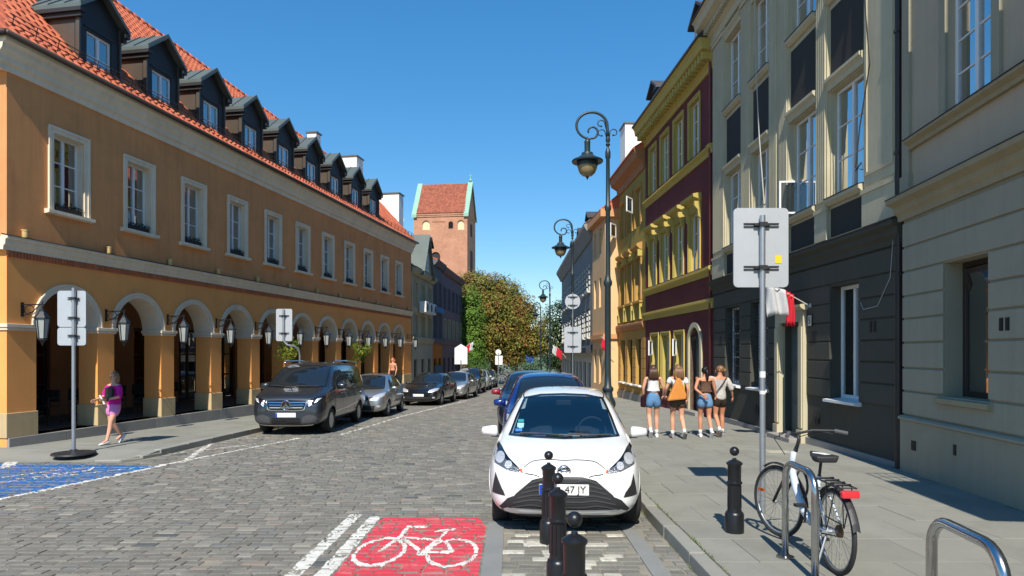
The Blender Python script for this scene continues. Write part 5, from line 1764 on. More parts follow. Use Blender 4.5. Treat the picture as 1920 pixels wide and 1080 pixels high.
# ------------------------------------------------------------------ vehicles
def eval_mesh(me, mods, name='m'):
    o = bpy.data.objects.new('tmp_' + name, me)
    col.objects.link(o)
    for typ, kw in mods:
        md = o.modifiers.new(typ, typ)
        for k, v in kw.items(): setattr(md, k, v)
    dg = bpy.context.evaluated_depsgraph_get()
    r = bpy.data.meshes.new_from_object(o.evaluated_get(dg))
    bpy.data.objects.remove(o)
    return r


def text_mesh(body, size, mat, extrude=.001, spacing=1.0):
    cu = bpy.data.curves.new('lettering', 'FONT')
    cu.body = body; cu.size = size; cu.extrude = extrude; cu.align_x = 'CENTER'; cu.align_y = 'CENTER'; cu.space_character = spacing
    o = bpy.data.objects.new('tmp_text', cu); col.objects.link(o)
    dg = bpy.context.evaluated_depsgraph_get()
    me = bpy.data.meshes.new_from_object(o.evaluated_get(dg))
    bpy.data.objects.remove(o)
    me.materials.clear(); me.materials.append(mat)
    return me


def car_paint(name, c, metal=.0, rough=.35, coat=1.0, flake=0.0):
    if name in MATS: return MATS[name]
    m, nt, bs = _nt(name)
    geo = node(nt, 'ShaderNodeNewGeometry')
    f = noise(nt, geo.outputs['Position'], 3.0, 5, .65)
    nt.links.new(mixc(nt, ramp(nt, f, .35, .75), c, scl(c, .9)), bs.inputs['Base Color'])     # thin dust
    bs.inputs['Metallic'].default_value = metal
    bs.inputs['Roughness'].default_value = rough
    bs.inputs['Coat Weight'].default_value = coat
    bs.inputs['Coat Roughness'].default_value = .03
    MATS[name] = m
    return m


car_glass = pm('car_glass', (.012, .016, .020), .03, 0, 1, 0, spec=.6, coat=.6)
rubber = pm('tyre_rubber', (.022, .022, .023), .8, .2, 6, .2, 60)
trim_blk = pm('black_plastic', (.022, .022, .024), .5, .15, 6, .1, 90)
gloss_blk = pm('gloss_black', (.008, .008, .009), .12, 0, 1, 0, coat=.5)
chrome = pm('chrome', (.72, .73, .75), .10, 0, 1, 0, metal=1.0)
rim_m = pm('alloy_rim', (.46, .47, .48), .35, .05, 5, 0, metal=.8)
lamp_m = pm('headlamp_reflector', (.70, .73, .76), .22, .45, 55, .8, 42, metal=.45, coat=1.0)
amber = pm('amber_lens', S(196, 96, 40), .2, 0, 1, 0, coat=1)
red_lens = pm('red_lens', S(150, 20, 24), .2, 0, 1, 0, coat=1)
plate_w = pm('plate_white', (.74, .74, .72), .4, .03, 5, 0)
plate_b = pm('plate_blue', S(22, 66, 168), .4, 0, 1, 0)
ink = pm('plate_ink', (.02, .02, .02), .5, 0, 1, 0)
seam_m = pm('panel_gap', (.012, .012, .013), .7, 0, 1, 0)


def ring(st):
    y, zb, zm, zt, w, wm, wr = st
    h, g = zm - zb, zt - zm
    half = [(0, zb), (.62 * w, zb), (.93 * w, zb + .03 + .06 * h), (w, zb + .42 * h), (.995 * w, zb + .74 * h), (wm, zm),
            (wm + (wr - wm) * .55, zm + .58 * g), (wr, zm + .93 * g), (wr * .62, zt + .0), (0, zt + .012)]
    pts = [(x, y, z) for x, z in half] + [(-x, y, z) for x, z in half[-2:0:-1]]
    return pts


def patch(name, poly, plane, bvh, off, mat, parent, res=.06, sx=1, smooth=True, back=0.0):
    "a fitted panel: a flat outline laid onto the body surface with its own small stand-off"
    bm = bmesh.new()
    if plane == 'side': P = [bm.verts.new((0, a, b)) for a, b in poly]
    elif plane == 'top': P = [bm.verts.new((a, b, 0)) for a, b in poly]
    else: P = [bm.verts.new((a, 0, b)) for a, b in poly]
    bm.faces.new(P)
    bmesh.ops.triangulate(bm, faces=bm.faces[:])
    for _ in range(6):
        ed = [e for e in bm.edges if e.calc_length() > res]
        if not ed: break
        bmesh.ops.subdivide_edges(bm, edges=ed, cuts=1)
        bmesh.ops.triangulate(bm, faces=[f for f in bm.faces if len(f.verts) > 3])
    d = {'front': Vector((0, 1, 0)), 'rear': Vector((0, -1, 0)), 'side': Vector((-sx, 0, 0)), 'top': Vector((0, 0, -1))}[plane]
    last = None
    for v in bm.verts:
        o = v.co - d * 12
        hit, nrm, _, _ = bvh.ray_cast(o, d)
        if hit is None:
            hit, nrm, _, _ = bvh.find_nearest(v.co if last is None else (v.co + d * (last - v.co).dot(d)))
        if nrm.dot(d) > 0: nrm = -nrm
        last = hit
        v.co = hit + nrm * off - d * back
    bm.normal_update()
    for f in bm.faces:
        if f.normal.dot(d) > 0: f.normal_flip()
    me = bpy.data.meshes.new(name); bm.to_mesh(me); bm.free()
    me.materials.append(mat)
    if smooth: me.shade_smooth()
    return link(name, me, parent)


def mir(poly): return [(-a, b) for a, b in poly][::-1]


def strip2(pts, w):
    "outline of a narrow line through 2-D points, rounded through its bends"
    if len(pts) > 2:
        Q = []
        for i in range(len(pts) - 1):
            p0, p1, p2, p3 = (pts[max(0, min(len(pts) - 1, i + k))] for k in (-1, 0, 1, 2))
            for t in (0, .25, .5, .75):
                Q.append(tuple(.5 * (2 * b + (c - a) * t + (2 * a - 5 * b + 4 * c - d) * t * t + (3 * b - a - 3 * c + d) * t ** 3) for a, b, c, d in zip(p0, p1, p2, p3)))
        pts = Q + [pts[-1]]
    L, Rr = [], []
    for i, p in enumerate(pts):
        a = pts[max(i - 1, 0)]; b = pts[min(i + 1, len(pts) - 1)]
        t = Vector((b[0] - a[0], b[1] - a[1])).normalized()
        n = Vector((-t.y, t.x)) * w / 2
        L.append((p[0] + n.x, p[1] + n.y)); Rr.append((p[0] - n.x, p[1] - n.y))
    return L + Rr[::-1]


_wheel = {}


def wheel_meshes(r, w, spokes=5, dark=False):
    k = (r, w, spokes, dark)
    if k in _wheel: return _wheel[k]
    q = MB()
    rr = r * .64
    q.lathe([(rr, -w / 2 + .01), (r * .90, -w / 2), (r * .98, -w / 2 + .025), (r, -w / 4), (r, w / 4), (r * .98, w / 2 - .025), (r * .90, w / 2), (rr, w / 2 - .01)], n=32, cap=False, axis='x')
    ty = q.mesh('tyre', rubber, smooth=50)
    q = MB()
    q.lathe([(rr, -w / 2 + .012), (rr * 1.02, w / 2 - .015), (rr * .96, w / 2 - .01), (rr * .9, w / 2 - .05), (rr * .88, -w / 2 + .02)], n=28, cap=False, axis='x')
    q.lathe([(.001, w / 2 - .015), (rr * .2, w / 2 - .018), (rr * .24, w / 2 - .05), (.001, w / 2 - .06)], n=14, cap=False, axis='x')
    for s in range(spokes):
        a = 2 * PI * s / spokes
        q.M = Matrix.Rotation(a, 4, 'X')
        q.add([(w / 2 - .022, -.035, rr * .15), (w / 2 - .022, .035, rr * .15), (w / 2 - .012, .05, rr * .93), (w / 2 - .012, -.05, rr * .93),
               (w / 2 - .06, -.03, rr * .15), (w / 2 - .06, .03, rr * .15), (w / 2 - .05, .045, rr * .93), (w / 2 - .05, -.045, rr * .93)],
              [(0, 1, 2, 3), (0, 3, 7, 4), (1, 5, 6, 2)])
        q.M = None
    rim = q.mesh('rim', gloss_blk if dark else rim_m, smooth=40)
    q = MB(); q.lathe([(.001, 0), (rr * .86, 0)], n=20, cap=False, axis='x'); disc = q.mesh('brake_disc', trim_blk)
    _wheel[k] = (ty, rim, disc)
    return _wheel[k]


def build_car(name, label, st, paint, loc, rz, wheels, ws, sides, front, opts=None, cat='car', group='cars parked along the street'):
    """st: body stations; wheels: (y_front, y_rear, radius, half track); ws: windscreen outline (x,z); sides: list of window outlines (y,z);
    front: list of (part name, outline, material, stand-off, mirrored)"""
    opts = opts or {}
    car = thing(name, label, cat, loc, rz, group, rot=(TILT, 0, rz))
    q = MB()
    n = None
    for s in st:
        r = ring(s); n = len(r); q.v.extend(r)
    for i in range(len(st) - 1):
        for k in range(n):
            q.f.append([i * n + k, i * n + (k + 1) % n, (i + 1) * n + (k + 1) % n, (i + 1) * n + k])
    h = n // 2
    for base, flip in ((0, False), ((len(st) - 1) * n, True)):
        for k in range(0, h):                # ladder fill of the end caps
            a, b, c_, d_ = k, k + 1, n - k - 1, (n - k) % n
            if k == 0: f = [0, 1, n - 1]
            elif k == h - 1: f = [k, k + 1, n - k]
            else: f = [k, k + 1, n - k - 1, n - k]
            f = [base + i for i in f]
            q.f.append(f if not flip else f[::-1])
    q.m = [0] * len(q.f)
    me = q.mesh('shell', paint, recalc=True)
    smooth = eval_mesh(me, [('SUBSURF', dict(levels=2, render_levels=2))])
    bvh = BVHTree.FromPolygons([v.co.copy() for v in smooth.vertices], [tuple(p.vertices) for p in smooth.polygons])
    yf, yr, wr_, tr = wheels
    cut = MB()
    for y in (yf, yr):
        for sx in (-1, 1):
            x0, x1 = (tr - .26, tr + .5) if sx > 0 else (-tr - .5, -tr + .26)
            cut.lathe([(wr_ * 1.15, x0), (wr_ * 1.15, x1)], (0, y, wr_ + .01), 28, axis='x')
    cme = cut.mesh('cut', trim_blk, recalc=True)
    co = bpy.data.objects.new('cutter', cme); col.objects.link(co)
    body = eval_mesh(smooth, [('BOOLEAN', dict(operation='DIFFERENCE', object=co, solver='EXACT'))])
    bpy.data.objects.remove(co)
    body.materials.clear(); body.materials.append(paint); body.materials.append(trim_blk)
    for p in body.polygons:
        c_ = p.center
        inside_arch = min(math.hypot(c_.y - yf, c_.z - wr_ - .01), math.hypot(c_.y - yr, c_.z - wr_ - .01)) < wr_ * 1.15 - .004 and abs(c_.x) < tr + .2
        p.material_index = 1 if (inside_arch or c_.z < st[6][1] + .035) else 0
        p.use_smooth = True
    if opts.get('open_ws'):
        bm = bmesh.new(); bm.from_mesh(body)
        dead = [f for f in bm.faces if inside(opts['open_ws'], f.calc_center_median().x, f.calc_center_median().z) and f.normal.y < -.1 and f.normal.z > .1]
        bmesh.ops.delete(bm, geom=dead, context='FACES')
        bm.to_mesh(body); bm.free()
    body.set_sharp_from_angle(angle=R(38))
    bo = link('body', body, car)
    # wheels
    ty, rim, disc = wheel_meshes(wr_, opts.get('tyre_w', .2), opts.get('spokes', 5), opts.get('dark_rim', False))
    for y, steer in ((yf, opts.get('steer', 0)), (yr, 0)):
        for sx in (-1, 1):
            w = link('wheel', ty, car, (sx * (tr - .02), y, wr_), rot=(0, 0, (0 if sx > 0 else PI) + steer))
            link('rim', rim, w); link('brake_disc', disc, w)
    # arch lips
    for y in (yf, yr):
        for sx in (-1, 1):
            pts_ = []
            for a in np.linspace(-.15, PI + .15, 26):
                yy, zz = y + wr_ * 1.16 * math.cos(a), wr_ + .01 + wr_ * 1.16 * math.sin(a)
                hit, nrm, _, _ = bvh.ray_cast(Vector((sx * 5, yy, zz)), Vector((-sx, 0, 0)))
                if hit: pts_.append((hit.x - sx * .004, yy, zz))
            if len(pts_) > 4:
                m = MB(); m.tube(pts_, .016, 6); m.build('arch_lip', opts.get('lip', paint), car, smooth=True)
    gl = opts.get('ws_glass', car_glass)
    if ws:
        patch('windscreen', ws, 'front', bvh, .006, gl, car, res=.07)
        if opts.get('frit', True):
            cx, cz = 0, sum(p[1] for p in ws) / len(ws)
            f = .955
            inn = [(p[0] * f, cz + (p[1] - cz) * (f - .02)) for p in ws]
            for i in range(len(ws)):
                j = (i + 1) % len(ws)
                patch('windscreen_edge', [ws[i], ws[j], inn[j], inn[i]], 'front', bvh, .009, gloss_blk, car, res=.07)
        for pts_ in opts.get('wipers', []):
            P = []
            for x, z in pts_:
                hit, nrm, _, _ = bvh.ray_cast(Vector((x, -8, z)), Vector((0, 1, 0)))
                if hit: P.append(tuple(hit + nrm * .022))
            if len(P) > 1: m = MB(); m.tube(P, .009, 5); m.build('wiper', trim_blk, car)
    for i, poly in enumerate(sides):
        for sx in (-1, 1):
            patch('side_window', poly, 'side', bvh, .005, car_glass, car, sx=sx, res=.09)
    for nm, poly, mat, off, both in front:
        patch(nm, poly, 'front', bvh, off, mat, car, res=.035)
        if both: patch(nm, mir(poly), 'front', bvh, off, mat, car, res=.035)
    for nm, poly, mat, off in opts.get('side', []):
        for sx in (-1, 1): patch(nm, poly, 'side', bvh, off, mat, car, sx=sx, res=.06)
    for nm, poly, mat, off in opts.get('rear', []): patch(nm, poly, 'rear', bvh, off, mat, car, res=.06)
    for nm, poly, mat, off in opts.get('top', []): patch(nm, poly, 'top', bvh, off, mat, car, res=.07)
    # mirrors
    if 'mirror' in opts:
        mx, my, mz, ms = opts['mirror']
        for sx in (-1, 1):
            m = MB(); m.ball((sx * (mx + .06 * ms), my, mz), .115 * ms, .07 * ms, .078 * ms, 16, 12)
            for i, v in enumerate(m.v):
                x, y, z = v
                if y > my + .02 * ms: y = my + .02 * ms + (y - my - .02 * ms) * .3
                u_ = (x * sx - mx - .06 * ms) / (.115 * ms); w_ = (z - mz) / (.078 * ms)
                f_ = 1 / max(.72, max(abs(u_), abs(w_)) / max(1e-6, math.hypot(u_, w_))) if math.hypot(u_, w_) > .5 else 1.0
                f_ = 1 + (f_ - 1) * .6
                w2 = w_ * f_ * (.92 - .12 * u_) - (.10 * u_ if w_ > 0 else -.05 * u_)
                m.v[i] = (sx * (mx + .06 * ms + u_ * f_ * .105 * ms), y, mz + w2 * .070 * ms)
            mo = m.build('mirror', opts.get('mirror_paint', paint), car, smooth=50)
            m = MB(); m.tube([(sx * (mx - .06), my + .02, mz - .06), (sx * (mx + .04), my, mz - .05)], .025, 6); m.build('mirror_arm', trim_blk, mo)
    # handles
    for y, z in opts.get('handles', []):
        for sx in (-1, 1):
            hit, nrm, _, _ = bvh.ray_cast(Vector((sx * 5, y, z)), Vector((-sx, 0, 0)))
            if hit:
                m = MB(); m.box(hit.x - .012, hit.x + .012 + .0, y - .09, y + .09, z - .014, z + .014); m.build('door_handle', opts.get('handle_m', paint), car, bevel=.008)
    # number plate
    if 'plate' in opts:
        pz, txt, psz = opts['plate']
        hit, nrm, _, _ = bvh.ray_cast(Vector((0, -8, pz)), Vector((0, 1, 0)))
        y_ = hit.y - .02
        m = MB(); m.box(-.26, .26, y_, y_ + .012, pz - .057, pz + .057); po = m.build('number_plate', plate_w, car, bevel=.003)
        m = MB(); m.box(-.258, -.215, y_ - .003, y_ - .001, pz - .052, pz + .052); m.build('plate_band', plate_b, po)
        if txt:
            for tx, px in txt:
                t = link('plate_text', text_mesh(tx, .105, ink), po, (px, y_ - .004, pz), rot=(R(90), 0, 0))
    return car, bvh, paint


# ---------------- white hatchback, nearest on the right
white_car = car_paint('white_lacquer', (.80, .80, .79), rough=.3)
ST_Y = [(.00, .34, .52, .60, .52, .50, .40), (.04, .25, .58, .68, .67, .64, .50), (.13, .18, .70, .76, .765, .74, .58), (.32, .16, .79, .86, .83, .80, .64), (.62, .16, .85, .94, .852, .82, .68),
        (.93, .16, .90, .995, .856, .82, .69), (1.12, .16, .915, 1.08, .858, .82, .67), (1.42, .16, .93, 1.28, .858, .815, .61), (1.78, .16, .94, 1.455, .858, .81, .575), (2.3, .16, .955, 1.515, .858, .80, .56),
        (3.0, .17, .98, 1.49, .852, .79, .55), (3.5, .19, 1.0, 1.40, .84, .77, .53), (3.75, .22, .98, 1.2, .81, .74, .5), (3.9, .28, .85, .98, .73, .69, .5), (3.95, .36, .6, .75, .6, .58, .45)]
ws_y = [(-.655, .975), (-.40, .963), (0, .955), (.40, .963), (.655, .975), (.60, 1.16), (.515, 1.385), (.30, 1.425), (0, 1.435), (-.30, 1.425), (-.515, 1.385), (-.60, 1.16)]
clear_ws = glass('windscreen_glass', (.62, .74, .80), .10, op=.10, body=(.01, .03, .05))
head_y = [(-.425, .66), (-.60, .685), (-.755, .745), (-.785, .80), (-.77, .925), (-.70, .885), (-.60, .795), (-.47, .70)]
head_top = [(-.60, .80), (-.70, .89), (-.775, .93), (-.772, .875), (-.68, .81), (-.52, .728), (-.47, .705)]
grille_y = [(-.335, .60), (-.20, .635), (0, .640), (.20, .635), (.335, .60), (.50, .46), (.625, .315), (.60, .30), (0, .285), (-.60, .30), (-.625, .315), (-.50, .46)]
bezel_m = pm('headlamp_bezel', (.20, .21, .225), .2, .6, 40, .8, 40, metal=.6, coat=1.0)
disc = lambda cx, cz, r, sx=1.0: [(cx + r * sx * math.cos(t), cz + r * math.sin(t)) for t in np.linspace(0, 2 * PI, 17)[:-1]]
front = [('headlight', head_y, bezel_m, .004, True), ('lamp_lens', disc(-.695, .795, .052), lamp_m, .010, True), ('lamp_lens', disc(-.595, .735, .036, 1.1), lamp_m, .010, True), ('lamp_lens', [(-.77, .77), (-.745, .75), (-.745, .86), (-.768, .885)], lamp_m, .010, True), ('headlight_hood', head_top, gloss_blk, .008, True),
         ('indicator', [(-.46, .672), (-.435, .668), (-.445, .70), (-.47, .705)], amber, .009, True),
         ('grille', grille_y, trim_blk, .006, False),
         ('fog_pocket', [(-.775, .44), (-.62, .425), (-.64, .475), (-.70, .55), (-.735, .66), (-.745, .56)], trim_blk, .004, True),
         ('lower_corner', [(-.66, .275), (-.60, .30), (-.625, .315), (-.53, .43), (-.60, .40), (-.69, .30)], trim_blk, .005, True),
         ('under_lip', [(-.72, .165), (.72, .165), (.72, .205), (.45, .225), (-.45, .225), (-.72, .205)], trim_blk, .006, False),
         ('bonnet_gap', strip2([(-.43, .715), (-.33, .775), (-.15, .79), (0, .785), (.15, .79), (.33, .775), (.43, .715)], .007), seam_m, .003, False),
         ('crease', strip2([(-.41, .66), (-.30, .645), (-.26, .63)], .012), seam_m, .0025, True)]
for k in range(6):
    zz = .325 + k * .052
    hw = .60 - (zz - .30) * .86
    front.append(('grille_bar', strip2([(-hw, zz - .02), (-hw * .62, zz + .016), (-hw * .35, zz), (0, zz), (hw * .35, zz), (hw * .62, zz + .016), (hw, zz - .02)], .016), pm('grille_bar', (.055, .055, .058), .3, 0, 1, 0), .014, False))
YR = -.075
car, bvh, _ = build_car('parked_hatchback', 'white hatchback parked nose-on behind the black bollards', ST_Y, white_car, (.545, 6.93, G(6.93)), YR, (.80, 3.33, .30, .76), ws_y,
    [[(1.30, .985), (1.42, 1.0), (2.18, 1.0), (2.18, 1.43), (1.85, 1.39), (1.55, 1.24)], [(2.26, 1.0), (3.05, 1.03), (3.35, 1.12), (3.1, 1.36), (2.26, 1.43)]], front,
    dict(open_ws=[(x * .93, 1.17 + (z - 1.17) * .9) for x, z in ws_y], ws_glass=clear_ws, steer=.10, mirror=(.87, 1.32, .985, 1.0), tyre_w=.20,
         wipers=[[(-.52, .985), (-.3, .985), (0, .972), (.1, .970)], [(.05, .985), (.3, .975), (.55, .978)]],
         plate=(.505, [('W', -.16), ('47', .06), ('JY', .185)], 1), handles=[(2.05, .86), (3.0, .89)],
         side=[('door_gap', strip2([(1.25, .95), (1.2, .6), (1.3, .22)], .006), seam_m, .002), ('door_gap', strip2([(2.22, .98), (2.22, .3)], .006), seam_m, .002), ('sill_trim', [(1.2, .16), (2.95, .16), (2.95, .23), (1.2, .23)], trim_blk, .004)],
         rear=[('rear_window', [(-.5, 1.05), (.5, 1.05), (.44, 1.36), (-.44, 1.36)], car_glass, .006), ('tail_lamp', [(-.68, .8), (-.5, .8), (-.55, 1.05), (-.66, 1.05)], red_lens, .006), ('tail_lamp', [(.5, .8), (.68, .8), (.66, 1.05), (.55, 1.05)], red_lens, .006)],
         top=[('roof_gap', strip2([(-.50, 1.62), (-.535, 1.95), (-.53, 2.6), (-.51, 3.3)], .014), seam_m, .003), ('roof_gap', strip2([(.50, 1.62), (.535, 1.95), (.53, 2.6), (.51, 3.3)], .014), seam_m, .003)]))
# emblem: three ovals
hit, nrm, _, _ = bvh.ray_cast(Vector((0, -8, .69)), Vector((0, 1, 0)))
m = MB()
for rx, rz_, ox, oz in ((.068, .046, 0, 0), (.026, .040, 0, 0), (.05, .017, 0, .018)):
    m.tube([(ox + rx * math.cos(t), hit.y - .012, .695 + oz + rz_ * math.sin(t)) for t in np.linspace(0, 2 * PI, 25)[:-1]], .007, 6, closed=True)
m.cur = 1; m.lathe([(.0005, 0), (.062, .0)], (0, hit.y - .004, .695), 18, cap=False, axis='y')
m.build('emblem', [chrome, trim_blk], car)
# stickers on the windscreen, papers on the dashboard
for nm, poly, mt in (('sticker', [(-.565, 1.04), (-.485, 1.04), (-.485, 1.095), (-.565, 1.095)], pm('sticker_pale', S(150, 200, 206), .5, .1, 30, 0)), ('sticker', [(-.58, 1.01), (-.50, 1.01), (-.50, 1.036), (-.58, 1.036)], pm('sticker_blue', S(70, 130, 210), .5, 0, 1, 0)),
                     ('sticker', [(-.56, 1.105), (-.49, 1.105), (-.49, 1.135), (-.56, 1.135)], pm('sticker_teal', S(50, 140, 150), .5, 0, 1, 0))):
    patch(nm, poly, 'front', bvh, .0075, mt, car, res=.05)
# interior
seat_m = pm('seat_fabric', (.05, .055, .065), .9, .2, 8, .2, 60)
m = MB(); m.box(-.66, .66, 1.0, 1.62, .78, .93); m.box(-.66, .66, 1.0, 3.6, .2, .3); dash = m.build('dashboard', pm('dash_plastic', (.03, .034, .04), .6, .2, 4, 0), car, bevel=.04)
for sx in (-.37, .37):
    m = MB(); m.box(sx - .22, sx + .22, 2.12, 2.3, .5, 1.12); m.box(sx - .22, sx + .22, 1.7, 2.2, .45, .6); m.build('seat', seat_m, car, bevel=.06, segs=2)
    m = MB(); m.box(sx - .13, sx + .13, 2.2, 2.3, 1.15, 1.35); m.build('headrest', seat_m, car, bevel=.04, segs=2)
m = MB(); m.tube([(.37 + .18 * math.cos(t), 1.66 + .05 * math.sin(t), .96 + .17 * math.sin(t)) for t in np.linspace(0, 2 * PI, 25)[:-1]], .016, 8, closed=True); m.build('steering_wheel', trim_blk, car)
m = MB(); m.box(-.1, .1, 1.60, 1.63, 1.29, 1.36); m.build('rear_view_mirror', trim_blk, car, bevel=.01)
m = MB(); m.add([(-.06, 1.10, .945), (.2, 1.10, .945), (.2, 1.24, .955), (-.06, 1.24, .955)], [(0, 1, 2, 3)]); m.build('paper_slip', pm('paper', (.72, .72, .62), .8, .1, 10, 0), car)
m = MB(); m.add([(-.06, 1.095, .949), (-.01, 1.095, .949), (-.01, 1.235, .959), (-.06, 1.235, .959)], [(0, 1, 2, 3)]); m.build('paper_slip', pm('paper_yellow', S(220, 210, 60), .8, 0, 1, 0), car)

# ---------------- family car bodies behind it
ST_M = [(.00, .36, .58, .66, .54, .52, .42), (.05, .26, .66, .76, .70, .67, .52), (.16, .19, .80, .88, .81, .78, .62), (.36, .18, .89, .96, .87, .84, .68), (.7, .18, .95, 1.03, .895, .86, .72),
        (1.0, .18, 1.0, 1.09, .90, .86, .73), (1.18, .18, 1.015, 1.17, .90, .86, .71), (1.5, .18, 1.03, 1.40, .90, .855, .66), (1.9, .18, 1.04, 1.60, .90, .85, .625), (2.5, .18, 1.05, 1.67, .90, .84, .61),
        (3.4, .19, 1.07, 1.65, .895, .83, .60), (3.95, .2, 1.08, 1.56, .88, .81, .58), (4.2, .24, 1.05, 1.35, .85, .78, .55), (4.33, .3, .9, 1.05, .78, .73, .52), (4.38, .38, .65, .8, .64, .6, .48)]
ws_m = [(-.69, 1.075), (0, 1.055), (.69, 1.075), (.63, 1.28), (.555, 1.535), (.3, 1.575), (0, 1.585), (-.3, 1.575), (-.555, 1.535), (-.63, 1.28)]


def mpv_front(): return [('headlight', [(-.44, .74), (-.62, .76), (-.80, .84), (-.80, .94), (-.62, .90), (-.45, .84)], lamp_m, .005, True), ('grille', [(-.42, .74), (.42, .74), (.42, .85), (-.42, .85)], trim_blk, .005, False),
                         ('intake', [(-.55, .33), (.55, .33), (.6, .5), (-.6, .5)], trim_blk, .005, False)]


m_sides = [[(1.42, 1.07), (2.35, 1.09), (2.35, 1.55), (2.0, 1.50), (1.7, 1.36)], [(2.43, 1.09), (3.3, 1.11), (3.3, 1.55), (2.43, 1.56)], [(3.37, 1.12), (3.95, 1.16), (3.8, 1.44), (3.37, 1.53)]]
blue_p = car_paint('blue_lacquer', S(20, 50, 124), metal=.35, rough=.3)
m_opts = lambda **k: dict(dict(mirror=(.90, 1.45, 1.09, 1.15), wipers=[[(-.55, 1.08), (-.1, 1.065)], [(0, 1.08), (.5, 1.075)]], plate=(.6, None, 1), handles=[(2.2, .94), (3.1, .96)],
    side=[('door_gap', strip2([(1.35, 1.04), (1.3, .6), (1.4, .25)], .007), seam_m, .002), ('door_gap', strip2([(2.39, 1.06), (2.39, .3)], .007), seam_m, .002), ('sill_trim', [(1.3, .18), (3.2, .18), (3.2, .26), (1.3, .26)], trim_blk, .004)]), **k)
build_car('parked_people_carrier', 'bright blue people carrier parked right behind the white hatchback', ST_M, blue_p, (.70, 11.35, G(11.35)), -.02, (.92, 3.6, .32, .79), ws_m, m_sides, mpv_front(), m_opts())
wine_p = car_paint('wine_lacquer', S(60, 16, 26), metal=.2, rough=.3)
build_car('parked_people_carrier', 'dark car with a red wing mirror, third in the right-hand row', ST_M, car_paint('night_blue_lacquer', S(26, 32, 52), metal=.2), (.50, 16.4, G(16.4)), -.02, (.92, 3.6, .32, .79), ws_m, m_sides, mpv_front(), m_opts(mirror_paint=car_paint('red_mirror', S(150, 18, 40))))

# ---------------- dark van, nearest on the left
ST_V = [(.00, .34, .62, .72, .62, .60, .50), (.04, .26, .74, .86, .80, .77, .60), (.12, .22, .92, 1.0, .885, .85, .68), (.30, .21, 1.02, 1.08, .935, .90, .72), (.60, .21, 1.10, 1.17, .955, .92, .76),
        (.85, .21, 1.15, 1.24, .962, .93, .78), (1.02, .21, 1.17, 1.36, .965, .93, .77), (1.35, .21, 1.18, 1.62, .965, .925, .75), (1.75, .21, 1.18, 1.83, .965, .92, .735), (2.3, .21, 1.18, 1.90, .965, .92, .73),
        (3.4, .21, 1.18, 1.91, .965, .92, .73), (4.6, .22, 1.18, 1.88, .96, .91, .72), (5.0, .25, 1.17, 1.80, .94, .89, .70), (5.1, .3, 1.1, 1.6, .90, .86, .66), (5.14, .4, .8, 1.1, .8, .78, .6)]
ws_v = [(-.79, 1.235), (0, 1.205), (.79, 1.235), (.74, 1.50), (.665, 1.765), (.4, 1.805), (0, 1.815), (-.4, 1.805), (-.665, 1.765), (-.74, 1.50)]
van_p = car_paint('graphite_lacquer', S(62, 66, 72), metal=.7, rough=.32)
van_front = [('headlight', [(-.55, .74), (-.60, .73), (-.80, .85), (-.895, .96), (-.90, 1.02), (-.72, .965), (-.57, .92)], gloss_blk, .005, True),
             ('headlight_lens', [(-.57, .75), (-.60, .745), (-.66, .80), (-.60, .91), (-.575, .91)], lamp_m, .009, True), ('headlight_lens', [(-.70, .83), (-.78, .87), (-.86, .96), (-.76, .945)], lamp_m, .009, True),
             ('grille', [(-.50, .90), (-.47, .74), (-.40, .665), (.40, .665), (.47, .74), (.50, .90), (0, .915)], gloss_blk, .005, False),
             ('intake', [(-.36, .30), (.36, .30), (.36, .46), (-.36, .46)], gloss_blk, .005, False),
             ('side_intake', [(-.40, .31), (-.80, .34), (-.84, .42), (-.72, .52), (-.58, .54), (-.42, .48)], pm('mesh_plastic', (.05, .052, .056), .6, .3, 40, .5, 60), .004, True),
             ('chrome_lip', strip2([(-.74, .285), (-.4, .262), (0, .258), (.4, .262), (.74, .285)], .022), chrome, .008, False)]
for z_ in (.72, .785, .85):
    hw = .42 + (z_ - .72) * .45
    van_front.append(('grille_bar', strip2([(-hw, z_), (0, z_ - .004), (hw, z_)], .020), chrome, .012, False))
van_front.append(('grille_frame', strip2([(-.52, .905), (-.485, .74), (-.41, .655), (0, .645), (.41, .655), (.485, .74), (.52, .905)], .016), chrome, .010, False))
van, vbvh, _ = build_car('parked_van', 'graphite passenger van parked at the left kerb', ST_V, van_p, (-5.80, 16.95, G(16.95)), .0, (.93, 4.13, .335, .84), ws_v,
    [[(1.28, 1.24), (1.95, 1.24), (1.95, 1.73), (1.72, 1.68), (1.45, 1.46)], [(2.05, 1.24), (3.35, 1.25), (3.35, 1.74), (2.05, 1.75)], [(3.45, 1.25), (4.85, 1.27), (4.75, 1.70), (3.45, 1.74)]], van_front,
    dict(mirror=(.99, 1.42, 1.24, 1.35), wipers=[[(-.65, 1.245), (-.1, 1.215)], [(.0, 1.235), (.6, 1.23)]], plate=(.53, None, 1), handles=[(1.9, 1.02), (2.25, 1.02)], tyre_w=.22, spokes=10,
         side=[('door_gap', strip2([(1.2, 1.18), (1.15, .7), (1.3, .28)], .008), seam_m, .002), ('door_gap', strip2([(2.0, 1.2), (2.0, .28)], .008), seam_m, .002), ('door_gap', strip2([(3.4, 1.2), (3.4, .3)], .008), seam_m, .002),
               ('slide_rail', strip2([(3.3, 1.08), (4.9, 1.08)], .02), seam_m, .003), ('sill_trim', [(1.35, .22), (3.7, .22), (3.7, .28), (1.35, .28)], trim_blk, .004)]))
hit, nrm, _, _ = vbvh.ray_cast(Vector((0, -8, .79)), Vector((0, 1, 0)))
m = MB(); yy = hit.y - .03
m.tube([(.115 * math.cos(t), yy, .785 + .115 * math.sin(t)) for t in np.linspace(0, 2 * PI, 33)[:-1]], .012, 6, closed=True)
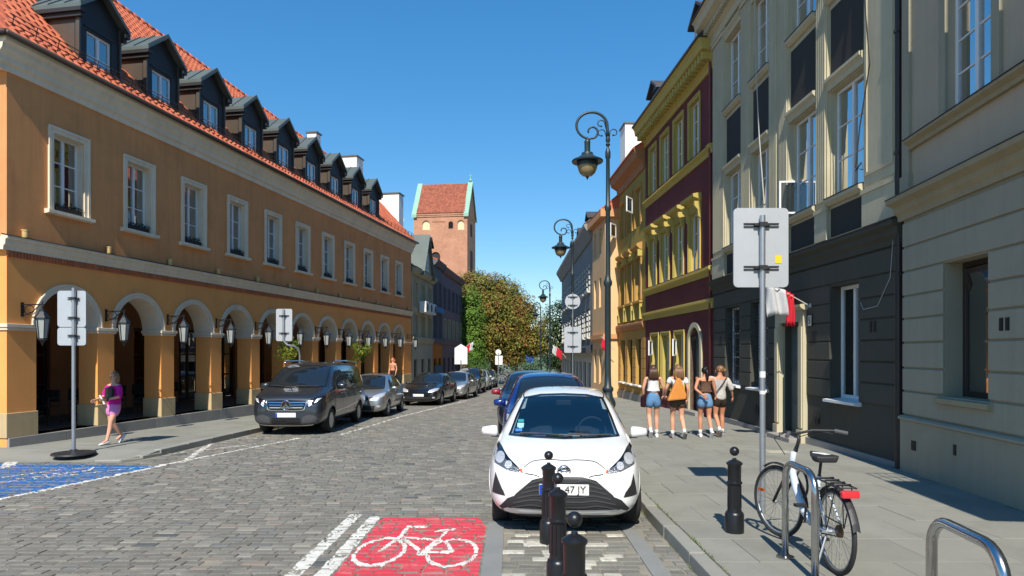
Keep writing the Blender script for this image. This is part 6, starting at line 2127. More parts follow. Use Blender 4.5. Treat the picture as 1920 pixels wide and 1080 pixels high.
for k in range(3):
    a = PI / 2 + 2 * PI * k / 3
    m.tube([(0, yy - .006, .785), (.11 * math.cos(a), yy, .785 + .11 * math.sin(a))], [.024, .004], 6)
m.cur = 1; m.lathe([(.0005, 0), (.11, 0)], (0, yy + .006, .785), 24, cap=False, axis='y')
m.build('emblem', [chrome, gloss_blk], van)
for sx in (-.70, .70):
    m = MB(); m.tube([(sx, 1.9, 1.86), (sx, 2.0, 1.925), (sx, 3.3, 1.945), (sx, 4.6, 1.925), (sx, 4.75, 1.86)], .022, 8); m.build('roof_rail', chrome, van, smooth=True)

# ---------------- other parked cars on the left
ST_H = [tuple([a[0] * 4.05 / 3.95] + list(a[1:])) for a in ST_Y]
silver = car_paint('silver_lacquer', (.42, .44, .45), metal=.75, rough=.32)
gen_front = [('headlight', [(-.42, .66), (-.62, .66), (-.78, .74), (-.78, .86), (-.62, .82), (-.44, .75)], lamp_m, .005, True), ('grille', [(-.36, .62), (.36, .62), (.40, .71), (-.40, .71)], trim_blk, .005, False),
             ('intake', [(-.48, .28), (.48, .28), (.52, .42), (-.52, .42)], trim_blk, .005, False), ('fog_lamp', [(-.68, .37), (-.58, .37), (-.58, .43), (-.68, .43)], lamp_m, .006, True)]
h_sides = [[(1.33, .985), (1.45, 1.0), (2.23, 1.0), (2.23, 1.43), (1.9, 1.39), (1.59, 1.24)], [(2.31, 1.0), (3.1, 1.03), (3.4, 1.12), (3.15, 1.36), (2.31, 1.43)]]
gen_opts = lambda **k: dict(dict(mirror=(.87, 1.36, .99, .95), plate=(.52, None, 1), handles=[(2.1, .86), (3.05, .89)],
    side=[('door_gap', strip2([(1.27, .95), (1.22, .6), (1.32, .22)], .007), seam_m, .002), ('door_gap', strip2([(2.27, .98), (2.27, .3)], .007), seam_m, .002)]), **k)
build_car('parked_hatchback', 'silver hatchback parked behind the graphite van', ST_H, silver, (-5.22, 22.65, G(22.65)), -.02, (.82, 3.4, .30, .76), ws_y, h_sides, gen_front, gen_opts())
ST_S = [(.00, .34, .52, .60, .56, .54, .44), (.04, .25, .58, .68, .72, .69, .54), (.14, .18, .68, .745, .82, .79, .62), (.36, .17, .76, .83, .87, .84, .68), (.8, .17, .83, .91, .89, .86, .72),
        (1.22, .17, .88, .965, .895, .86, .73), (1.42, .17, .90, 1.06, .895, .86, .70), (1.75, .17, .915, 1.26, .895, .855, .64), (2.1, .17, .925, 1.42, .895, .85, .60), (2.6, .17, .93, 1.475, .895, .845, .59),
        (3.2, .17, .945, 1.45, .89, .84, .58), (3.7, .18, .96, 1.28, .885, .83, .60), (4.05, .19, .97, 1.08, .87, .82, .66), (4.4, .22, .95, 1.04, .84, .79, .66), (4.62, .28, .85, .94, .76, .72, .6), (4.68, .36, .6, .72, .62, .58, .48)]
ws_s = [(-.70, .955), (0, .938), (.70, .955), (.63, 1.15), (.53, 1.36), (.3, 1.395), (0, 1.405), (-.3, 1.395), (-.53, 1.36), (-.63, 1.15)]
s_sides = [[(1.62, .965), (2.45, .98), (2.45, 1.385), (2.15, 1.345), (1.85, 1.20)], [(2.52, .98), (3.35, 1.0), (3.62, 1.10), (3.3, 1.33), (2.52, 1.385)]]
s_front = [('headlight', [(-.46, .62), (-.66, .62), (-.82, .69), (-.83, .80), (-.66, .77), (-.48, .71)], lamp_m, .005, True), ('grille', [(-.38, .60), (.38, .60), (.44, .70), (-.44, .70)], gloss_blk, .005, False),
           ('intake', [(-.5, .27), (.5, .27), (.55, .40), (-.55, .40)], trim_blk, .005, False), ('fog_lamp', [(-.74, .35), (-.63, .35), (-.63, .41), (-.74, .41)], lamp_m, .006, True)]
s_opts = lambda **k: dict(dict(mirror=(.91, 1.66, .96, .95), plate=(.48, None, 1), handles=[(2.3, .85), (3.2, .87)],
    side=[('door_gap', strip2([(1.5, .93), (1.45, .6), (1.55, .22)], .007), seam_m, .002), ('door_gap', strip2([(2.48, .96), (2.48, .3)], .007), seam_m, .002)]), **k)
black_p = car_paint('black_lacquer', (.010, .010, .011), rough=.25)
build_car('parked_saloon', 'black saloon parked in the left row past the silver hatchback', ST_S, black_p, (-4.15, 29.2, G(29.2)), -.13, (.95, 3.65, .31, .79), ws_s, s_sides, s_front, s_opts())
build_car('parked_saloon', 'silver saloon parked behind the black saloon on the left', ST_S, car_paint('silver_lacquer_warm', (.46, .46, .45), metal=.7, rough=.32), (-3.35, 34.6, G(34.6)), -.13, (.95, 3.65, .31, .79), ws_s, s_sides, s_front, s_opts())
build_car('parked_people_carrier', 'dark blue tall car behind the silver saloon on the left', ST_M, car_paint('navy_lacquer', S(24, 30, 44), metal=.3), (-2.95, 41.2, G(41.2)), -.08, (.92, 3.6, .32, .79), ws_m, m_sides, mpv_front(), m_opts())
build_car('parked_hatchback', 'pale silver hatchback far down the left row', ST_H, car_paint('pale_lacquer', (.55, .57, .58), metal=.5), (-2.55, 47.0, G(47)), -.05, (.82, 3.4, .30, .76), ws_y, h_sides, gen_front, gen_opts())
build_car('parked_hatchback', 'dark hatchback farthest down the left row', ST_H, car_paint('charcoal_lacquer', (.05, .055, .06), metal=.3), (-2.2, 52.5, G(52.5)), -.04, (.82, 3.4, .30, .76), ws_y, h_sides, gen_front, gen_opts())
build_car('parked_saloon', 'grey saloon fourth in the right-hand row', ST_S, car_paint('steel_lacquer', (.12, .13, .15), metal=.5), (.55, 21.6, G(21.6)), -.01, (.95, 3.65, .31, .79), ws_s, s_sides, s_front, s_opts())
# ------------------------------------------------------------------ street furniture
def pastoral(loc, label, rz=0.0):
    "cast-iron lamp post with a scrolled arm; the arm reaches towards -x"
    t = thing('street_lamp', label, 'street lamp', loc, rz, 'scrolled street lamps on the right pavement')
    q = MB()
    q.lathe([(.17, 0), (.175, .10), (.155, .14), (.145, .80), (.165, .84), (.16, .92), (.11, 1.02), (.095, 1.12), (.115, 1.15), (.12, 1.20), (.075, 1.26), (.066, 1.5), (.062, 3.35), (.09, 3.40), (.092, 3.46), (.064, 3.52),
             (.054, 3.6), (.048, 4.95), (.068, 4.98), (.068, 5.06), (.046, 5.10), (.040, 6.06), (.055, 6.08), (.058, 6.20), (.045, 6.24), (.022, 6.31), (.05, 6.36), (.03, 6.40), (.052, 6.45), (.04, 6.52)], n=14)
    q.build('post', lamp_iron, t, smooth=40)
    q = MB()
    P = [(0, 0, 6.50), (-.01, 0, 6.68)]
    cx, cz, rx, rz_ = -.34, 6.76, .325, .285
    for a in np.linspace(.12, 4.55, 30): P.append((cx + rx * math.cos(a), 0, cz + rz_ * math.sin(a)))
    cx2, cz2 = -.315, 6.63
    for k, a in enumerate(np.linspace(-1.75, 3.4, 22)):
        rr = .165 - .0035 * k
        P.append((cx2 + rr * .85 * math.cos(a) - .02, 0, cz2 + rr * math.sin(a) * .85 + .0))
    q.tube(P, [.032 - .00024 * i for i in range(len(P))], 8)

    def curl(c, r, a0, a1, lead):
        pts_ = [lead] + [(c[0] + r * math.cos(a) * (1 - .03 * i), 0, c[1] + r * math.sin(a) * (1 - .03 * i)) for i, a in enumerate(np.linspace(a0, a1, 14))]
        q.tube(pts_, .012, 6); q.ball(pts_[-1], .022, n=6, m=5)
    curl((-.15, 6.80), .085, .3, 4.9, (-.03, 0, 6.66)); curl((-.14, 6.60), .085, .3, 4.9, (-.015, 0, 6.44)); curl((.125, 6.61), .085, 2.8, -1.8, (.02, 0, 6.42))
    q.build('scroll_arm', lamp_iron, t, smooth=True)
    x = -.435
    q = MB()
    q.lathe([(.012, 6.49), (.03, 6.48), (.06, 6.44), (.068, 6.41), (.062, 6.39), (.062, 6.22), (.085, 6.20), (.12, 6.18), (.125, 6.145), (.165, 6.11), (.235, 6.065), (.32, 6.03), (.335, 6.01), (.325, 5.985), (.22, 6.0)], (x, 0, 0), 20, cap=False)
    q.lathe([(.215, 6.01), (.222, 5.95), (.215, 5.90)], (x, 0, 0), 20, cap=False)
    q.tube([(x, 0, 6.47), (x, 0, 6.52)], .015, 6)
    q.build('lamp_hood', lamp_iron, t, smooth=40)
    q = MB(); q.lathe([(.212, 5.93), (.205, 5.86), (.165, 5.76), (.10, 5.70), (.03, 5.68), (.005, 5.677)], (x, 0, 0), 20, cap=False)
    q.build('lamp_bowl', bowl_m, t, smooth=True)
    q = MB(); q.lathe([(.03, 5.685), (.035, 5.665), (.02, 5.65), (.012, 5.63), (.003, 5.61)], (x, 0, 0), 8); q.build('finial', lamp_iron, t)
    return t


lamp_iron = pm('lamp_iron_green', S(38, 52, 56), .42, .15, 5, .08, 90, spec=.5)
bowl_m = pm('lamp_bowl', S(148, 130, 92), .25, .15, 6, 0, spec=.5, coat=.5)
for k, (x, y) in enumerate(((2.03, 14.0), (2.22, 24.3), (2.40, 41.9), (2.45, 56.6), (4.0, 75.0))):
    pastoral((x, y, G(y) + .12), 'tall dark green street lamp with scrolled arm, %s' % ('nearest of the row', 'second of the row', 'third of the row', 'fourth of the row', 'farthest of the row')[k])

# bollards
q = MB()
q.lathe([(.078, 0), (.078, .20), (.070, .225), (.060, .235), (.056, .27), (.053, .53), (.064, .54), (.064, .555), (.054, .565), (.056, .735), (.066, .75), (.066, .765), (.05, .78), (.03, .795), (.018, .80), (.016, .815)], n=20)
for k in range(10):
    a = 2 * PI * k / 10
    q.tube([(.054 * math.cos(a), .054 * math.sin(a), .28), (.052 * math.cos(a), .052 * math.sin(a), .52)], .007, 4)
boll_post = q.mesh('post', black_iron, smooth=35)
q = MB(); q.ball((0, 0, .845), .045, n=18, m=12); boll_ball = q.mesh('ball', black_iron, smooth=True)
for x, y, z, lab, sc in ((.375, 6.76, 0, 'black bollard with ball top closest to the white car', 1), (.374, 5.39, 0, 'black bollard in the middle of the three before the white car', 1), (.374, 3.96, 0, 'black bollard nearest the viewer at the bottom edge', 1),
                     (2.25, 6.69, .12, 'black bollard standing alone on the right pavement', .92)):
    b = thing('bollard', lab, 'bollard', (x, y, G(y) + z), 0, 'black ball-top bollards')
    b.scale = (1.0, 1.0, 1.0)
    link('post', boll_post, b, scale=(1.2, 1.2, sc)); link('ball', boll_ball, b, (0, 0, .845 * (sc - 1)), scale=(1.05,) * 3)


# road signs seen from behind
def sign(loc, label, pole_h, panels, rz=0.0, pole_r=.032, bend=None, cat='road sign', mat=None, base=False, pmat=None, clamp_w=.22):
    t = thing('road_sign', label, cat, loc, rz)
    q = MB()
    q.tube([(0, 0, -.05), (0, 0, pole_h)] if not bend else bend, pole_r, 10)
    q.build('pole', galv if not pmat else pmat, t, smooth=40)
    if base:
        q = MB(); q.lathe([(.38, 0), (.37, .03), (.12, .045), (.07, .08), (.05, .09)], n=20); q.build('foot', trim_blk, t, smooth=40)
    for p in panels:
        kind, x, z, w, h = p[:5]
        m_ = p[5] if len(p) > 5 else sign_back
        q = MB()
        y0 = p[6] if len(p) > 6 else .045
        if kind == 'rect':
            c_ = .05 if w > .4 else .03
            pl = []
            for (sx, sz, a0) in ((1, -1, -90), (1, 1, 0), (-1, 1, 90), (-1, -1, 180)):
                for a in (0, 30, 60, 90):
                    aa = R(a0 + a); pl.append((x + sx * (w / 2 - c_) + c_ * math.cos(aa), z + sz * (h / 2 - c_) + c_ * math.sin(aa)))
            q.prism_y(y0, y0 + .022, pl)
        elif kind == 'round': q.prism_y(y0, y0 + .02, [(x + w / 2 * math.cos(2 * PI * k / 28), z + w / 2 * math.sin(2 * PI * k / 28)) for k in range(28)])
        elif kind == 'house': q.prism_y(y0, y0 + .02, [(x - w / 2, z - h / 2), (x + w / 2, z - h / 2), (x + w / 2, z + h * .3), (x, z + h / 2), (x - w / 2, z + h * .3)])
        po = q.build('panel', m_, t, recalc=True, bevel=.0)
        for zz in () if clamp_w == 0 else ((z - h * .27, z + h * .27) if h > .5 else (z,)):
            q = MB(); hw = min(w * .32, clamp_w)
            q.box(x - hw, x + hw, y0 - .014, y0 - .001, zz - .012, zz + .0); q.box(x - hw, x + hw, y0 - .014, y0 - .001, zz + .022, zz + .034)
            q.box(-pole_r - .012, pole_r + .012, -pole_r - .014, y0 - .015, zz - .012, zz + .034); q.box(-.09, .09, -.004, y0 - .015, zz, zz + .022)
            q.build('clamp', trim_blk, po)
    return t


sg = sign((2.86, 7.55, G(7.55) + .12), 'large grey back of a rectangular sign on a steel pole on the right pavement', 3.40, [('rect', 0.0, 3.04, .63, .91)])
q = MB(); q.box(.16, .235, .041, .0445, 2.86, 2.95); q.build('yellow_sticker', pm('sticker_yellow', S(226, 196, 40), .5, 0, 1, 0), sg)
q = MB(); q.lathe([(.0335, 1.55), (.0335, 1.62)], n=10, cap=False); q.lathe([(.0335, 1.36), (.0335, 1.40)], n=10, cap=False); q.build('pole_sticker', white_paint, sg)
sign((-8.45, 12.75, G(12.75) + .10), 'grey backs of two signs on a slim pole by the blue bay', 3.2, [('rect', -.07, 2.80, .55, .70), ('rect', -.07, 2.265, .55, .345)], base=True, pole_r=.036, clamp_w=.075)
sign((-7.08, 20.5, G(20.5) - .12), 'grey sign back on a bent pole rising behind the graphite van', 3.4, [('rect', 0, 3.18, .50, 1.0)], bend=[(.42, .25, 0), (.42, .25, 2.25), (.40, .2, 2.42), (.3, .1, 2.52), (.1, .02, 2.56), (.0, 0, 2.68), (0, 0, 3.66)])
sign((-3.4, 44.0, G(44) - .55), 'white house-shaped sign back on twin posts by the far left kerb', 2.7, [('house', 0, 3.1, .85, 1.35, white_paint)], clamp_w=0)
sign((-1.2, 58.0, G(58)), 'small round sign above a square plate in front of the chestnut', 2.9, [('round', 0, 2.95, .5, .5, white_paint), ('rect', .05, 2.25, .65, .8, white_paint)], clamp_w=0)
sign((2.22, 24.15, G(24.15) + .12), 'round and rectangular sign backs clamped to the second street lamp', 4.35, [('round', 0, 4.02, .56, .56), ('rect', 0, 2.62, .62, .95)], pole_r=.02)
sign((1.9, 70.0, G(70)), 'small blue sign far down the street', 3.1, [('rect', 0, 2.55, .75, .9, pm('sign_blue', S(40, 100, 190), .5, 0, 1, 0)), ('rect', .9, 3.1, .55, .5, white_paint)])
sign((-1.2 + .2, 80.0, G(80)), 'small pale sign far down the middle of the street', 3.4, [('rect', 0, 2.9, .7, .9, white_paint)])

# flags further down the street
for nm, lab, x, y, z, sc in (('wall_flag', 'red flag on a pole at the corner of the salmon house', 4.95, 34.3, 2.35, .75), ('wall_flag', 'red and white flag far down the right side', 3.9, 52.0, 1.9, 1.0), ('wall_flag', 'white and red flag by the house-shaped sign on the left', -3.3, 46.8, 2.2, .75)):
    f = thing(nm, lab, 'flag', (x, y, z), 0, 'flags along the street')
    sgn = 1 if x > 0 else -1
    q = MB(); q.tube([(.35 * sgn, 0, -.4 * sc), (-.45 * sgn * sc, -.1, .55 * sc)], .02, 6); q.build('flag_pole', cable_m, f)
    cloth('red_cloth', flag_r, lambda s, t: ((-.42 + .45 * s) * sgn * sc + .04 * math.sin(7 * t), -.12 + .05 * math.sin(9 * s), (.45 - .35 * s - .75 * t) * sc), 6, 6, f)
    if nm and 'white' in lab: cloth('white_cloth', flag_w, lambda s, t: ((-.42 - .3 + .3 * s) * sgn * sc + .04 * math.sin(7 * t), -.14 + .05 * math.sin(9 * s), (.62 - .2 * s - .75 * t) * sc), 6, 6, f)

# steel cycle stands
steel = pm('brushed_steel', (.50, .51, .52), .22, .12, 10, .03, 200, metal=1.0)


def stand(loc, rz, label, w=.72, h=.80):
    t = thing('cycle_stand', label, 'cycle stand', loc, rz, 'steel cycle stands')
    q = MB(); r = .16
    P = [(-w / 2, 0, -.02), (-w / 2, 0, h - r)] + [(-w / 2 + r - r * math.cos(a), 0, h - r + r * math.sin(a)) for a in np.linspace(.2, PI / 2, 6)] + [(w / 2 - r + r * math.sin(a), 0, h - r + r * math.cos(a)) for a in np.linspace(0, PI / 2 - .2, 6)] + [(w / 2, 0, h - r), (w / 2, 0, -.02)]
    q.tube(P, .029, 12); q.build('hoop', steel, t, smooth=True)
    for x in (-w / 2, w / 2):
        q = MB(); q.lathe([(.075, 0), (.075, .008), (.03, .012)], (x, 0, 0), 14); q.build('foot_plate', steel, t)
    return t


SA = math.atan2(5.35 - 5.86, 2.47 - 2.40)
stand((2.39, 5.50, G(5.5) + .12), R(-92), 'steel hoop stand with the bicycle leaning on it', w=.62, h=.84)
stand((2.30, 3.36, G(3.36) + .12), R(-97), 'empty steel hoop stand at the bottom right corner', w=.66, h=.84)


# bicycle
dark_steel = pm('dark_steel', (.16, .16, .17), .5, .1, 8, 0, metal=.6)


def bicycle(loc, rz):
    t = thing('bicycle', 'white city bicycle with rear rack and red tail lamp leaning on the steel stand', 'bicycle', loc, 0)
    t.rotation_euler = (0, R(0), rz)
    fr_m = car_paint('bike_white', (.62, .68, .74), rough=.35)
    Rw, wb = .345, 1.10                      # front wheel at +y
    tyre, rimm, spk, hubm = MB(), MB(), MB(), MB()

    def wheel(y):
        w = link('wheel', None, t, (0, y, Rw))
        a = MB(); a.tube([(0, (Rw - .018) * math.cos(s), (Rw - .018) * math.sin(s)) for s in np.linspace(0, 2 * PI, 49)[:-1]], .019, 8, closed=True); w.name = 'wheel'
        a.build('tyre', rubber, w, smooth=True)
        a = MB(); a.tube([(0, (Rw - .042) * math.cos(s), (Rw - .042) * math.sin(s)) for s in np.linspace(0, 2 * PI, 49)[:-1]], .011, 6, closed=True); a.build('rim', galv, w, smooth=True)
        a = MB()
        for k in range(28):
            s = 2 * PI * k / 28; s2 = s + (.35 if k % 2 else -.35); sx = .028 if k % 4 < 2 else -.028
            a.tube([(sx, .022 * math.cos(s2), .022 * math.sin(s2)), (0, (Rw - .045) * math.cos(s), (Rw - .045) * math.sin(s))], .0013, 3)
        a.build('spokes', dark_steel, w)
        a = MB(); a.lathe([(.012, -.06), (.022, -.035), (.014, -.03), (.014, .03), (.022, .035), (.012, .06)], n=10, axis='x'); a.build('hub', galv, w)
        return w
    wheel(0); w = wheel(wb)
    a = MB(); a.box(-.006, .006, .20, .29, .05, .08); a.build('spoke_reflector', amber, w)
    BB, ST, HT, HB = (0, .46, .30), (0, .30, .74), (0, .86, .86), (0, .93, .66)
    q = MB()
    q.tube([(0, .91, .70), (0, .80, .52), (0, .62, .36), BB], .036, 10); q.tube([ST, BB], .019, 8); q.tube([HT, HB], .026, 8)
    q.tube([(0, .90, .76), (0, .72, .60), (0, .44, .46)], .02, 8) if False else None
    for sx in (-1, 1):
        q.tube([BB, (sx * .05, .2, .32), (sx * .06, 0, Rw)], .011, 6); q.tube([(0, .33, .66), (sx * .05, .18, .56), (sx * .06, 0, Rw)], .009, 6)
    q.build('frame', fr_m, t, smooth=True)
    q = MB()
    for sx in (-1, 1): q.tube([(sx * .03, .935, .66), (sx * .055, .98, .55), (sx * .055, wb, Rw)], .014, 6)
    fork_o = q.build('fork', trim_blk, t, smooth=True)
    q = MB(); q.tube([HT, (0, .82, .98), (0, .84, 1.02)], .016, 8); q.tube([(-.33, .60, 1.05), (-.25, .66, 1.07), (-.16, .82, 1.06), (0, .85, 1.03), (.16, .82, 1.06), (.25, .66, 1.07), (.33, .60, 1.05)], .012, 8)
    hb = q.build('handlebar', trim_blk, t, smooth=True)
    for sx in (-1, 1):
        a = MB(); a.tube([(sx * .255, .655, 1.07), (sx * .34, .585, 1.05)], .018, 8); a.build('grip', pm('grip', (.08, .08, .085), .8, 0, 1, 0), hb)
        a = MB(); a.tube([(sx * .22, .72, 1.065), (sx * .24, .80, 1.05), (sx * .30, .72, 1.03)], .006, 5); a.tube([(sx * .2, .76, 1.06), (sx * .15, .98, .98), (sx * .04, .96, .82)], .004, 4); a.build('brake_lever', trim_blk, hb)
    q = MB(); q.tube([ST, (0, .27, .86)], .013, 8); q.build('seat_post', trim_blk, t)
    q = MB()
    for i in range(1):
        pr = [(.015, .47), (.035, .40), (.05, .33), (.10, .25), (.115, .18), (.09, .13)]
        v = [(x, y, .93 + .02 * (y - .3) * 3 * 0) for x, y in pr] + [(-x, y, .93) for x, y in pr[::-1]]
        n = len(v)
        q.add(v + [(x * .8, y, .875) for x, y, z in v], [tuple(range(n))[::-1], tuple(range(n, 2 * n))] + [(k, (k + 1) % n, n + (k + 1) % n, n + k) for k in range(n)])
    sd = q.build('saddle', trim_blk, t, recalc=True, bevel=.016, segs=3, smooth=50)
    q = MB()
    q.add([(-.06, .30, .934), (-.03, .36, .934), (.04, .30, .934), (.06, .21, .934), (.0, .19, .934), (-.02, .24, .934)], [(0, 1, 2, 3, 4, 5)]); q.build('saddle_patch', white_paint, sd)
    q = MB()
    for sx in (-1, 1):
        q.tube([(sx * .065, .22, .735), (sx * .065, -.22, .735)], .007, 6); q.tube([(sx * .065, -.15, .735), (sx * .07, 0, Rw + .02)], .005, 5); q.tube([(sx * .065, .02, .735), (sx * .07, .01, Rw + .02)], .005, 5)
    for y in (.2, .1, 0, -.1, -.2): q.tube([(-.065, y, .735), (.065, y, .735)], .006, 5)
    for y in (.15, .05, -.05, -.15): q.tube([(-.06, y, .748), (.0, y - .04, .757), (.06, y + .02, .748)], .008, 5)
    rk = q.build('rear_rack', trim_blk, t)
    q = MB(); q.box(-.07, .07, -.275, -.225, .665, .725); q.build('tail_lamp', pm('tail_red', S(220, 50, 60), .25, .05, 8, 0, coat=1), t, bevel=.018, segs=2)
    fronts = []
    for y0, a0, a1 in ((0, .5, 3.3), (wb, .3, 2.6)):
        q = MB(); P = [(0, y0 - (Rw + .03) * math.cos(s) * (1 if y0 == 0 else 1), Rw + (Rw + .03) * math.sin(s)) for s in np.linspace(a0 - .25, a1 - .4, 18)]
        for p0, p1 in zip(P, P[1:]):
            q.add([(-.028, p0[1], p0[2] - .012), (0, p0[1], p0[2] + .004), (.028, p0[1], p0[2] - .012), (-.028, p1[1], p1[2] - .012), (0, p1[1], p1[2] + .004), (.028, p1[1], p1[2] - .012)], [(0, 1, 4, 3), (1, 2, 5, 4)])
        mg = q.build('mudguard', trim_blk, t, smooth=True)
        if y0: fronts.append(mg)
    q = MB(); q.lathe([(.02, .05), (.095, .052), (.095, .058), (.02, .06)], (0, BB[1], BB[2]), 24, axis='x'); q.tube([(.06, BB[1], BB[2]), (.07, BB[1] + .05, BB[2] - .16)], .01, 6); q.tube([(-.06, BB[1], BB[2]), (-.07, BB[1] - .05, BB[2] + .16)], .01, 6)
    q.tube([(.055, BB[1], BB[2] + .09), (.055, 0, Rw + .05)], .006, 4); q.tube([(.055, BB[1], BB[2] - .09), (.055, 0, Rw - .05)], .006, 4)
    cr = q.build('crankset', trim_blk, t)
    for sx, dy, dz in ((1, .05, -.16), (-1, -.05, .16)):
        q = MB(); q.box(sx * .075, sx * .165, BB[1] + dy - .03, BB[1] + dy + .03, BB[2] + dz - .012, BB[2] + dz + .012); q.build('pedal', trim_blk, cr)
    q = MB(); q.lathe([(.05, .02), (.052, .045), (.03, .05)], (0, 0, Rw), 14, axis='x'); q.build('sprocket', pm('rusty_steel', S(120, 92, 60), .5, .3, 20, 0, metal=.7), t)
    q = MB(); q.tube([(0 + .03, .75 + .13 * math.cos(s), .58 + .12 * math.sin(s)) for s in np.linspace(0, 2 * PI, 24)[:-1]], .011, 6, closed=True); q.build('cable_lock', trim_blk, t, smooth=True)
    q = MB(); q.tube([(-.05, .05, .3), (-.17, -.02, .01)], .009, 6); q.build('kick_stand', galv, t)
    st_ = R(20); pv = Vector((0, .92, 0)); Rm = Matrix.Rotation(st_, 4, 'Z')        # front end turned to the left
    for o in [w, fork_o, hb] + fronts:
        o.location = pv + Rm @ (o.location - pv); o.rotation_euler = (0, 0, st_)
    return t


bicycle((2.62, 5.36, G(5.36) + .12), R(-2))

# cafe furniture in the arcade
for k, a in enumerate((0, 2, 1)):
    p = on_left(AC[a] + .2, 1.5, FLOOR)
    t = thing('cafe_table', 'dark cafe table in the shade of the %s arch' % ('nearest', 'third', 'second')[k], 'table', p, rz, 'cafe tables in the arcade')
    q = MB(); q.lathe([(.35, .72), (.36, .74), (.35, .75)], n=18); q.build('table_top', trim_blk, t)
    q = MB(); q.lathe([(.22, 0), (.2, .03), (.03, .06), (.025, .72)], n=12); q.build('pedestal', trim_blk, t)
    for j, (dx, dy, r_) in enumerate(((-.62, -.1, 90), (.62, .05, -90))):
        p = on_left(AC[a] + .2 + dx, 1.4 + dy, FLOOR)
        c = thing('cafe_chair', 'dark metal armchair on the %s side of the cafe table in the %s arch' % (('near', 'far')[j], ('nearest', 'third', 'second')[k]), 'chair', p, rz + R(r_), 'cafe chairs in the arcade')
        q = MB(); q.box(-.22, .22, -.2, .22, .43, .46); q.build('seat', trim_blk, c)
        q = MB(); q.box(-.22, .22, -.22, -.19, .55, .85); q.build('backrest', trim_blk, c)
        for lx in (-.21, .21):
            for ly in (-.2, .2):
                q = MB(); q.tube([(lx, ly, 0), (lx, ly, .66 if ly > 0 else .85)], .014, 6); q.build('leg', trim_blk, c)
            q = MB(); q.tube([(lx, -.2, .66), (lx, .2, .66)], .014, 6); q.build('armrest', trim_blk, c)
# ------------------------------------------------------------------ people
def skin_mesh(verts, edges, radii, mat, root=0, sub=2, extra=None):
    me = bpy.data.meshes.new('body')
    me.from_pydata([tuple(v) for v in verts], edges, [])
    o = bpy.data.objects.new('tmp_skin', me); col.objects.link(o)
    md = o.modifiers.new('skin', 'SKIN'); md.use_smooth_shade = True; md.branch_smoothing = .6
    if not me.skin_vertices: pass
    for i, r in enumerate(radii):
        sv = me.skin_vertices[0].data[i]
        sv.radius = r if isinstance(r, tuple) else (r, r)
        sv.use_root = (i == root)
    s = o.modifiers.new('sub', 'SUBSURF'); s.levels = sub; s.render_levels = sub
    dg = bpy.context.evaluated_depsgraph_get()
    r = bpy.data.meshes.new_from_object(o.evaluated_get(dg))
    bpy.data.objects.remove(o)
    if extra is not None:
        bm = bmesh.new(); bm.from_mesh(r)
        t = extra.mesh('x', mat); bm.from_mesh(t); bm.to_mesh(r); bm.free()
    r.materials.clear(); r.materials.append(mat)
    for p in r.polygons: p.use_smooth = True; p.material_index = 0
    return r


skin_light = pm('skin', S(214, 158, 130), .55, .06, 8, .05, 60, spec=.3)
skin_tan = pm('skin_tan', S(198, 138, 106), .55, .06, 8, .05, 60, spec=.3)
shoe_w = pm('white_shoe', (.66, .66, .66), .7, .08, 10, .1, 60)
shoe_d = pm('grey_shoe', (.20, .20, .20), .7, .08, 10, .1, 60)


def cloth_m(name, c, **k): return pm(name, c, .9, k.get('var', .12), k.get('scale', 9), .4, 45, spec=.15, fine=.12, **{a: b for a, b in k.items() if a in ('rnd',)})


def hair_m(name, c):
    if name in MATS: return MATS[name]
    m, nt, bs = _nt(name)
    tc = node(nt, 'ShaderNodeTexCoord')
    mp = node(nt, 'ShaderNodeMapping', inp={'Scale': (60, 60, 4)}); nt.links.new(tc.outputs['Object'], mp.inputs['Vector'])
    f = noise(nt, mp.outputs[0], 1.0, 3, .6)
    nt.links.new(mixc(nt, ramp(nt, f, .3, .7), scl(c, .55), scl(c, 1.35)), bs.inputs['Base Color'])
    bs.inputs['Roughness'].default_value = .45
    b = node(nt, 'ShaderNodeBump', inp={'Strength': .6, 'Distance': .01}); nt.links.new(f, b.inputs['Height']); nt.links.new(b.outputs[0], bs.inputs['Normal'])
    MATS[name] = m
    return m


def hand(mb, wrist, direction, curl_dir, s=1.0, side=1):
    "five separate fingers of different lengths, rooted in the palm"
    d = Vector(direction).normalized(); c = Vector(curl_dir).normalized(); a = d.cross(c).normalized()
    w = Vector(wrist)
    palm = w + d * .05 * s
    for k, (off, ln) in enumerate(((-.027, .062), (-.009, .072), (.009, .068), (.026, .052))):
        b = palm + a * off * s + d * .03 * s
        mb.tube([b - d * .03 * s, b, b + (d * .6 + c * .15) * ln * s * .6, b + (d * .9 + c * .55) * ln * s], [.0095 * s, .009 * s, .008 * s, .006 * s], 6)
    t0 = w + d * .02 * s + a * side * -.02 * s
    mb.tube([t0, t0 + (d * .5 - a * side * .8) * .035 * s, t0 + (d * .95 - a * side * .75 + c * .3) * .06 * s], [.011 * s, .010 * s, .007 * s], 6)
    return palm


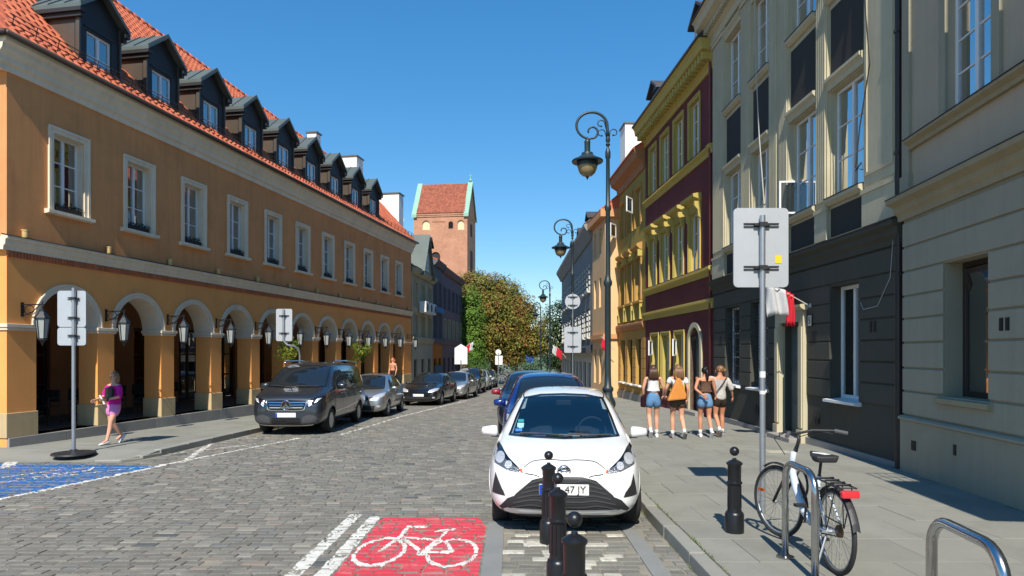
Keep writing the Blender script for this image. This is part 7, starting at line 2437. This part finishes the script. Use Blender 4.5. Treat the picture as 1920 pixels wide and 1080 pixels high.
def person(label, loc, rz, h, skin, legs, arms, top, bottom, hairspec, shoes, head_turn=0.0, socks=True, lean=0.0, girth=1.0, slip=True):
    """joints in metres for a 1.68 m figure facing +y. legs / arms: ((knee),(ankle)) and ((elbow),(wrist)) for left (-x) and right (+x)"""
    k = h / 1.68
    p = thing('person', label, 'person', loc, rz)
    p.scale = (k, k, k)
    g = girth
    V = [(0, 0, .94), (0, .0, 1.06), (0, .0 + lean * .5, 1.20), (0, lean, 1.33), (0, lean, 1.425), (0, lean + .005, 1.475), (0, lean + .015, 1.53), (0, lean + .01, 1.60), (0, lean, 1.645)]
    Rd = [(.135 * g, .105 * g), (.108 * g, .085 * g), (.118 * g, .09 * g), (.12 * g, .088 * g), (.055, .052), (.047, .047), (.066, .078), (.074, .088), (.05, .06)]
    E = [(i, i + 1) for i in range(8)]
    ex = MB()
    for side, (el, wr) in zip((-1, 1), arms):
        b = len(V)
        sh = (side * .165, lean, 1.365)
        V += [sh, tuple((a + c) / 2 for a, c in zip(sh, el)), el, tuple((a * .5 + c * .5) for a, c in zip(el, wr)), wr]
        Rd += [(.052, .05), (.043, .043), (.036, .036), (.034, .032), (.024, .020)]
        E += [(3, b), (b, b + 1), (b + 1, b + 2), (b + 2, b + 3), (b + 3, b + 4)]
        d = (Vector(wr) - Vector(el)).normalized()
        pl = Vector(wr) + d * .06
        V.append(tuple(pl)); Rd.append((.036, .016)); E.append((b + 4, b + 5))
        hand(ex, wr, d, (side * -.5, .6, -.1), 1.0, side)
    for side, (kn, an) in zip((-1, 1), legs):
        b = len(V)
        hp = (side * .088, 0, .89)
        mid = tuple(a * .55 + c * .45 for a, c in zip(hp, kn)); calf = tuple(a * .62 + c * .38 for a, c in zip(kn, an))
        V += [hp, mid, kn, (calf[0], calf[1] - .015, calf[2]), an, (an[0] + side * .02, an[1] + .13, max(.04, an[2] - .05 if an[2] < .12 else an[2] - .10))]
        Rd += [(.09 * g, .095 * g), (.074 * g, .078 * g), (.052, .054), (.05, .054), (.033, .036), (.032, .024)]
        E += [(0, b), (b, b + 1), (b + 1, b + 2), (b + 2, b + 3), (b + 3, b + 4), (b + 4, b + 5)]
    # ears and nose belong to the one body surface
    ht = Matrix.Rotation(head_turn, 4, 'Z'); hc = Vector((0, lean + .015, 1.555))
    for sx in (-1, 1): ex.ball(tuple(hc + ht @ Vector((sx * .074, .0, -.005))), .012, .02, .028, 8, 6)
    ex.ball(tuple(hc + ht @ Vector((0, .092, -.012))), .013, .02, .02, 8, 6)
    link('body', skin_mesh(V, E, Rd, skin, 0, 2, ex), p)
    for sx in (-1, 1):
        q = MB(); q.ball(tuple(hc + ht @ Vector((sx * .03, .078, .012))), .011, .008, .008, 8, 6); q.build('eye', ink, p)
    q = MB(); q.ball(tuple(hc + ht @ Vector((0, .080, -.05))), .022, .008, .007, 8, 6); q.build('mouth', pm('lips', S(168, 84, 78), .5, 0, 1, 0), p)
    # clothes as shells over the same skeleton
    mt, sleeves, z0, z1, infl = top
    tv = [(0, 0, z0), (0, 0, (z0 + 1.2) / 2), (0, lean * .5, 1.20), (0, lean, z1)]
    tr = [(.138 * g + infl, .108 * g + infl), (.118 * g + infl * 1.2, .094 * g + infl), (.124 * g + infl, .097 * g + infl), (.118 * g + infl * .7, .086 * g + infl)]
    te = [(0, 1), (1, 2), (2, 3)]
    if sleeves > 0:
        for side, (el, wr) in zip((-1, 1), arms):
            b = len(tv); sh = (side * .165, lean, 1.365)
            e1 = tuple(a + (c - a) * min(1, sleeves) for a, c in zip(sh, el))
            tv += [sh, e1]; tr += [(.062 + infl * .6, .06 + infl * .6), (.052 + infl * .6, .052 + infl * .6)]
            te += [(3, b), (b, b + 1)]
            if sleeves > 1:
                tv.append(tuple(a + (c - a) * (sleeves - 1) for a, c in zip(el, wr))); tr.append((.042 + infl * .5, .042 + infl * .5)); te.append((b + 1, b + 2))
    link('top', skin_mesh(tv, te, tr, mt, 2, 2), p)
    mb_, ln, infl = bottom
    bv, br, be = [(0, 0, 1.07), (0, 0, .95)], [(.112 * g + infl * .5, .09 * g + infl * .5), (.142 * g + infl, .115 * g + infl)], [(0, 1)]
    for side, (kn, an) in zip((-1, 1), legs):
        b = len(bv); hp = (side * .088, 0, .87)
        bv += [hp, tuple(a + (c - a) * ln for a, c in zip(hp, kn))]; br += [(.094 * g + infl, .10 * g + infl), (.088 * g + infl * 1.4, .092 * g + infl * 1.4)]
        be += [(1, b), (b, b + 1)]
    link('shorts', skin_mesh(bv, be, br, mb_, 1, 2), p)
    for side, (kn, an) in zip((-1, 1), legs):
        q = MB()
        up = an[2] > .12
        M0 = Matrix.Translation((an[0], an[1], an[2])) @ Matrix.Rotation(R(-48) if up else 0, 4, 'X')
        q.M = M0
        n = 10
        rings_ = [(-.07, .034, .05), (-.045, .041, .075), (.02, .044, .07), (.09, .048, .045), (.15, .045, .036), (.185, .028, .026)]
        vs, fs = [], []
        for y_, w_, t_ in rings_:
            for j in range(n):
                a = 2 * PI * j / n
                vs.append((w_ * math.cos(a), y_, -.085 + max(0, t_ * (.55 + .6 * math.sin(a)))))
        for i in range(len(rings_) - 1):
            for j in range(n): fs.append((i * n + j, i * n + (j + 1) % n, (i + 1) * n + (j + 1) % n, (i + 1) * n + j))
        fs += [tuple(range(n)), tuple(range(len(vs) - 1, len(vs) - n - 1, -1))]
        q.add(vs, fs)
        q.build('shoe', shoes, p, smooth=60, recalc=True)
        if socks:
            d = (Vector(kn) - Vector(an)).normalized()
            q = MB(); q.tube([tuple(Vector(an) - d * .01), tuple(Vector(an) + d * .09)], [.040, .042], 10); q.build('sock', shoe_w, p, smooth=True)
    # hair
    hm, style = hairspec
    q = MB(); q.M = Matrix.Translation(hc) @ ht
    if style == 'long':
        q.ball((0, -.018, .022), .092, .105, .098, 14, 10)
        for dx in np.linspace(-.07, .07, 7): q.tube([(dx * .8, -.075, .06), (dx * 1.1, -.105, -.06), (dx * 1.25, -.115, -.17), (dx * 1.1, -.11, -.25 + abs(dx) * .5)], [.03, .036, .032, .012], 7)
    elif style == 'tail':
        q.ball((0, -.014, .02), .088, .10, .094, 14, 10)
        q.tube([(0, -.10, .05), (.01, -.145, .0), (.02, -.15, -.12), (.03, -.13, -.24)], [.03, .038, .034, .008], 8)
    elif style == 'bun':
        q.ball((0, -.016, .02), .088, .10, .094, 14, 10); q.ball((.0, -.115, -.01), .045, .045, .05, 10, 8)
    else:                                     # loose shoulder length with top knot
        q.ball((0, -.032, .026), .090, .088, .092, 14, 10)
        for dx in (-.08, -.055, -.03, .03, .055, .08): q.tube([(dx, -.05, .05), (dx * 1.15, -.05, -.06), (dx * 1.2, -.03, -.17)], [.03, .036, .015], 7)
        q.ball((0, -.02, .125), .035, n=10, m=8)
    link('hair', q.mesh('hair', hm, smooth=True), p)
    return p


W_A = (((-.09, .05, .50), (-.085, -.20, .16)), ((.09, .10, .50), (.09, .08, .085)))     # right foot down, left heel lifting
W_B = (((-.09, .12, .50), (-.09, .10, .085)), ((.09, .03, .49), (.09, -.22, .15)))
DN = lambda s, y=.0: ((s * .225, -.03 + y, 1.12), (s * .235, .06 + y, .88))
zr = lambda y: G(y) + .12
denim = cloth_m('denim', S(96, 138, 178))
# 1: white vest, denim shorts, dark shoulder bag
p1 = person('woman in white vest and denim shorts, leftmost of the four walking away', (3.31, 15.5, zr(15.5)), R(-3), 1.71, skin_light, W_A, (((-.225, .0, 1.13), (-.21, .10, .90)), ((.24, .02, 1.14), (.25, .14, .96))),
            (cloth_m('white_vest', (.66, .66, .66)), 0, 1.0, 1.34, .012), (denim, .56, .034), (hair_m('brown_hair', S(74, 46, 30)), 'long'), shoe_w)
q = MB(); q.prism_y(-.05, .05, [(-.29, .70), (-.17, .69), (-.16, .92), (-.20, 1.0), (-.28, .93)]); q.build('handbag', cloth_m('dark_bag', S(44, 22, 30)), p1, recalc=True, bevel=.02)
q = MB(); q.tube([(-.2, .0, .96), (-.165, -.09, 1.2), (-.12, -.07, 1.40), (-.13, .06, 1.38), (-.2, .05, .96)], .008, 5); q.build('bag_strap', trim_blk, p1)
# 2: white tee, brown shorts, tan tote
p2 = person('woman in white tee and brown shorts with a tan tote bag on her back', (3.83, 15.27, zr(15.3)), R(3), 1.72, skin_light, W_B, (((-.25, .03, 1.14), (-.24, .16, .97)), DN(1)),
            (cloth_m('white_tee', (.70, .70, .70)), .62, .99, 1.40, .018), (cloth_m('brown_shorts', S(96, 82, 70)), .52, .042), (hair_m('light_brown_hair', S(120, 88, 60)), 'long'), shoe_d)
q = MB()
prof = [(-.30, .86), (.12, .90), (.13, 1.0), (.0, 1.36), (-.08, 1.38), (-.24, 1.02)]
q.prism_y(-.24, -.13, prof); q.build('tote_bag', pm('tan_leather', S(206, 132, 58), .55, .1, 6, .15, 50), p2, recalc=True, bevel=.035, segs=2)
q = MB(); q.tube([(-.06, -.17, 1.32), (-.11, -.08, 1.45), (-.11, .06, 1.40), (-.13, .12, 1.2)], .012, 6); q.build('bag_strap', MATS['tan_leather'], p2)
# 3: brown cropped top, denim shorts
p3 = person('woman in brown strapless top and denim shorts with dark ponytail', (4.53, 15.5, zr(15.5)), R(-2), 1.68, skin_tan, W_B, (((-.25, -.08, 1.14), (-.10, -.17, 1.0)), ((.22, .03, 1.14), (.27, .1, .96))),
            (cloth_m('brown_top', S(104, 80, 66)), 0, 1.05, 1.27, .012), (cloth_m('denim_pale', S(112, 150, 188)), .54, .036), (hair_m('black_hair', S(26, 20, 20)), 'tail'), shoe_w)
# 4: grey patterned blouse, arm around the third woman
p4 = person('woman in grey patterned blouse with her arm around the friend beside her', (4.93, 15.68, zr(15.7)), R(6), 1.70, skin_tan, W_A, (((-.33, -.06, 1.34), (-.52, -.10, 1.36)), ((.26, -.04, 1.13), (.33, .05, .92))),
            (pm('patterned_blouse', S(186, 180, 174), .9, .28, 28, .3, 40, spec=.1), 1.25, .80, 1.41, .03), (cloth_m('dark_shorts', S(58, 48, 42)), .54, .026), (hair_m('blond_bun_hair', S(128, 92, 58)), 'bun'), shoe_d, head_turn=R(62))
q = MB(); q.tube([(.13, -.10, 1.41), (.0, -.155, 1.24), (-.15, -.13, 1.04), (-.19, .0, .95)], .011, 6); q.build('bag_strap', trim_blk, p4)
# 5: pink
p5 = person('woman in magenta top and pink shorts striding along the left pavement', (-8.60, 14.3, G(14.3) + .12), R(158), 1.55, skin_light, (((-.09, .16, .52), (-.10, .26, .10)), ((.09, .03, .49), (.09, -.26, .16))), (((-.24, .05, 1.10), (-.14, .25, 1.06)), ((.24, .08, 1.10), (.20, .30, 1.04))),
            (cloth_m('magenta_top', S(206, 36, 146)), 1.05, .82, 1.40, .03), (cloth_m('pink_shorts', S(226, 140, 196)), .72, .03), (hair_m('fair_brown_hair', S(150, 104, 66)), 'loose'), shoe_w, girth=1.12, socks=False)
q = MB(); q.box(-.13, .11, .09, .17, 1.06, 1.32); q.build('black_chest_bag', trim_blk, p5, bevel=.035, segs=3)
q = MB(); q.box(-.19, -.12, .27, .29, 1.0, 1.13); q.build('phone', gloss_blk, p5, bevel=.004)
q = MB(); q.tube([(.17, .24, 1.14), (.1, .2, 1.0), (.06, .2, .93)], .02, 6); q.build('white_scarf', white_paint, p5)
# 6: far passer-by in the arcade
p6 = person('red-haired passer-by with dark skirt by the last arcade piers', (-6.05, 33.6, .0), R(150), 1.66, skin_light, W_A, (DN(-1), DN(1)), (cloth_m('peach_top', S(214, 150, 120)), .5, .98, 1.4, .015), (cloth_m('dark_skirt', S(50, 36, 34)), .8, .03), (hair_m('red_hair', S(170, 78, 40)), 'loose'), shoe_d)
